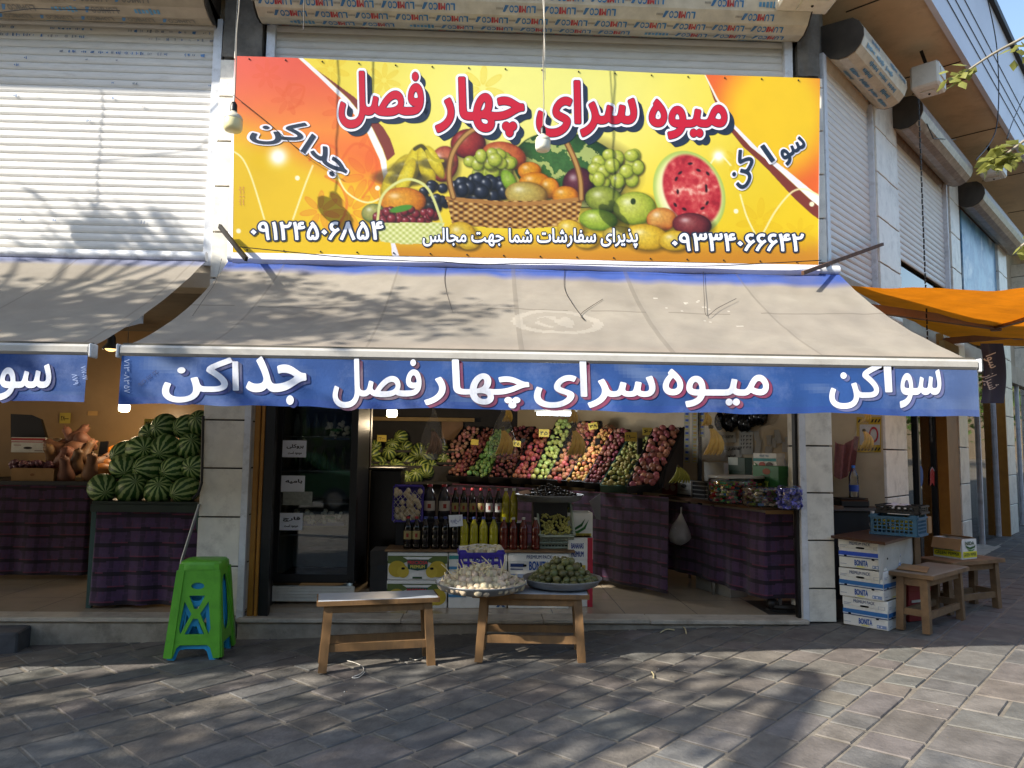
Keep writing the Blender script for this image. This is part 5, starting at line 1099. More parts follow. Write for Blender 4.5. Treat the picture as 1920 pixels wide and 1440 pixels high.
# kerb block at far left, litter, broom
mb = MB(); p = onG(70, 1200); mb.box((p.x - .36, p.y - .22, gz(p.x) + .05), (.8, .5, .2), R(10), bev=.012); single('kerb_block', mb, mat('dark_stone', '4d4e52', .8, var=.25, bump=.4, scale=8), 'dark stone block lying at the left edge before the step', 'stone block')
for k, q in enumerate(([(650, 1240), (670, 1246), (682, 1255), (676, 1265), (660, 1272), (672, 1272), (684, 1262)], [(768, 1236), (780, 1239), (792, 1235)])): wire([onG(u, v) + Vector((0, 0, .006)) for u, v in spline(q)], .003, ['curled white string on the paving under the empty bench', 'short white string on the paving by the bench leg'][k], M_net, 'string', 'string')
mb = MB(); rr = random.Random(12)
for k in range(70):
    u, v = rr.uniform(0, 1900), 1195 + abs(rr.gauss(0, 70)); p = onG(u, v) + Vector((0, 0, .005)); mb.col = col_jit(rr.choice(('b8b0a0', '3a3226', '6b5a3a', 'c8c4ba')), .2); a = rr.uniform(0, 6.28); s_ = rr.uniform(.003, .008); d = Vector((math.cos(a), math.sin(a), 0)) * s_; n_ = Vector((-d.y, d.x, 0)) * .5; mb.quad(p - d, p - n_, p + d + Vector((0, 0, s_ * .4)), p + n_)
o = single('litter', mb, M_scrap, 'small scraps of leaf and paper scattered on the paving', 'litter'); o['kind'] = 'stuff'
for k, pts in enumerate(([(1238, 1188), (1250, 1182), (1265, 1183)], [(1264, 1177), (1273, 1172), (1284, 1180), (1287, 1190)], [(1222, 1262), (1226, 1268), (1225, 1273)])): wire([onG(u, v) + Vector((0, 0, .008)) for u, v in spline(pts)], .005, ['dry pale twig by the step in front of the shop floor', 'bent dry stalk by the step before the counter', 'little dry stem on the open paving'][k], M_stalk, 'dry_stalk', 'twig')
mb = MB(); a_, b_ = onY(374, 1005 - 60, -.04), onY(341, 1050, -.09); e_ = onZ(332, 1148, FLOOR); mb.tube([a_, b_, Vector((b_.x - .06, b_.y - .02, FLOOR))], .011, 8); BR_ = thing('broom', 'metal broom pole with black grip leaning on the tiled pillar', 'broom', tuple(b_)); mb.build('pole', mat('grey_metal', '85888c', .35, .7), BR_)
mb = MB(); mb.tube([onY(381, 780, -.05), onY(379, 870, -.05), onY(378, 905, -.05), onY(372, 925, -.06), onY(361, 935, -.07)], .012, 8); mb.build('grip', M_black, BR_)

# ================================================================ inside the shops
def plaid(s, z):
    c = srgb('46304f'); k = s % .118; c = lerp(c, srgb('2a1c30'), .65) if k < .038 else c
    if .046 < k < .05 or .088 < k < .092: c = lerp(c, srgb('5a2c46'), .4)
    h = z % .118
    if h < .03: c = lerp(c, srgb('0e0b13'), .85)
    elif h < .036: c = lerp(c, srgb('6e2a3e'), .6)
    elif .06 < h < .065 or .09 < h < .094: c = lerp(c, srgb('4a2c54'), .5)
    return c
M_plaid = mat('plaid_cloth', attr=True, rough=.9, var=.15, scale=30, bump=.1, bscale=120, sheen=.2)
def skirt(name, pts, zt_, zb_, parent, amp=.012, m=None, hem=0):      # cloth hanging from a path, in folds
    P = [Vector((p[0], p[1], 0)) for p in pts]; L = [0]
    for a, b in zip(P, P[1:]): L.append(L[-1] + (b - a).length)
    def at(s):
        for i in range(len(P) - 1):
            if s <= L[i + 1] + 1e-6: d = (P[i + 1] - P[i]).normalized(); return P[i] + d * (s - L[i]), Vector((d.y, -d.x, 0))
    def fn(a, b):
        s = a * L[-1]; p, n = at(s); w_ = (amp * math.sin(s * 17 + 1.3 * math.sin(s * 5)) + amp * .8 * noise.noise((s * 4, b * 2, L[-1]))) * b + .02 * b; q = p + n * w_; return Vector((q.x, q.y, zt_ + (zb_ - zt_ + hem * math.sin(s * 3)) * b))
    mb = MB(); gridc(mb, fn, lambda a, b: plaid(a * L[-1] + .004 * math.sin(b * 20), (zt_ - zb_) * (1 - b) + .006 * math.sin(a * L[-1] * 9)), int(L[-1] / .011), int((zt_ - zb_) / .011)); return mb.build(name, m or M_plaid, parent)
# ---- left shop: watermelon table
wl, wr = onZ(172, 1140, FLOOR), onZ(366, 1140, FLOOR); ztab = onY(270, 946, wl.y).z
T = thing('display_table', 'table with purple plaid cloth piled with big watermelons', 'table', (wl.x + .4, wl.y + .4, FLOOR))
mb = MB(); mb.box(((wl.x + wr.x) / 2, wl.y + .4, ztab + .01), (wr.x - wl.x + .08, .84, .03)); mb.build('table_top', mat('dark_green_sheet', '1c2a22', .5, var=.2), T)
mb = MB(); mb.box(((wl.x + wr.x) / 2, wl.y - .03, ztab - .03), (wr.x - wl.x + .08, .02, .06)); mb.build('edge_band', MATS['dark_green_sheet'], T)
skirt('cloth', [(wl.x + .0, wl.y + .8), (wl.x + .0, wl.y - .015), (wr.x + .02, wr.y - .015)], ztab - .04, FLOOR + .03, T, .026)
for x in (wl.x - .03, wr.x): mb = MB(); mb.box((x, wl.y + .02, (FLOOR + ztab) / 2), (.04, .04, ztab - FLOOR)); mb.build('leg', mat('teal_leg', '2c4a46', .5), T)
# watermelon skin: jagged dark bands on a paler green, along the fruit
def melon_mat(name, ca, cb, n=11, th=.5):
    m = mat(name, ca, .38, var=.0); nn, l, b = nodes(m); tc = nn.new('ShaderNodeTexCoord'); sp = nn.new('ShaderNodeSeparateXYZ'); l.new(tc.outputs['Object'], sp.inputs[0])
    at = nn.new('ShaderNodeMath'); at.operation = 'ARCTAN2'; l.new(sp.outputs[1], at.inputs[0]); l.new(sp.outputs[0], at.inputs[1])
    nz = nn.new('ShaderNodeTexNoise'); nz.inputs['Scale'].default_value = 26; nz.inputs['Detail'].default_value = 4; l.new(tc.outputs['Object'], nz.inputs[0])
    mu = nn.new('ShaderNodeMath'); mu.operation = 'MULTIPLY_ADD'; mu.inputs[1].default_value = n; l.new(at.outputs[0], mu.inputs[0]); oi = nn.new('ShaderNodeObjectInfo'); nz.noise_dimensions = '4D'; mw = nn.new('ShaderNodeMath'); mw.operation = 'MULTIPLY'; mw.inputs[1].default_value = 40; l.new(oi.outputs['Random'], mw.inputs[0]); l.new(mw.outputs[0], nz.inputs['W'])
    ns = nn.new('ShaderNodeMath'); ns.operation = 'MULTIPLY'; ns.inputs[1].default_value = 4.5; l.new(nz.outputs[0], ns.inputs[0]); l.new(ns.outputs[0], mu.inputs[2])
    si = nn.new('ShaderNodeMath'); si.operation = 'SINE'; l.new(mu.outputs[0], si.inputs[0])
    rp = nn.new('ShaderNodeValToRGB'); e = rp.color_ramp.elements; e[0].position = th - .12; e[1].position = th + .12; e[0].color = (*srgb(ca), 1); e[1].color = (*srgb(cb), 1)
    mr = nn.new('ShaderNodeMapRange'); mr.inputs[1].default_value = -1; mr.inputs[2].default_value = 1; l.new(si.outputs[0], mr.inputs[0]); l.new(mr.outputs[0], rp.inputs[0]); hs = nn.new('ShaderNodeHueSaturation'); v1 = nn.new('ShaderNodeMapRange'); v1.inputs[3].default_value = .82; v1.inputs[4].default_value = 1.2; l.new(oi.outputs['Random'], v1.inputs[0]); l.new(v1.outputs[0], hs.inputs['Value']); l.new(rp.outputs[0], hs.inputs['Color']); l.new(hs.outputs[0], b.inputs['Base Color']); return m
M_mel = melon_mat('watermelon_skin', '28521f', '9db577', 11, .6); M_mel2 = melon_mat('pale_melon_skin', '2b431f', '96a052', 10, .54)
mb = MB(); mb.ball((0, 0, 0), (.122, .122, .15), 24, 14); mb.tube([(0, 0, .148), (.006, 0, .165)], .006, 6)
MEL = [((193, 915), .12), ((246, 917), .12), ((298, 921), .12), ((348, 919), .12), ((232, 876), .24), ((280, 880), .24), ((328, 881), .24), ((370, 878), .22), ((265, 842), .36), ((310, 841), .36), ((356, 840), .36), ((310, 802), .48), ((352, 801), .48), ((378, 796), .46), ((238, 850), .5), ((286, 816), .62)]
proto = None
for k, ((u, v), dy) in enumerate(MEL):
    p = onY(u, v, wl.y + dy); lab = 'striped watermelon in the ' + ('bottom row' if k < 4 else 'second row' if k < 8 else 'third row' if k < 11 else 'top row' if k < 14 else 'back') + ' of the pile on the plaid table'
    rt = (R(90) + rnd.uniform(-.5, .35), rnd.uniform(-.2, .2), rnd.uniform(-.5, .6))
    if not proto: proto = single('watermelon', mb, M_mel, lab, 'watermelon', p, 'watermelons on the plaid table'); proto.rotation_euler = rt
    else: dup(proto, p, rot=rt, label=lab, scale=(rnd.uniform(.9, 1.1), rnd.uniform(.9, 1.08), rnd.uniform(.88, 1.15)))
# ---- left shop: back table with squash and onions
T = thing('display_table', 'low dark plaid table of squash against the back of the left shop', 'table', tuple(onZ(90, 1050, FLOOR)))
yb = 1.55; xa, xb = onY(10, 905, yb).x - 1.2, onY(168, 905, yb).x; zb2 = onY(90, 906, yb).z
skirt('cloth', [(xa, yb), (xb, yb), (xb, yb + .9)], zb2, FLOOR + .06, T, .015); mb = MB(); mb.box(((xa + xb) / 2, yb + .48, zb2), (xb - xa + .03, 1.0, .04)); mb.build('table_top', M_blk, T)
M_sq = mat('squash_skin', '8a5c34', .55, orand=.25, var=.2, scale=12, dirt=('7a5a34', .4, 9)); mb = MB()
mb.lathe([(0, -.13), (.05, -.128), (.078, -.1), (.085, -.05), (.075, 0), (.056, .04), (.048, .08), (.05, .12), (.04, .145), (.012, .152), (.012, .17), (0, .172)], 18)
pr = None
for k, (u, v, dy, tl) in enumerate(((123, 884, .02, 0), (142, 868, .1, .2), (171, 878, .05, -.1), (120, 862, .2, .8), (150, 838, .35, 1.2), (112, 842, .34, -1.1), (134, 848, .3, 1.4), (160, 850, .3, .4), (133, 822, .45, .1), (146, 818, .45, .5), (188, 868, .2, 1.0), (100, 858, .3, -.6), (160, 828, .4, 2.2), (124, 832, .42, -.8))):
    p = onY(u, v, yb + dy + .08); lab = 'tan butternut squash in the heap on the dark left table'
    if not pr: pr = single('squash', mb, M_sq, lab, 'squash', p, 'butternut squash heap'); pr.rotation_euler = (R(15), tl, 0)
    else: dup(pr, p, rot=(rnd.uniform(-.5, .5), tl, rnd.uniform(0, 6)), scale=rnd.uniform(.85, 1.12))
M_orm = mat('orange_melon_skin', 'b06a22', .5, var=.2, scale=10); mb = MB(); mb.ball((0, 0, 0), (.085, .085, .12), 16, 10)
for k, (u, v, dy) in enumerate(((196, 876, .3), (218, 849, .5), (233, 841, .55), (205, 862, .45), (190, 884, .2))):
    p = onY(u, v, yb + dy)
    if k == 0: pr = single('orange_melon', mb, M_orm, 'orange oval melon lying between squash and watermelons', 'melon', p, 'orange melons'); pr.rotation_euler = (.2, 1.3, 0)
    else: dup(pr, p, rot=(.2, 1.4, rnd.uniform(-1, 1)))
def boxat(label, u0, u1, vb, y, D_, H, prints, m=M_kraft, open_=True, rz=0, holes=()):
    a, b = onY(u0, vb, y), onY(u1, vb, y); t = carton(label, ((a.x + b.x) / 2, y + D_ / 2, a.z), rz, b.x - a.x, D_, H, prints, lid=not open_, m=m, holes=holes, side=False); return t
q = onY(60, 905, yb + .02); boxat('shallow brown box of small purple onions on the dark table', 20, 100, 902, yb + .02, .35, .13, [('oval', '7a4a22', (.5, .5, .05, .1))])
mb = MB()
for k in range(60): p = onY(rnd.uniform(22, 98), 876, yb + rnd.uniform(.05, .33)); mb.ball(p + Vector((0, 0, rnd.uniform(-.01, .05))), rnd.uniform(.024, .034), 8, 6)
o = single('onion_load', mb, mat('onion_skin', '6b4550', .4, var=.35, scale=16), 'small purple onions filling the shallow brown box', 'onions'); o['kind'] = 'stuff'
boxat('white and red carton tipped against the wall above the onions', 20, 84, 848, yb + .5, .3, .16, [('rect', 'b03a3a', (0, .05, 1, .2)), ('rect', 'b03a3a', (0, .28, 1, .33)), ('oval', '1a1512', (.5, .7, .13, .08)), ('rect', '8a3030', (.08, .5, .3, .54)), ('rect', '7a6a60', (.7, .85, .94, .9))], M_card, False)
mb = MB(); a_, b_ = onY(22, 815, yb + .62), onY(86, 815, yb + .62); mb.slab([onY(*q, yb + .62) for q in ((20, 820), (86, 820), (76, 785), (60, 778), (20, 776))], (0, -1, .2), .05); single('black_sack', mb, mat('black_film', '1a1618', .35), 'black lining bag standing up behind the white and red carton', 'sack')
S_ = thing('digital_scale', 'small dark scale display standing between squash and melons', 'scale', tuple(onY(196, 850, yb + .4))); mb = MB(); mb.slab([onY(*q, yb + .4) for q in ((184, 852), (200, 853), (203, 827), (188, 828))], (0, -1, .3), .02); mb.build('display', M_black, S_); mb = MB(); p = onY(195, 858, yb + .4); mb.box(p, (.16, .2, .05)); mb.build('body', M_black, S_)
M_lit = mat('lit_bulb', 'ffe6b8', emit=9, var=0)
bulb((233, 764), 1.9, .055, 'lit bulb glowing above the watermelon pile', M_lit, 2.82, 6)
bulb((735, 774), 2.4, .06, 'lit bulb hanging before the back of the main shop', M_lit, 2.82, 14)
TL_ = thing('added_tube_lamp', 'added tube lamp where a lamp reflection shines at the back of the main shop', 'lamp', tuple(onY(1042, 776, 1.9))); mb = MB(); p = Vector(TL_.location); mb.tube([(-.2, 0, 0), (.2, 0, 0)], .018, 8); mb.build('tube', mat('lit_tube', 'e8f2ff', emit=7, var=0), TL_, False); mb = MB(); mb.box((0, 0, .04), (.46, .05, .035)); mb.build('fitting', M_white, TL_, False); mb = MB(); mb.tube([(0, 0, .05), (0, 0, 2.82 - p.z)], .006, 5); mb.build('cord', M_black, TL_, False)  # lamp added in place of a mirror reflection, to brighten the interior
L = bpy.data.lights.new('added_tube_glow', 'POINT'); L.energy = 11; L.color = (.9, .95, 1); L.shadow_soft_size = .12; lo_ = bpy.data.objects.new('added_tube_glow', L); C.objects.link(lo_); lo_.parent = TL_; lo_.location = (0, -.05, -.16)  # light of the added tube, lifts the dark interior
LP = thing('pendant_lamp', 'black bell shaped lamp hanging in the gap between the awnings', 'lamp', tuple(onY(208, 655, -.3))); mb = MB(); mb.lathe([(.0, .16), (.018, .16), (.02, .11), (.03, .09), (.03, .05), (.062, .01), (.065, 0), (.058, .0), (.026, .045), (0, .05)], 18); mb.build('lamp_shade', M_black, LP, False); mb = MB(); mb.tube([(0, 0, .16), (0, .0, .24), (.02, .12, .3)], .005, 6); mb.build('cord', M_black, LP, False); mb = MB(); mb.ball((0, 0, .012), (.045, .045, .03), 12, 8); mb.build('globe', mat('dim_glow', 'ffca80', emit=1.5, var=0), LP, False)
# price cards
M_yc = mat('yellow_card', 'c9b04a', .7, var=.05)
def card(u, v, y, w_, h_, t, label, m=M_yc, ink='2a2216', rz=0, tilt=0):
    p = onY(u, v, y); o = thing('price_card', label, 'price card', tuple(p), rz); mb = MB(); mb.M = Matrix.Rotation(tilt, 4, 'Y'); mb.box((0, 0, 0), (w_, .003, h_)); mb.build('card', m, o, False)
    if t:
        mb = MB(); mb.M = Matrix.Rotation(tilt, 4, 'Y'); mb.col = srgb(ink); write(mb, t, (-w_ * .36, -h_ * .22, w_ * .36, h_ * .22), lambda x, z: Vector((x, -.0035, -z)), bold=.02, res=2); mb.build('lettering', M_boxink, o, False)
    return o
card(122, 784, 2.58, .12, .12, '۲۸—', 'yellow card reading twenty eight on the left tiled wall'); card(280, 795, 1.3, .1, .1, '۲۵', 'yellow card half hidden behind the watermelon pile')
card(174, 775, 2.58, .11, .05, None, 'painted glint of the lit bulb on the left tiled wall', mat('painted_glint', 'c89a5a', .3))  # pale patch painted in for the bulb's reflection on the tiles
# ---- drinks fridge
yf = onZ(560, 1134, FLOOR).y; FR = thing('drinks_fridge', 'tall black fridge with glass door and white base grille', 'fridge', tuple(onY(592, 1134, yf)))
xl, xr = onY(507, 1100, yf).x, onY(664, 1100, yf).x; zb_, ztp = FLOOR + .02, 2.12; g0 = FLOOR + .2; W_ = xr - xl; xm = (xl + xr) / 2
mb = MB()
mb.box((xl + .015, yf + .32, (g0 + ztp) / 2), (.03, .6, ztp - g0)); mb.box((xr - .015, yf + .32, (g0 + ztp) / 2), (.03, .6, ztp - g0)); mb.box((xm, yf + .61, (g0 + ztp) / 2), (W_, .03, ztp - g0)); mb.box((xm, yf + .32, ztp), (W_, .6, .05)); mb.box((xm, yf + .32, g0), (W_, .6, .04)); mb.build('cabinet', M_black, FR); mb = MB(); mb.box((xm, yf + .585, (g0 + ztp) / 2), (W_ - .07, .01, ztp - g0 - .06)); mb.box((xl + .036, yf + .3, (g0 + ztp) / 2), (.008, .54, ztp - g0 - .06)); mb.box((xr - .036, yf + .3, (g0 + ztp) / 2), (.008, .54, ztp - g0 - .06)); mb.build('liner', mat('grey_liner', '7c8284', .4), FR)
mb = MB(); mb.box((xm, yf + .02, (zb_ + g0) / 2 - .02), (W_, .04, g0 - zb_ - .05), bev=.008)
for k in range(4): mb.box((xm, yf - .004, zb_ + .05 + k * .025), (W_ * .94, .012, .01))
mb.build('base_grille', M_white, FR)
dr = []; mb = MB()
for x in (xl + .03, xr - .03): mb.box((x, yf - .005, (g0 + ztp) / 2), (.06, .045, ztp - g0 - .02))
for z in (g0 + .03, ztp - .03): mb.box((xm, yf - .005, z), (W_ - .12, .045, .06))
DF = mb.build('door_frame', M_black, FR); mb = MB(); mb.box((xm, yf, (g0 + ztp) / 2), (W_ - .12, .006, ztp - g0 - .12)); mb.build('glass', glassy('fridge_glass', (.85, .88, .88), .97), DF)
mb = MB(); mb.bar((xr - .05, yf - .045, 1.0), (xr - .05, yf - .045, 1.5), .02, .025); mb.build('handle', M_black, DF)
for z in (.75, 1.02, 1.3, 1.6, 1.85): mb = MB(); mb.box((xm, yf + .3, z), (W_ - .08, .5, .012)); mb.build('shelf', mat('shelf_wire', '6d7074', .4, .6), FR)
def paper(u0, v0, u1, v1, t1_, t2_, label, y):
    a, b = onY(u0, v1, y), onY(u1, v0, y); t = thing('paper_notice', label, 'notice', tuple((a + b) / 2)); mb = MB(); mb.quad(a, Vector((b.x, y, a.z)), b, Vector((a.x, y, b.z))); mb.build('sheet', mat('notice_paper', 'e2e8f4', .7, var=.03), t)
    mb = MB(); mb.col = srgb('1a1f30'); du, dv_ = u1 - u0, v1 - v0; f = lambda u, v: onY(u, v, y - .002)
    write(mb, t1_, (u0 + du * .2, v0 + dv_ * .22, u1 - du * .12, v0 + dv_ * .5), f, bold=.03, res=2)
    if t2_: write(mb, t2_, (u0 + du * .25, v0 + dv_ * .66, u1 - du * .2, v0 + dv_ * .86), f, bold=.03, res=2)
    mb.build('lettering', M_boxink, t); return t
yp = yf - .012
paper(528, 826, 575, 857, 'بروکلی', 'موجود است', 'white broccoli notice taped highest on the fridge door', yp); paper(526, 892, 572, 922, 'بامیه', None, 'white framed okra notice taped midway down the fridge door', yp); paper(521, 962, 568, 994, 'قارچ', 'موجود است', 'white mushroom notice taped lowest on the fridge door', yp)
mb = MB(); a, b = onY(530, 947, yp), onY(586, 922, yp); mb.quad(a, Vector((b.x, yp, a.z)), b, Vector((a.x, yp, b.z))); t = single('energy_sticker', mb, mat('grey_label', '8f948e', .5, var=.2, scale=40), 'grey printed sticker below the framed notice on the fridge door', 'sticker')
M_mush = mat('mushroom', 'efe7d6', .5, var=.2, scale=20); M_tub = mat('blue_tub', '4a5a86', .4)
for k, (u0, u1, v0, v1) in enumerate(((606, 656, 790, 823), (593, 645, 956, 985), (548, 590, 955, 985))):
    a, b = onY(u0, v1, yf + .05), onY(u1, v0, yf + .05); t = thing('mushroom_box', ('box of white mushrooms at the top of the fridge', 'box of white mushrooms low in the fridge by the door edge', 'box of white mushrooms partly behind the lowest notice')[k], 'mushroom box', tuple((a + b) / 2))
    mb = MB(); mb.box(((a.x + b.x) / 2, yf + .13, a.z + .01), (b.x - a.x, .12, .03)); mb.build('tub', M_tub, t); mb = MB()
    for q in range(22): mb.ball((rnd.uniform(a.x + .015, b.x - .015), yf + .07 + rnd.uniform(0, .03), rnd.uniform(a.z + .02, b.z - .01)), rnd.uniform(.014, .022), 8, 6)
    mb.build('mushrooms', M_mush, t)['kind'] = 'stuff'; mb = MB(); mb.col = srgb('2a6a3a'); c_ = (a + b) / 2; mb.add([(c_.x + x * .05, yf + .04, c_.z + z * .014) for x, z in oval(0, 0, 1, 1)], [tuple(range(18))], False); mb.build('label', M_boxink, t)
for k, (x0, n_, z, c) in enumerate(((xl + .1, 6, 1.3, '3f5a34'), (xl + .1, 7, 1.6, '7f8a8a'))):
    for i in range(n_): mb = MB(); mb.lathe([(0, 0), (.028, 0), (.03, .12), (.012, .17), (.012, .2), (0, .2)], 10, (x0 + i * .085, yf + .3, z + .008)); single('bottle', mb, mat('fridge_bottle%d' % k, c, .3, var=.2), 'small bottle on the %s shelf inside the fridge' % ('middle' if k == 0 else 'upper'), 'bottle', None, 'bottles inside the fridge')
# ---- dark block and post right of the fridge
mb = MB(); a, b = onY(672, 1000, 1.6), onY(690, 770, 1.6); mb.box(((a.x + b.x) / 2, 1.62, 1.4), (.14, .1, 2.7)); single('wooden_post', mb, mat('brown_post', '3a2a20', .6), 'dark brown post standing right behind the fridge', 'post')
a, b = onY(688, 1120, 1.3), onY(752, 882, 1.3); DC = thing('dark_cabinet', 'black cabinet in the gloom right of the fridge', 'cabinet', ((a.x + b.x) / 2, 1.5, FLOOR)); mb = MB(); mb.box(((a.x + b.x) / 2, 1.5, (FLOOR + b.z) / 2), (b.x - a.x, .4, b.z - FLOOR), bev=.01); mb.build('body', mat('gloss_black', '1a1816', .25), DC); mb = MB(); mb.box(((a.x + b.x) / 2, 1.5, b.z + .012), (b.x - a.x + .04, .44, .024), bev=.004); mb.build('top', M_steel, DC)
carton('grey carton on the floor beside the black cabinet', (onY(715, 1140, .75).x, .9, FLOOR), 0, .22, .3, .42, [('rect', '4a4a4c', (.3, .3, .7, .4))], m=mat('grey_card', '55524f', .8), holes=(), side=False)
# ---- melon shelf at the back
ym = 3.2; SH = thing('melon_shelf', 'dark back shelf holding rows of yellow striped melons', 'shelf', (onY(760, 900, ym).x, ym, FLOOR)); xa, xb = onY(668, 880, ym).x, onY(862, 880, ym).x
for k, v in enumerate((905, 868, 846)): mb = MB(); p = onY(760, v, ym + .25 * k); mb.box(((xa + xb) / 2, ym + .25 * k + .2, p.z), (xb - xa, .5, .03)); mb.build('board', M_dark, SH)
mb = MB(); mb.box(((xa + xb) / 2, ym + .1, .75), (xb - xa, .04, 1.1)); mb.build('front_board', M_dark, SH)
mb = MB(); mb.ball((0, 0, 0), (.092, .092, .105), 18, 12); pr = None
for k, (u, v, dy) in enumerate(((752, 819, .75), (704, 836, .6), (736, 836, .6), (762, 838, .6), (786, 842, .6), (812, 839, .6), (702, 851, .5), (730, 850, .5), (754, 848, .55), (686, 860, .4), (765, 866, .3), (780, 852, .5), (800, 856, .45), (688, 878, .2), (712, 870, .3), (741, 874, .25), (718, 878, .2), (746, 878, .2), (774, 880, .2), (793, 876, .2), (810, 874, .25), (692, 894, .05), (761, 898, .05), (832, 862, .4), (828, 842, .6), (800, 884, .1), (735, 890, .05), (715, 893, .05), (780, 893, .05))):
    p = onY(u, v, ym + dy); rt = (R(90) + rnd.uniform(-.6, .6), rnd.uniform(-.6, .6), rnd.uniform(-.9, .9))
    if not pr: pr = single('striped_melon', mb, M_mel2, 'small yellow and green striped melon on the dark back shelf', 'melon', p, 'striped melons on the back shelf'); pr.rotation_euler = rt
    else: dup(pr, p, rot=rt, scale=rnd.uniform(.85, 1.1))
card(716, 822, ym + .55, .12, .085, '۲۲—', 'yellow card above the striped melons on the back shelf')
mb = MB(); a, b = onY(690, 785, YB - .1), onY(890, 775, YB - .1); mb.box(((a.x + b.x) / 2, YB - .1, a.z), (b.x - a.x, .12, .05)); single('lit_shelf', mb, mat('tan_shelf', '8a7040', .6), 'pale wooden shelf high on the back wall under the bulb', 'shelf')
mb = MB(); mb.slab([onY(*q, YB - .06) for q in ((828, 862), (846, 862), (868, 838), (868, 785), (828, 785))], (0, -1, 0), .03); single('wood_panel', mb, mat('tan_panel2', '7a5a3c', .6), 'tan board hung on the back wall beside the melons', 'board')
# ---- the long sloping fruit rack
def ydep(u): return 3.4 + (u - 810) / (1170 - 810) * (1.3 - 3.4)
COLS = [('c0', (806, 893), (836, 894), (902, 800), (872, 804), 'pinkish onion', 'onion', 'a46a58', .036, 3, 1.0), ('c1', (842, 893), (874, 894), (938, 806), (912, 804), 'dark plum', 'plum', '762a26', .034, 3, 1.0),
        ('c2', (880, 894), (914, 895), (958, 806), (934, 806), 'green lime', 'lime', '5f8a34', .036, 4, 1.0), ('c3', (920, 896), (958, 897), (1000, 800), (966, 802), 'brownish date', 'date', '6b3222', .027, 5, 1.3),
        ('c4', (963, 897), (996, 898), (1046, 806), (1008, 806), 'red nectarine', 'nectarine', 'a23a20', .038, 3, .95), ('c5', (1000, 899), (1024, 900), (1074, 788), (1050, 788), 'yellow green apple', 'apple', 'a0aa3a', .037, 3, .92),
        ('c6', (1028, 900), (1062, 902), (1124, 790), (1092, 790), 'orange red peach', 'peach', 'a04c24', .037, 3, .95), ('c7', (1066, 902), (1096, 904), (1154, 804), (1128, 804), 'golden apricot', 'apricot', 'd08a24', .031, 4, 1.0),
        ('c8', (1099, 905), (1126, 907), (1178, 806), (1156, 806), 'dark red plum', 'plum', '7c2622', .033, 3, 1.0), ('c9', (1130, 911), (1172, 912), (1222, 822), (1182, 824), 'yellow green jujube', 'jujube', 'a09a44', .026, 6, 1.25),
        ('c10', (1180, 914), (1228, 907), (1274, 802), (1230, 804), 'pink netted peach', 'peach', 'ae5650', .04, 3, .95)]
M_crg = mat('green_crate', '3f5a4a', .5, var=.15)
for name, bl, br, tr, tl, lab, cat, colr, r, nx, el in COLS:
    r *= .88; y0 = ydep((bl[0] + br[0]) / 2); bl, tl = (bl[0] - 4, bl[1]), (tl[0] - 4, tl[1]); br, tr = (br[0] + 4, br[1]), (tr[0] + 4, tr[1]); BLp, BRp, TRp, TLp = onY(*bl, y0 + .03), onY(*br, y0 - .06), onY(*tr, y0 + .66), onY(*tl, y0 + .74)
    side_ = (BRp - BLp); upv = ((TLp - BLp) + (TRp - BRp)) / 2; n = side_.cross(upv).normalized(); n = n if n.z > 0 else -n; L_ = upv.length; NC = 1 if name in ('c9', 'c10') else 3 if name not in ('c2',) else 2
    m = mat('skin_' + lab.replace(' ', '_'), colr, .45 if cat != 'onion' else .35, orand=.35, var=.3, scale=9, dirt=((('d8b060' if cat in ('peach', 'apricot', 'nectarine') else '4a2a20' if cat == 'date' else 'c8b8a0'), .35, 14)), spec=.35)
    bi = lambda a, b: BLp.lerp(BRp, a).lerp(TLp.lerp(TRp, a), b)
    for ci in range(NC):
        f0, f1 = ci / NC + .008, (ci + 1) / NC - .008; pos = ('lowest', 'middle', 'topmost')[ci] if NC == 3 else ('lower', 'upper')[ci] if NC == 2 else 'long'
        mc = M_crg if name == 'c9' else M_blk; p00, p10, p11, p01 = bi(0, f0), bi(1, f0), bi(1, f1), bi(0, f1); cen = (p00 + p10 + p11 + p01) / 4
        t = thing('fruit_crate', '%s dark crate of %ss on the sloping fruit rack' % (pos, lab) if name != 'c9' else 'long pale green crate of jujubes on the sloping fruit rack', 'crate', tuple(cen)); dn = -n * .075
        mb = MB(); mb.quad(p00 + dn, p10 + dn, p11 + dn, p01 + dn); mb.build('bottom', mc, t)
        for a, b in ((p00, p10), (p10, p11), (p11, p01), (p01, p00)): mb = MB(); e = (b - a).normalized(); mb.slab([a + dn, b + dn, b + n * .006, a + n * .006], n.cross(e), .012); mb.build('slotted_wall', mc, t)
        fl = f1 - f0; ny = max(2, int(L_ * fl / (r * 1.85 * el))); lw = side_.length; nxx = max(2, int(round(lw / (r * 1.95)))); gl = '%ss in the %s crate of the rack' % (lab, pos); first = None
        for j in range(ny):
            for i in range(nxx):
                a = (i + .5 + (.5 if j % 2 else 0) * .6) / (nxx + .3); b = f0 + fl * (j + .5) / ny; a = min(.97, max(.03, a + rnd.uniform(-.06, .06))); b += rnd.uniform(-.3, .3) * fl / ny
                p = bi(a, b) + n * rnd.uniform(-.014, .022); s_ = rnd.uniform(.74, 1.12); rt = (rnd.uniform(0, 6), rnd.uniform(0, 6), rnd.uniform(0, 6))
                if not first:
                    mb = MB(); mb.ball((0, 0, 0), (r, r, r * el), 10, 7, (lambda d: 1 - .5 * max(0, abs(d.z) - .82)) if el < 1.1 else None)
                    first = single('fruit' if cat == 'fruit' else cat, mb, m, '%s in the %s crate of its column on the fruit rack' % (lab, pos), cat, p, gl); first.rotation_euler = rt
                else: dup(first, p, rot=rt, scale=s_)
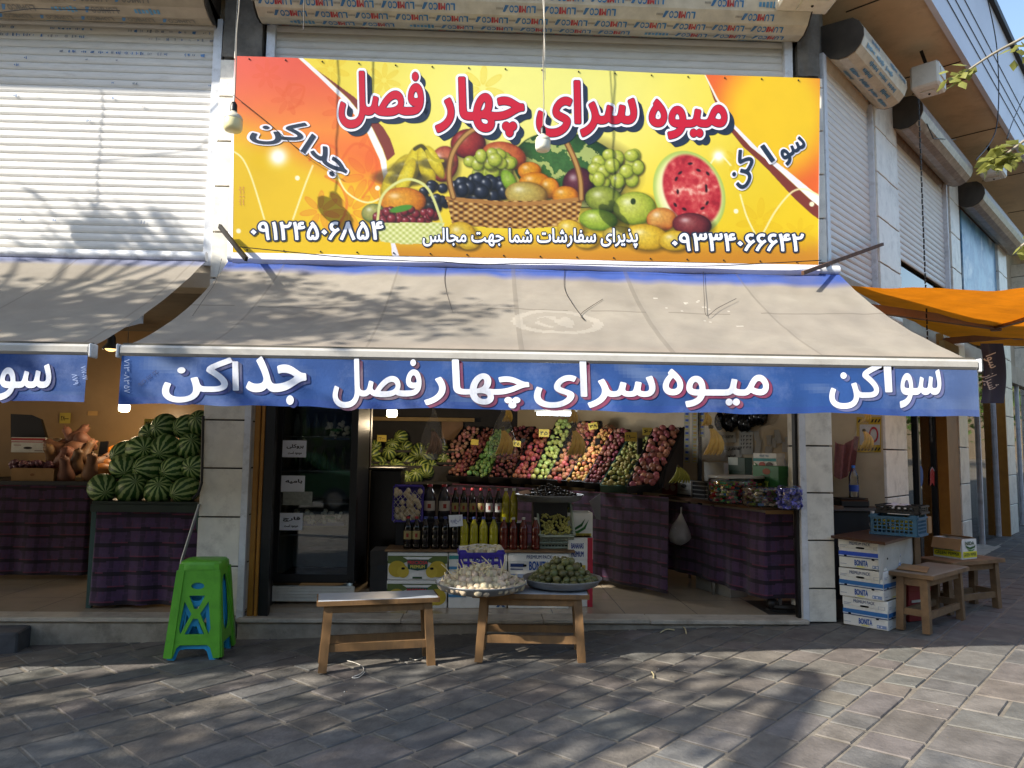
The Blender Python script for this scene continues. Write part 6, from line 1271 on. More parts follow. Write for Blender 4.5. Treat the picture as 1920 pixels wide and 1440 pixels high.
RK = thing('fruit_rack', 'sloping fruit rack skirted with dark plaid cloth', 'rack', (onY(1000, 905, 2.2).x, 2.2, FLOOR))
fp = [onY(u, v, ydep(u) - .02) for u, v in ((806, 900), (900, 902), (1000, 908), (1128, 918), (1254, 920))]; skirt('cloth', [(p.x, p.y) for p in fp], fp[2].z - .04, FLOOR + .05, RK, .012)
mb = MB()
for u in (830, 980, 1120, 1200): p = onY(u, 905, ydep(u) + .7); mb.box((p.x, p.y, .9), (.05, .05, 1.5))
mb.build('frame', M_steel, RK)
for k, (u, v, y, t, w_, rz) in enumerate(((890, 829, 2.9, '', .09, .1), (969, 832, 2.4, '۳۵', .09, .1), (1020, 812, 2.6, '۴۵', .12, 0), (1112, 799, 2.0, '۳۸', .1, -.2), (1183, 819, 1.8, '۲۸—', .13, 0), (1214, 809, 2.0, '۶۰', .11, 0))):
    card(u, v, y, w_, w_ * .75, t, ('blank yellow card at the dark left end of the fruit rack', 'yellow card reading thirty five above the dates', 'pale card reading forty five over the nectarines', 'yellow card reading thirty eight over the topmost peaches', 'pale card reading twenty eight at the head of the jujube crate', 'yellow card reading sixty above the netted peaches')[k], rz=0, tilt=rz)
nm = MB()                                    # foam nets on the pink peaches, red mesh on the apricots
p4 = [onY(1128, 838, ydep(1081) + .5), onY(1150, 838, ydep(1081) + .45), onY(1154, 802, ydep(1081) + .62), onY(1128, 802, ydep(1081) + .68)]
for k in range(-4, 5):
    for s_ in (1, -1):
        pts = [p4[0].lerp(p4[1], a).lerp(p4[3].lerp(p4[2], a), b) + Vector((0, -.03, .04)) for a, b in ((q / 8, (k / 4 + s_ * q / 8 * .6 + (0 if s_ > 0 else .6))) for q in range(9)) if 0 <= b <= 1]
        if len(pts) > 1: nm.tube(pts, .003, 4)
single('mesh_net', nm, mat('red_net', '7a3a20', .6), 'brown mesh net over the topmost apricot crate', 'net')
mb = MB(); 
for k in range(24):
    a, b = rnd.random(), rnd.random(); y0 = ydep(1204); p = onY(1182 + 46 * b + 46 * a, 910 - 106 * b, y0 + .7 * b) + Vector((0, -.03, .03)); e = Vector((rnd.uniform(-1, 1), -.4, rnd.uniform(-.6, .6))).normalized() * .035; mb.add([p - e, p + Vector((e.z, 0, e.x)) * .5, p + e, p - Vector((e.z, 0, -e.x)) * .5], [(0, 1, 2, 3)], True)
o = single('foam_net', mb, mat('pale_foam', 'c8b8b4', .6), 'pale foam nets scattered over the pink peaches', 'foam net'); o['kind'] = 'stuff'
mb = MB(); mb.slab([onY(1244, 915, 1.05), onY(1249, 880, 1.2), onY(1284, 800, 1.75), onY(1280, 900, 1.3)], (1, -.3, 0), .02); single('black_board', mb, M_blk, 'black end panel of the rack beside the sachet strips', 'panel')
# ---- cartons and bottles in the middle of the floor
ybx = onZ(780, 1140, FLOOR).y; HBX = (onY(780, 1035, ybx).z - FLOOR) / 2 - .004
SQ = [('rect', '4a5a2e', (0, .12, 1, .16)), ('poly', '5a6a34', [(0, .12), (.25, .16), (.36, .3), (.2, .45), (0, .4)]), ('poly', '5a6a34', [(1, .12), (.75, .16), (.64, .3), (.8, .45), (1, .4)]), ('oval', 'b8a032', (.16, .6, .15, .3)), ('oval', 'c4ac3c', (.26, .7, .1, .22)), ('oval', 'b8a032', (.84, .6, .15, .3)), ('oval', 'c4ac3c', (.74, .7, .1, .22)), ('poly', '1f4a44', [(.32, .25), (.68, .25), (.66, .6), (.5, .66), (.34, .6)]), ('text', 'c23a3a', 'PRECIOSA', (.33, .3, .67, .43), .03), ('text', 'd8c84a', 'PREMIUM', (.38, .46, .62, .57), .02), ('rect', '2a4a2a', (.42, .88, .58, .95))]
def row(label, u0, u1, z, prints, m=M_card, holes=(), H=None, d=.3, y=None): a, b = onY(u0, 1100, y or ybx), onY(u1, 1100, y or ybx); return carton(label, ((a.x + b.x) / 2, (y or ybx) + d / 2, z), 0, b.x - a.x, d, H or HBX, prints, holes=holes, m=m, side=False)
hq = ((.26, .42, .03, .02), (.74, .42, .03, .02))
row('white and yellow squash carton, upper one left of the purple crate', 726, 838, FLOOR + HBX + .004, SQ, holes=hq); row('white and yellow squash carton, lower one behind the empty bench', 726, 838, FLOOR, SQ, holes=hq)
bb = [('rect', '4a86b0', (0, .5, .3, .6)), ('poly', '3a8a86', [(0, .1), (.5, .1), (.3, .22), (0, .24)]), ('text', '1f4f9a', 'BONITA', (.4, .1, .75, .3), .03), ('oval', 'c8c05a', (.55, .5, .15, .12)), ('poly', '2a5a8a', [(.82, .6), (.86, .6), (.98, .95), (.93, .95)]), ('poly', '2a5a8a', [(.98, .6), (.94, .6), (.82, .95), (.87, .95)])]
row('white fruit carton directly behind the purple crate', 841, 950, FLOOR + HBX + .004, bb); row('white fruit carton with green flash under the garlic tray', 841, 950, FLOOR, bb, holes=((.28, .8, .03, .02),))
row('white premium carton with navy lettering behind the green fruit', 953, 1066, FLOOR + HBX + .004, [('text', NV_, 'PREMIUM PACK', (.3, .07, .72, .2), .012), ('text', '1f4f9a', 'BONITA', (.34, .3, .68, .62), .03), ('rect', NV_, (.03, .38, .26, .5)), ('rect', NV_, (.03, .56, .24, .6)), ('rect', '8a98b0', (.04, .76, .3, .9))], holes=((.27, .55, .03, .02),)); row('white premium carton on the floor behind the right bench', 953, 1066, FLOOR, [('rect', '6f83a8', (.04, .7, .28, .85)), ('rect', NV_, (.45, .6, .68, .64)), ('rect', 'b8ae8a', (.4, .76, .6, .8))])
row('red edged banana carton standing on end right of the white ones', 1066, 1111, FLOOR, [('rect', 'a82436', (.78, 0, 1, 1)), ('rect', 'b5a03a', (0, .4, .7, .75)), ('oval', '2a2014', (.5, .4, .06, .04)), ('text', '3a4a8a', 'BANANAS', (.1, .08, .62, .16), .03), ('text', '3a4a8a', 'PREMIUM', (.1, .2, .62, .28), .03)], H=HBX * 2 + .13, d=.25, y=ybx + .08)
zr1 = FLOOR + 2 * HBX + .012; a, b = onY(722, 1034, ybx), onY(1078, 1034, ybx)
mb = MB(); mb.box(((a.x + b.x) / 2, ybx + .15, zr1 + .008), (b.x - a.x, .34, .016)); single('plank', mb, M_wood2, 'wooden plank laid along the cartons under the front bottles', 'plank')
zr1 += .018
M_cap = {k: mat('cap_' + k, c, .4) for k, c in (('red', '9a1f28'), ('blue', '2a3f8a'), ('white', 'b8b8b0'))}
def liquid(name, c): return mat('liquid_' + name, c, .12, var=.08, spec=.6)
LQ = {'dark': liquid('dark', '120b0b'), 'green': liquid('green', 'a09a22'), 'rust': liquid('rust', '5a1f16'), 'grey': liquid('grey', '2c2a33')}
BP = {}
def bottle(u, vb, y, liq, cap, label, group, h=.27, r=.037, lab=None, z=None):
    k = (liq, cap, lab, h); p = onY(u, vb, y); p.z = z if z is not None else p.z
    if k in BP: return dup(BP[k], p, rnd.uniform(0, .3), label, group)
    t = thing('bottle', label, 'bottle', tuple(p), 0, group); mb = MB(); mb.lathe([(0, 0), (r * .9, 0), (r, .008), (r, h * .12), (r * .95, h * .14), (r, h * .16), (r, h * .42), (r * .96, h * .44), (r, h * .46), (r, h * .62), (r * .9, h * .72), (r * .55, h * .84), (r * .36, h * .9), (r * .34, h * .94)], 16); mb.build('body', LQ[liq], t, False)
    mb = MB(); mb.lathe([(r * .42, h * .935), (r * .43, h), (r * .36, h * 1.005), (0, h * 1.005)], 12); mb.build('cap', M_cap[cap], t, False)
    if lab: 
        mb = MB(); z0, z1 = h * .3, h * .56; mb.col = srgb(lab); n_ = 9; A = [R(-150 + 120 * i / (n_ - 1)) for i in range(n_)]; rr_ = r * 1.03; mb.add([(rr_ * math.cos(a_), rr_ * math.sin(a_), zz) for zz in (z0, z1) for a_ in A], [(i, i + 1, i + 1 + n_, i + n_) for i in range(n_ - 1)], True)
        mb.col = srgb('8a2a24'); mb.add([(rr_ * 1.02 * math.cos(a_), rr_ * 1.02 * math.sin(a_), zz) for zz in (z0 + (z1 - z0) * .25, z0 + (z1 - z0) * .7) for a_ in A[3:6]], [(i, i + 1, i + 4, i + 3) for i in range(2)], True); mb.build('label', M_boxink, t, False)
    BP[k] = t; return t
for u in (764, 780): bottle(u, 1032, ybx + .06, 'dark', 'red', 'dark bottle with red cap and fruit label at the left end of the front row', 'labelled dark bottles of the front row', lab='9a8a5a', z=zr1)
for u in (797, 816, 834, 853): bottle(u, 1032, ybx + .06, 'dark', 'blue', 'plain dark brown bottle with blue cap in the front row', 'plain dark bottles of the front row', z=zr1)
for u in (870, 888, 906, 925): bottle(u, 1032, ybx + .06, 'green', 'blue', 'yellow green bottle with blue cap above the purple crate', 'yellow green bottles of the front row', z=zr1)
for u in (944, 962, 981, 1004): bottle(u, 1032, ybx + .06, 'rust', 'white', 'rust red bottle in the front row beside the grapes', 'rust red bottles of the front row', z=zr1)
yr2 = ybx + .3; z2 = onY(880, 975, yr2).z - .02
a, b = onY(742, 985, yr2), onY(985, 985, yr2); mb = MB(); mb.box(((a.x + b.x) / 2, yr2 + .1, (z2 + FLOOR) / 2 + .0), (b.x - a.x, .24, z2 - FLOOR), bev=.005); single('black_crates', mb, M_blk, 'black stacked crate block carrying the rear row of bottles', 'crate')
for u in (805, 832): bottle(u, 976, yr2 + .06, 'grey', 'red', 'big grey juice bottle with red cap in the rear row', 'big grey bottles of the rear row', .33, .055, 'b8b0a8', z=z2)
for u in (853, 869, 885, 901): bottle(u, 976, yr2 + .06, 'dark', 'red', 'dark bottle with red cap and picture label in the rear row', 'labelled dark bottles of the rear row', .3, .034, '9a8a5a', z=z2)
for u in (917, 934): bottle(u, 976, yr2 + .06, 'dark', 'red', 'dark bottle with small white label in the rear row', 'white labelled bottles of the rear row', .3, .0345, 'a8a8a8', z=z2)
for u in (948, 963): bottle(u, 974, yr2 + .04, 'green', 'white', 'yellow green bottle at the right end of the rear row', 'yellow green bottles of the rear row', .3, .035, z=z2)
t = thing('paper_notice', 'white paper with blue handwriting among the bottles', 'notice', tuple(onY(855, 976, ybx - .02))); mb = MB(); mb.quad(*[onY(*q, ybx - .02) for q in ((843, 988), (868, 986), (867, 965), (841, 966))]); mb.build('sheet', MATS['notice_paper'], t); mb = MB(); mb.col = srgb('2a4a9a'); write(mb, 'آبغوره', (845, 970, 864, 982), lambda u, v: onY(u, v, ybx - .023), rot=R(-8), res=2); mb.build('lettering', M_boxink, t)
# netted garlic tray set on edge, grape crate, pepper carton, pan of dates
p = onY(764, 970, yr2 - .02); ct = crate('plastic_crate', 'shallow crate of netted garlic stood on edge left of the bottles', (p.x, p.y + .06, z2 + .0), 0, .25, .31, .07, M_purp, rx=R(78)); ct.location = (p.x, p.y + .08, z2 + .15)
mb = MB()
for k in range(46): mb.ball(Vector((p.x + rnd.uniform(-.11, .11), p.y - .0 + rnd.uniform(-.01, .03), z2 + .15 + rnd.uniform(-.14, .14))), (.024, .022, .024), 8, 6, lobes)
o = single('garlic_load', mb, M_gar, 'garlic bulbs packed in the crate stood on edge', 'garlic'); o['kind'] = 'stuff'
mb = MB()
for k in range(-6, 7):
    for s_ in (1, -1):
        pts = [(p.x + x, p.y - .03, z2 + .15 + s_ * x * 1.2 + k * .05) for x in (-.12, -.06, 0, .06, .12) if abs(s_ * x * 1.2 + k * .05) < .155]
        if len(pts) > 1: mb.tube(pts, .002, 4)
single('garlic_net', mb, M_net, 'white net over the garlic crate stood on edge', 'net')
M_pale = mat('pale_green_plastic', '9aa596', .45, var=.08)
yg = ybx + .12; p = onY(1041, 1030, yg); crate('plastic_crate', 'pale crate lying flat under the grapes', (p.x, p.y + .12, zr1), 0, .27, .24, .1, M_pale, slots=(8, 3))
zgr = zr1 + .1; crate('plastic_crate', 'pale tilted crate heaped with green grapes', (p.x, p.y + .11, zgr + .08), R(2), .3, .36, .12, M_pale, rx=R(48), slots=(8, 2))
mb = MB(); 
for k in range(260):
    a, b = rnd.uniform(-.13, .13), rnd.uniform(-.16, .16); q = Matrix.Rotation(R(48), 3, 'X') @ Vector((a, b, .1 + .025 * noise.noise((a * 12, b * 12, 0)))); mb.ball(q + Vector((p.x, p.y + .11, zgr + .08)), rnd.uniform(.009, .013), 6, 5)
o = single('grape_load', mb, mat('grape_skin', 'a09c50', .35, var=.35, scale=14), 'small green grapes heaped in the tilted pale crate', 'grapes'); o['kind'] = 'stuff'
boxat('white pepper carton right of the grapes', 1062, 1111, 1013, ybx + .2, .25, .24, [('rect', 'b8a83a', (.35, .74, .95, .92)), ('text', '4a2a1a', 'GREEN PEPPER', (.38, .78, .92, .88), .03), ('poly', '2a5a2a', [(.05, .5), (.3, .55), (.55, .4), (.72, .2), (.6, .48), (.35, .62), (.1, .6)]), ('poly', '2f6a30', [(.1, .64), (.4, .66), (.65, .52), (.85, .25), (.72, .58), (.45, .74), (.15, .72)])], M_card, True)
tp_ = onY(1030, 938, ybx + .3); tray(tp_, .3, 'round metal pan of dark dates behind the grapes'); mb = MB()
for k in range(150): a, d = rnd.uniform(0, 6.28), .24 * math.sqrt(rnd.random()); mb.ball(tp_ + Vector((d * math.cos(a), d * math.sin(a), .03 + .1 * (1 - d / .26) + rnd.uniform(-.01, .02))), (.018, .012, .011), 6, 5)
o = single('date_load', mb, mat('date_skin', '1c1210', .4, var=.3), 'dark dates heaped in the round pan', 'dates'); o['kind'] = 'stuff'
mb = MB(); mb.box((tp_.x, tp_.y, (tp_.z + FLOOR) / 2), (.3, .24, tp_.z - FLOOR - .01)); single('crate_stack', mb, M_blk, 'dark crate stack under the pan of dates', 'crate')
mb = MB(); q = [onY(*z, ybx + .1) for z in ((971, 922), (990, 918), (997, 925), (975, 927))]; mb.slab(q, (0, -1, .3), .004); single('card_scrap', mb, mat('pink_card', 'c0a090', .7), 'pinkish paper scrap at the edge of the date pan', 'paper')
# ---- counter
Fp, Np = onZ(1241, 1088, FLOOR), onZ(1437, 1149, FLOOR); Rp = Np + Vector((.3, .03, 0)); zc = onY(1421, 950, Np.y).z
CT = thing('counter', 'shop counter draped with purple plaid cloth on thin metal legs', 'counter', tuple((Fp + Np) / 2))
skirt('cloth', [(Fp.x, Fp.y), (Np.x, Np.y), (Rp.x, Rp.y)], zc - .05, FLOOR + .13, CT, .018, hem=.015)
dv = (Np - Fp).normalized(); nn = Vector((-dv.y, dv.x, 0)); Bk = [Np, Rp, Rp + nn * .5, Fp + nn * .55, Fp]; out_ = -nn * .03
mb = MB(); mb.slab([Vector((p.x, p.y, zc)) + (out_ if i in (0, 4) else Vector()) for i, p in enumerate(Bk)], (0, 0, 1), .03); mb.build('counter_top', mat('counter_wood', '5a3f2c', .45, var=.2, scale=6), CT)
for p in (Fp, Fp + nn * .3, Np + nn * .1, (Fp + Np) / 2 + dv * .02): mb = MB(); mb.box((p.x + nn.x * .04, p.y + nn.y * .04, (FLOOR + zc) / 2 - .02), (.025, .025, zc - FLOOR - .05)); mb.build('leg', mat('chrome_leg', 'a0a0a2', .25, .9), CT)
mb = MB(); mb.slab([Vector((p.x, p.y, zc - .06)) - Vector((0, .03, 0)) for p in (Np, Rp)] + [Vector((p.x, p.y, zc - .03)) - Vector((0, .03, 0)) for p in (Rp, Np)], (0, -1, 0), .01); mb.build('edge_tape', M_kraft, CT)
c_ = Fp.lerp(Np, .45) + nn * .2; carton('low white carton on the floor under the counter', (c_.x, c_.y, FLOOR), math.atan2(dv.y, dv.x), .55, .2, .2, [('oval', '1a1512', (.15, .4, .02, .05))], m=mat('grey_white_card', '9a968c', .7), holes=(), side=False)
SHO = thing('shoe', 'dark worn shoe showing under the end of the counter', 'shoe', tuple(onZ(1462, 1146, FLOOR))); mb = MB(); mb.M = Matrix.Rotation(R(-18), 4, 'Z'); mb.ball((.03, 0, .035), (.12, .045, .035), 14, 8); mb.ball((-.06, 0, .06), (.05, .04, .05), 12, 8); mb.build('upper', mat('dark_leather', '1c1816', .5), SHO, False); mb = MB(); mb.M = Matrix.Rotation(R(-18), 4, 'Z'); mb.add([(x * .13 + .0, y * .048, z) for z in (.0, .018) for x, y in oval(.1, 0, 1.0, 1, 20)], [tuple(range(19, -1, -1)), tuple(range(20, 40))] + [(i, (i + 1) % 20, (i + 1) % 20 + 20, i + 20) for i in range(20)], False); mb.build('sole', M_black, SHO, False)
def onC(u, v, back=.1): return hit(u, v, Vector((Np.x, Np.y, 0)) + nn * back, nn)          # a plane standing along the counter
def item(label, name, cat, u0, u1, v0, v1, back, depth, m, prints=(), group=None):
    a, b = onC(u0, v1, back), onC(u1, v0, back); a2 = onC(u1, v1, back); L = (a2 - a).length; H = b.z - a.z; c = (a + a2) / 2 + nn * depth / 2; return carton(label, (c.x, c.y, zc + .002), math.atan2(dv.y, dv.x), L, depth, H, list(prints), lid=False if 0 else True, m=m, holes=(), side=False, name=name, group=group)
item('grey slatted little carton at the far left of the counter', 'small_carton', 'box', 1198, 1222, 905, 930, .12, .1, mat('dull_grey_card', '6d6c64', .7), [('rect', '4a4a44', (.1 + .12 * k, .1, .14 + .12 * k, .9)) for k in range(7)])
item('pale little carton left of the red one on the counter', 'small_carton', 'box', 1222, 1241, 905, 932, .12, .1, mat('pale_card', '8f8a80', .7), [('rect', '5a5a58', (.2, .3, .8, .36)), ('rect', '5a5a58', (.2, .5, .8, .54))])
item('red and white little carton on the counter', 'small_carton', 'box', 1241, 1270, 908, 936, .12, .1, mat('red_white_card', '9a5048', .6), [('oval', 'c0a8a0', (.35, .55, .18, .2)), ('oval', 'c0a8a0', (.75, .55, .18, .2)), ('rect', 'b8b0a8', (.05, .05, .95, .18))])
item('white tea carton in the middle of the counter', 'small_carton', 'box', 1270, 1296, 911, 939, .1, .1, mat('white_card2', 'a8a8a4', .6), [('oval', '3a3a36', (.5, .35, .2, .12)), ('rect', '2a2430', (0, .86, 1, .96)), ('rect', '6a6a6a', (.2, .6, .8, .64))])
M_clear = glassy('clear_plastic', (.93, .94, .94), .99, .1)
for k in range(5):
    for j, (u0, u1) in enumerate(((1298, 1322), (1323, 1350))):
        v1 = 941 - k * 8 + j * 2; t = item('black plastic punnet in the %s stack, layer %s from the top' % (('left', 'right')[j], ('five', 'four', 'three', 'two', 'one')[k]), 'plastic_punnet', 'punnet', u0, u1, v1 - 6, v1, .1, .12, M_black, [('rect', '8a8a88', (0, 0, 1, .2))]); t.location.z = onC(u0, v1, .1).z
item('blank white card box standing behind the punnets', 'white_box', 'box', 1321, 1358, 872, 935, .34, .05, mat('blank_card', 'a09f98', .6))
def jar(label, u0, u1, v0, v1, back, pal, seed, lid):
    a, b = onC(u0, v1, back), onC(u1, v1, back); c = (a + b) / 2; r = (b - a).length / 2; H = onC(u0, v0, back).z - zc; rr = random.Random(seed); t = thing('candy_jar', label, 'candy jar', (c.x, c.y, zc + .002)); mb = MB()
    mb.lathe([(0, 0), (r * .95, 0), (r, .02), (r, H * .75), (r * .97, H * .85), (r * .86, H * .9)], 24, sq=4); mb.build('glass', M_clear, t, False)
    if lid: mb = MB(); mb.lathe([(r * .9, H * .9), (r * 1.0, H * .9), (r * 1.0, H * .97), (r * .93, H), (r * .86, H), (r * .86, H * .91)], 24, sq=4); mb.build('rim', mat('rim_plastic', 'b0b0aa', .3), t, False)
    mb = MB()
    for k in range(260):
        a_ = rr.uniform(0, 6.28); d = r * .86 * math.sqrt(rr.random()) if k > 170 else r * .86; z = rr.uniform(.015, H * .74) if k < 170 else H * rr.uniform(.66, .76); mb.col = col_jit(rr.choice(pal), .15); k_ = (abs(math.cos(a_)) ** 4 + abs(math.sin(a_)) ** 4) ** -.25
        mb.box((d * k_ * math.cos(a_), d * k_ * math.sin(a_), z), (rr.uniform(.03, .05), rr.uniform(.014, .022), .014), rr.uniform(0, 6), rr.uniform(0, 6))
    mb.build('candies', mat('candy_wrap', attr=True, rough=.3, var=0), t, False)['kind'] = 'stuff'; return t
jar('big clear jar of brightly wrapped candies on the counter', 1352, 1411, 890, 947, .06, ['e0c03a', 'd04070', '3a8ac8', '4ac08a', 'e8e4da', 'd84a3a', '9ad04a', 'e88a3a'], 1, True)
jar('clear jar of small mixed candies before the green box', 1412, 1466, 905, 949, .06, ['b0a898', '9a6a80', 'd0c0a8', '80984a', '4a7ac0', 'd8d0c8', 'a87a60'], 2, False)
a, b = Vector((Rp.x, Rp.y, zc)), 0; jar('bag shaped jar of blue candies at the counter end', 1467, 1494, 905, 949, .0, ['4a50b8', '343c88', '7070c8', 'a8a8d8'], 3, False)
item('green spice carton standing behind the small candies', 'spice_carton', 'box', 1413, 1461, 876, 945, .2, .1, mat('green_card', '2a6a3a', .45), [('rect', '1a4a28', (.33, .25, .67, 1)), ('text', '9ab84a', 'BOX', (.38, .4, .62, .6), .03), ('poly', '8aa0a0', [(0, 1), (.3, .6), (.3, .8), (.1, 1)]), ('oval', '8a4a2a', (.55, .15, .15, .08))])
t = item('white and teal fruit tea carton on top of the green carton', 'spice_carton', 'box', 1413, 1456, 850, 877, .22, .09, M_card, [('rect', '2f8a8a', (0, .34, 1, .54)), ('oval', 'a84a3a', (.4, .76, .14, .18)), ('oval', '4a3a34', (.72, .76, .15, .18)), ('poly', '3f7a4a', [(.05, .6), (.2, .75), (.15, .9)]), ('text', '3a6a8a', 'FRUIT TEA', (.3, .12, .7, .24), .02)]); t.location.z = onC(1413, 877, .22).z
item('dark green carton in the shade behind the candy jar', 'spice_carton', 'box', 1367, 1398, 862, 940, .3, .08, mat('deep_green_card', '1c3a26', .5), [('rect', 'a8b0a8', (0, 0, .6, .18))])
def bananas(label, u, v, y, n, s, m, group=None, rz=0, spread=.5, bag=True):
    p = onY(u, v, y); t = thing('banana_bag' if bag else 'banana_bunch', label, 'bananas', tuple(p), rz, group)
    for k in range(n):
        mb = MB(); a = (k - (n - 1) / 2) * spread / n * 2; pts = [Vector((math.sin(a) * .02 + math.sin(a) * .13 * f + .03 * math.sin(f * 3), -.045 * math.sin(f * 3.1) + .01 * (k % 2), -.2 * f)) * s for f in (0, .15, .35, .55, .75, .9, 1)]
        mb.tube(pts, [x * s for x in (.006, .012, .018, .0195, .018, .012, .005)], 7); mb.build('banana', m, t, False)
    mb = MB(); mb.ball((0, 0, .005), .02 * s, 8, 6); mb.build('stem', mat('banana_stem', '4a3f1c', .7), t, False)
    if bag:
        mb = MB(); rr = random.Random(n + u); mb.lathe([(.012, .26), (.008, .2), (.02, .14), (.05, .08), (.085, 0), (.11, -.1), (.112, -.19), (.08, -.235), (0, -.25)], 20)
        mb.v = [tuple(Vector(q) * s + Vector((.012 * noise.noise(Vector(q) * 18), .012 * noise.noise(Vector(q) * 18 + Vector((5, 0, 0))), 0))) for q in mb.v]; mb.build('bag', M_bag, t, False)
        mb = MB(); mb.tube([(0, 0, .25 * s), (0, 0, .7)], .002, 4); mb.build('string', M_net, t, False)
    return t
M_bag = mat('thin_bag', 'c8c4bc', .25, var=.1, alpha=.09); M_ban = mat('banana_skin', 'd2a848', .5, var=.2, scale=14, dirt=('6b5424', .4, 9)); M_ban2 = mat('dull_fruit', '7a5a44', .6, var=.2, scale=14)
bananas('clear bag of dull brown fruit hung left among the bags', 812, 808, .35, 5, 1.0, M_ban2); bananas('clear bag of bananas hung above the dates', 943, 806, .35, 6, 1.05, M_ban); bananas('clear bag of long bananas hung before the peaches', 1076, 806, .3, 6, 1.1, M_ban); bananas('clear bag of ripe bananas hung over the counter', 1333, 802, .2, 6, 1.15, M_ban)
t = bananas('clear bag of bananas hung in the side window', 1620, 808, .75, 6, .85, M_ban)
for k, (u, v) in enumerate(((950, 768), (1072, 770), (1322, 776), (1620, 772))): bananas('bare bunch of bananas hung %s' % ('above the date column', 'above the apple column', 'beside the sachet strips', 'high in the side window')[k], u, v - 4, (.4, .36, .27, .8)[k], 5, .62, M_ban, bag=False)
bananas('green tipped bananas lying at the head of the counter', 1272, 876, .98, 7, .75, mat('green_banana', '8a8a34', .5, var=.2), bag=False, spread=1.2)
t = thing('plastic_bag', 'knotted white plastic bag hanging on the counter front', 'plastic bag', tuple(onC(1276, 950, -.05))); mb = MB(); mb.lathe([(.006, .0), (.01, -.06), (.03, -.12), (.065, -.17), (.1, -.23), (.11, -.29), (.085, -.34), (.03, -.37), (0, -.372)], 18); mb.v = [tuple(Vector(q) + Vector((-.02 * min(1, -q[2] * 3) + .03 * noise.noise(Vector(q) * 14), .03 * noise.noise(Vector(q) * 14 + Vector((3, 1, 0))) - .03, .012 * noise.noise(Vector(q) * 20)))) for q in mb.v]; mb.build('bag', mat('milky_bag', 'd8dae0', .3, var=.1, alpha=.6), t, False)
mb = MB(); 
for k in range(7): mb.box((-.03 + rnd.uniform(-.05, .05), -.03 + rnd.uniform(-.03, .03), -.26 + rnd.uniform(-.06, .05)), (.09, .006, .07), rnd.uniform(0, 3), rnd.uniform(0, 3))
mb.build('contents', mat('white_paper', 'c8ccd6', .6), t, False); mb = MB(); mb.bar((0, .02, .02), (0, -.01, .02), .008, .008); mb.bar((0, -.01, .02), (0, -.01, -.005), .008, .008); mb.build('hook', M_steel, t, False)
mb = MB(); q = [onY(*z, .75) for z in ((1105, 940), (1126, 925), (1126, 975), (1118, 973))]; mb.slab(q, (0, -1, 0), .004); single('plastic_bag', mb, mat('grey_bag', '77777a', .4, alpha=.7), 'small grey bag corner hanging at the rack front', 'plastic bag')
# ---- things on the tiled partition behind the counter
PN = Vector((PA.y - PB.y, PB.x - PA.x, 0)).normalized(); PN = PN if PN.y < 0 else -PN
def onP(u, v, off=.01): return hit(u, v, PA + PN * off, PN)
M_note = mat('note_paper', 'a8a498', .75, var=.1, scale=5)
def pquad(mb, u0, v0, u1, v1, off, rot=0): cu, cv = (u0 + u1) / 2, (v0 + v1) / 2; c, s = math.cos(rot), math.sin(rot); mb.quad(*[onP(cu + x * c - y * s, cv + x * s + y * c, off) for x, y in ((u0 - cu, v1 - cv), (u1 - cu, v1 - cv), (u1 - cu, v0 - cv), (u0 - cu, v0 - cv))])
def note(u0, v0, u1, v1, label, lines=(), m=None, off=.012, rot=0, group=None, n=0):
    t = thing('paper_notice', label, 'notice', tuple(onP((u0 + u1) / 2, (v0 + v1) / 2)), 0, group); mb = MB(); pquad(mb, u0, v0, u1, v1, off, rot); mb.build('sheet', m or M_note, t)
    if lines:
        mb = MB(); mb.col = srgb('16161a')
        for tx, b in lines: write(mb, tx, b, lambda u, v: onP(u, v, off + .003), bold=.03, res=2)
        mb.build('lettering', M_boxink, t)
    return t
note(1351, 836, 1391, 865, 'grey notice with two lines of bold black writing behind the counter', [('لطفا تقاضای نسیه', (1355, 838, 1388, 845)), ('نفرمایید', (1363, 851, 1380, 857))]); note(1348, 810, 1380, 830, 'grey notice with a telephone number on the wall', [('۰۹۳۶-۷۱۵۲۷۳', (1350, 816, 1375, 822))]); note(1386, 808, 1412, 852, 'pale calendar sheet with grid on the wall', [('۱ ۲ ۳ ۴', (1389, 816 + 7 * k, 1409, 820 + 7 * k)) for k in range(4)])
rr = random.Random(5)
for k in range(26):
    u, v = rr.uniform(1418, 1486), rr.uniform(814, 880); note(u - 5, v - 9, u + 5, v + 9, 'small grey receipt slip stuck on the wall behind the counter', (), off=.014 + .001 * (k % 5), rot=rr.uniform(-.2, .2), group='receipt slips on the wall')
for k in range(9):
    u, v = 1352 + k * 10 + rr.uniform(-3, 3), 786 + rr.uniform(-8, 8); mb = MB(); p = onP(u, v, .06); mb.ball(p, (.06, .05, .1), 10, 8, lambda d: 1 + .3 * noise.noise(d * 3 + Vector((k, 0, 0)))); single('black_bag', mb, mat('gloss_black_film', '0e0e10', .18), 'glossy black plastic bag bundled high on the wall', 'plastic bag', None, 'black bags on the wall')
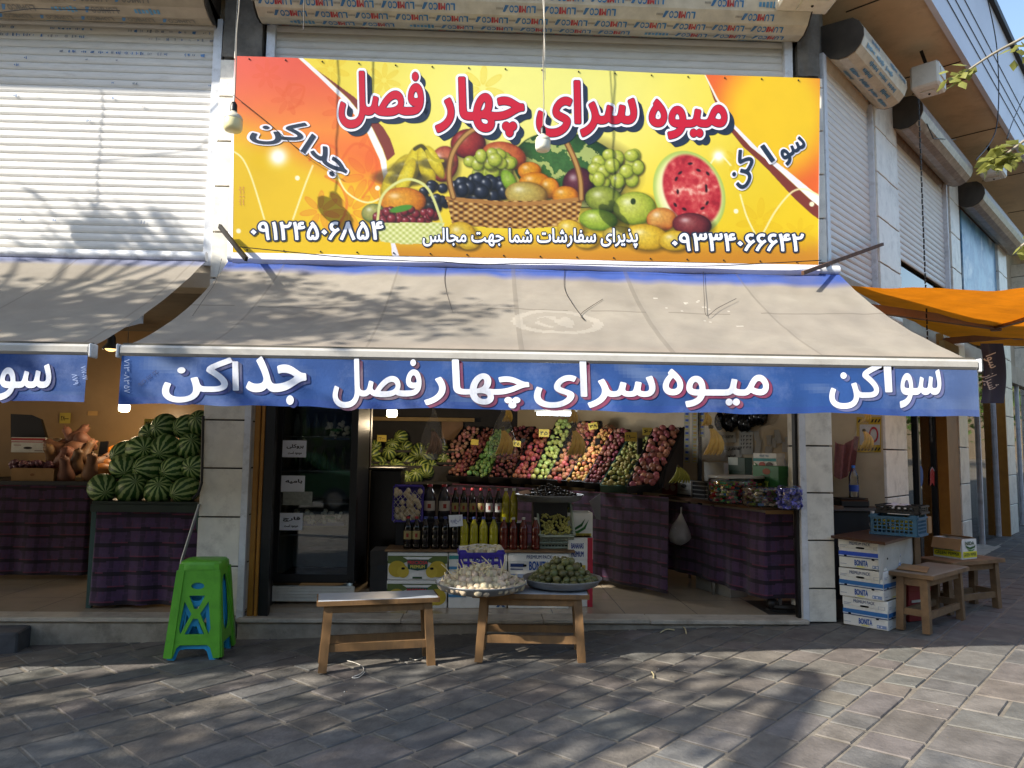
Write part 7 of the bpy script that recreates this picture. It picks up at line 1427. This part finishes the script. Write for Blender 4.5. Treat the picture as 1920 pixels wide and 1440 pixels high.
for k, (u, off_) in enumerate(((1288, .35), (1303, .33), (1316, .3))):
    t = thing('sachet_strip', ('leftmost of the three hanging sachet strips', 'middle strip of hanging sachets with orange pictures', 'short sachet strip half hidden by the ripe bananas')[k], 'sachets', tuple(onP(u, 800, off_))); mb = MB()
    for j in range(8 if k < 2 else 4):
        v0 = 772 + j * 12; mb.col = srgb('9a988a'); pquad(mb, u - 5.5, v0, u + 5.5, v0 + 11.5, off_); mb.col = srgb(('2a4a9a', 'a8843a', '2a4a9a')[k]); pquad(mb, u - 3, v0 + 2, u + 3, v0 + 6, off_ + .002); mb.col = srgb('a8a03a'); pquad(mb, u - 4, v0 + 8, u + 2, v0 + 10, off_ + .002)
    mb.build('sachets', M_boxink, t)
mb = MB(); p = onP(1311, 800, .28); mb.box((p.x, p.y, 1.6), (.04, .04, 2.4)); single('steel_post', mb, M_black, 'black post standing between the sachet strips', 'post')
# side window counter
WT = thing('display_table', 'dark counter inside the side window', 'table', tuple(onY(1610, 1000, .8))); a, b = onY(1563, 960, .8), onY(1662, 960, .8); zt2 = onY(1600, 955, .8).z; mb = MB(); mb.box(((a.x + b.x) / 2, .95, zt2), (b.x - a.x, .34, .03)); mb.build('table_top', mat('grey_top', '4a4642', .5), WT); mb = MB(); mb.box(((a.x + b.x) / 2, .97, zt2 / 2 + .05), (b.x - a.x - .03, .3, zt2 - .15)); mb.build('crate_front', M_blk, WT)
SC = thing('digital_scale', 'black weighing scale on the side window counter', 'scale', tuple(onY(1598, 948, .88))); p = onY(1598, 945, .88); mb = MB(); mb.box((p.x, .93, zt2 + .05), (.28, .22, .07), bev=.012); mb.build('body', M_black, SC); mb = MB(); mb.box((p.x, .93, zt2 + .095), (.26, .2, .012), bev=.003); mb.build('pan', M_steel, SC)
WB = thing('water_bottle', 'clear water bottle with blue label on the black scale', 'bottle', (p.x + .04, .92, zt2 + .1)); h = .3; mb = MB(); mb.lathe([(0, 0), (.04, 0), (.044, .01), (.044, .2), (.036, .23), (.016, .27), (.014, .285)], 16); mb.build('body', M_clear, WB, False); mb = MB(); mb.lathe([(.045, .06), (.045, .12)], 16); mb.build('label', mat('blue_label', '2a4a9a', .4), WB, False); mb = MB(); mb.lathe([(.017, .28), (.017, .305), (0, .306)], 10); mb.build('cap', mat('blue_cap', '2a6ab8', .4), WB, False)
TW = thing('towel', 'dusty pink towel hanging in the side window', 'towel', tuple(onY(1582, 860, 1.05))); mb = MB()
def tw(a, b): p = onY(1562 + 44 * a * (1 - .25 * b) + 4, 826 + 66 * b + 8 * math.sin(a * 5), 1.05); return p + Vector((0, .03 * math.sin(a * 16 + b), .0))
mb.grid(tw, 24, 14); mb.build('cloth', mat('pink_towel', '8a5a56', .95, var=.15, scale=30, bump=.4, bscale=90), TW)
WS = thing('warning_sign', 'yellow sign with hazard stripes and red ring on the tiled wall', 'sign', tuple(onP(1630, 815))); mb = MB(); pquad(mb, 1606, 782, 1652, 848, .012); mb.build('board', mat('sign_yellow', 'b8961e', .4), WS); mb = MB(); mb.col = srgb('b8b4ac'); pquad(mb, 1612, 796, 1650, 834, .016); mb.col = srgb('14120e')
for k in range(7):
    for v0 in (786, 839): u = 1608 + k * 6.2; mb.quad(*[onP(*q, .016) for q in ((u, v0 + 6), (u + 3, v0 + 6), (u + 6, v0), (u + 3, v0))])
mb.col = srgb('a8242e'); ro, ri = oval(1638, 815, 9, 15, 24), oval(1638, 815, 6, 11, 24); mb.add([onP(*q, .019) for q in ro + ri], [(i, (i + 1) % 24, (i + 1) % 24 + 24, i + 24) for i in range(24)], False); mb.build('marking', M_boxink, WS)
t = thing('plastic_bag', 'white twisted bag tied to the side window counter', 'plastic bag', tuple(onY(1636, 975, .72))); mb = MB(); mb.tube([(0, 0, .08), (-.01, -.01, .02), (.01, 0, -.05), (.03, 0, -.1)], [.02, .012, .02, .006], 8); mb.tube([(0, 0, .02), (-.02, 0, -.04), (-.01, 0, -.1)], [.01, .014, .004], 8); mb.build('bag', M_net, t, False)
# ---- side shop fronts: stickers on the glass and a hanging banner
t = thing('glass_stickers', 'blue and red stickers on the dark glass door', 'sticker', tuple(onR(1740, 880, .01))); mb = MB(); f = lambda u, v: onR(u, v, -.105)
mb.col = srgb('3a5a9a'); mb.add([f(*q) for q in oval(1726, 893, 5, 20)], [tuple(range(18))[::-1]], False); mb.col = srgb('a83030'); mb.quad(f(1744, 912), f(1748, 905), f(1752, 912), f(1752, 885), f(1748, 876), f(1744, 885)); mb.col = srgb('c8c8cc')
for k in range(3): mb.quad(f(1744, 900 - 8 * k), f(1748, 893 - 8 * k), f(1752, 900 - 8 * k), f(1752, 898 - 8 * k), f(1748, 891 - 8 * k), f(1744, 898 - 8 * k))
mb.col = srgb('3a5a9a'); mb.add([f(*q) for q in oval(1767, 895, 3, 18)], [tuple(range(18))[::-1]], False); mb.build('decal', M_boxink, t)
t = thing('hanging_flag', 'dark navy flag with white lettering under the orange awning', 'banner', tuple(onR(1848, 700, .7))); mb = MB(); fl_ = lambda u, v: onR(u, v, .7)
mb.grid(lambda a, b: fl_(1838 + 38 * a + 6 * math.sin(b * 3), 644 + 112 * b) + Vector((.03 * math.sin(a * 8), 0, 0)), 12, 20); mb.build('cloth', mat('navy_cloth', '20284e', .8), t); mb = MB(); mb.col = srgb('c8ccd8'); write(mb, 'سوا', (1846, 664, 1872, 690), lambda u, v: onR(u, v, .76), rot=R(70), bold=.01); write(mb, 'شیراز', (1842, 700, 1872, 730), lambda u, v: onR(u, v, .76), rot=R(70)); mb.build('lettering', M_boxink, t)
mb = MB(); p = onR(1780, 655, .35); mb.box(p, (.6, .05, .12), R(45)); single('light_box', mb, mat('pale_green_box', '8f9a86', .5), 'pale flat sign box under the orange awning', 'sign')
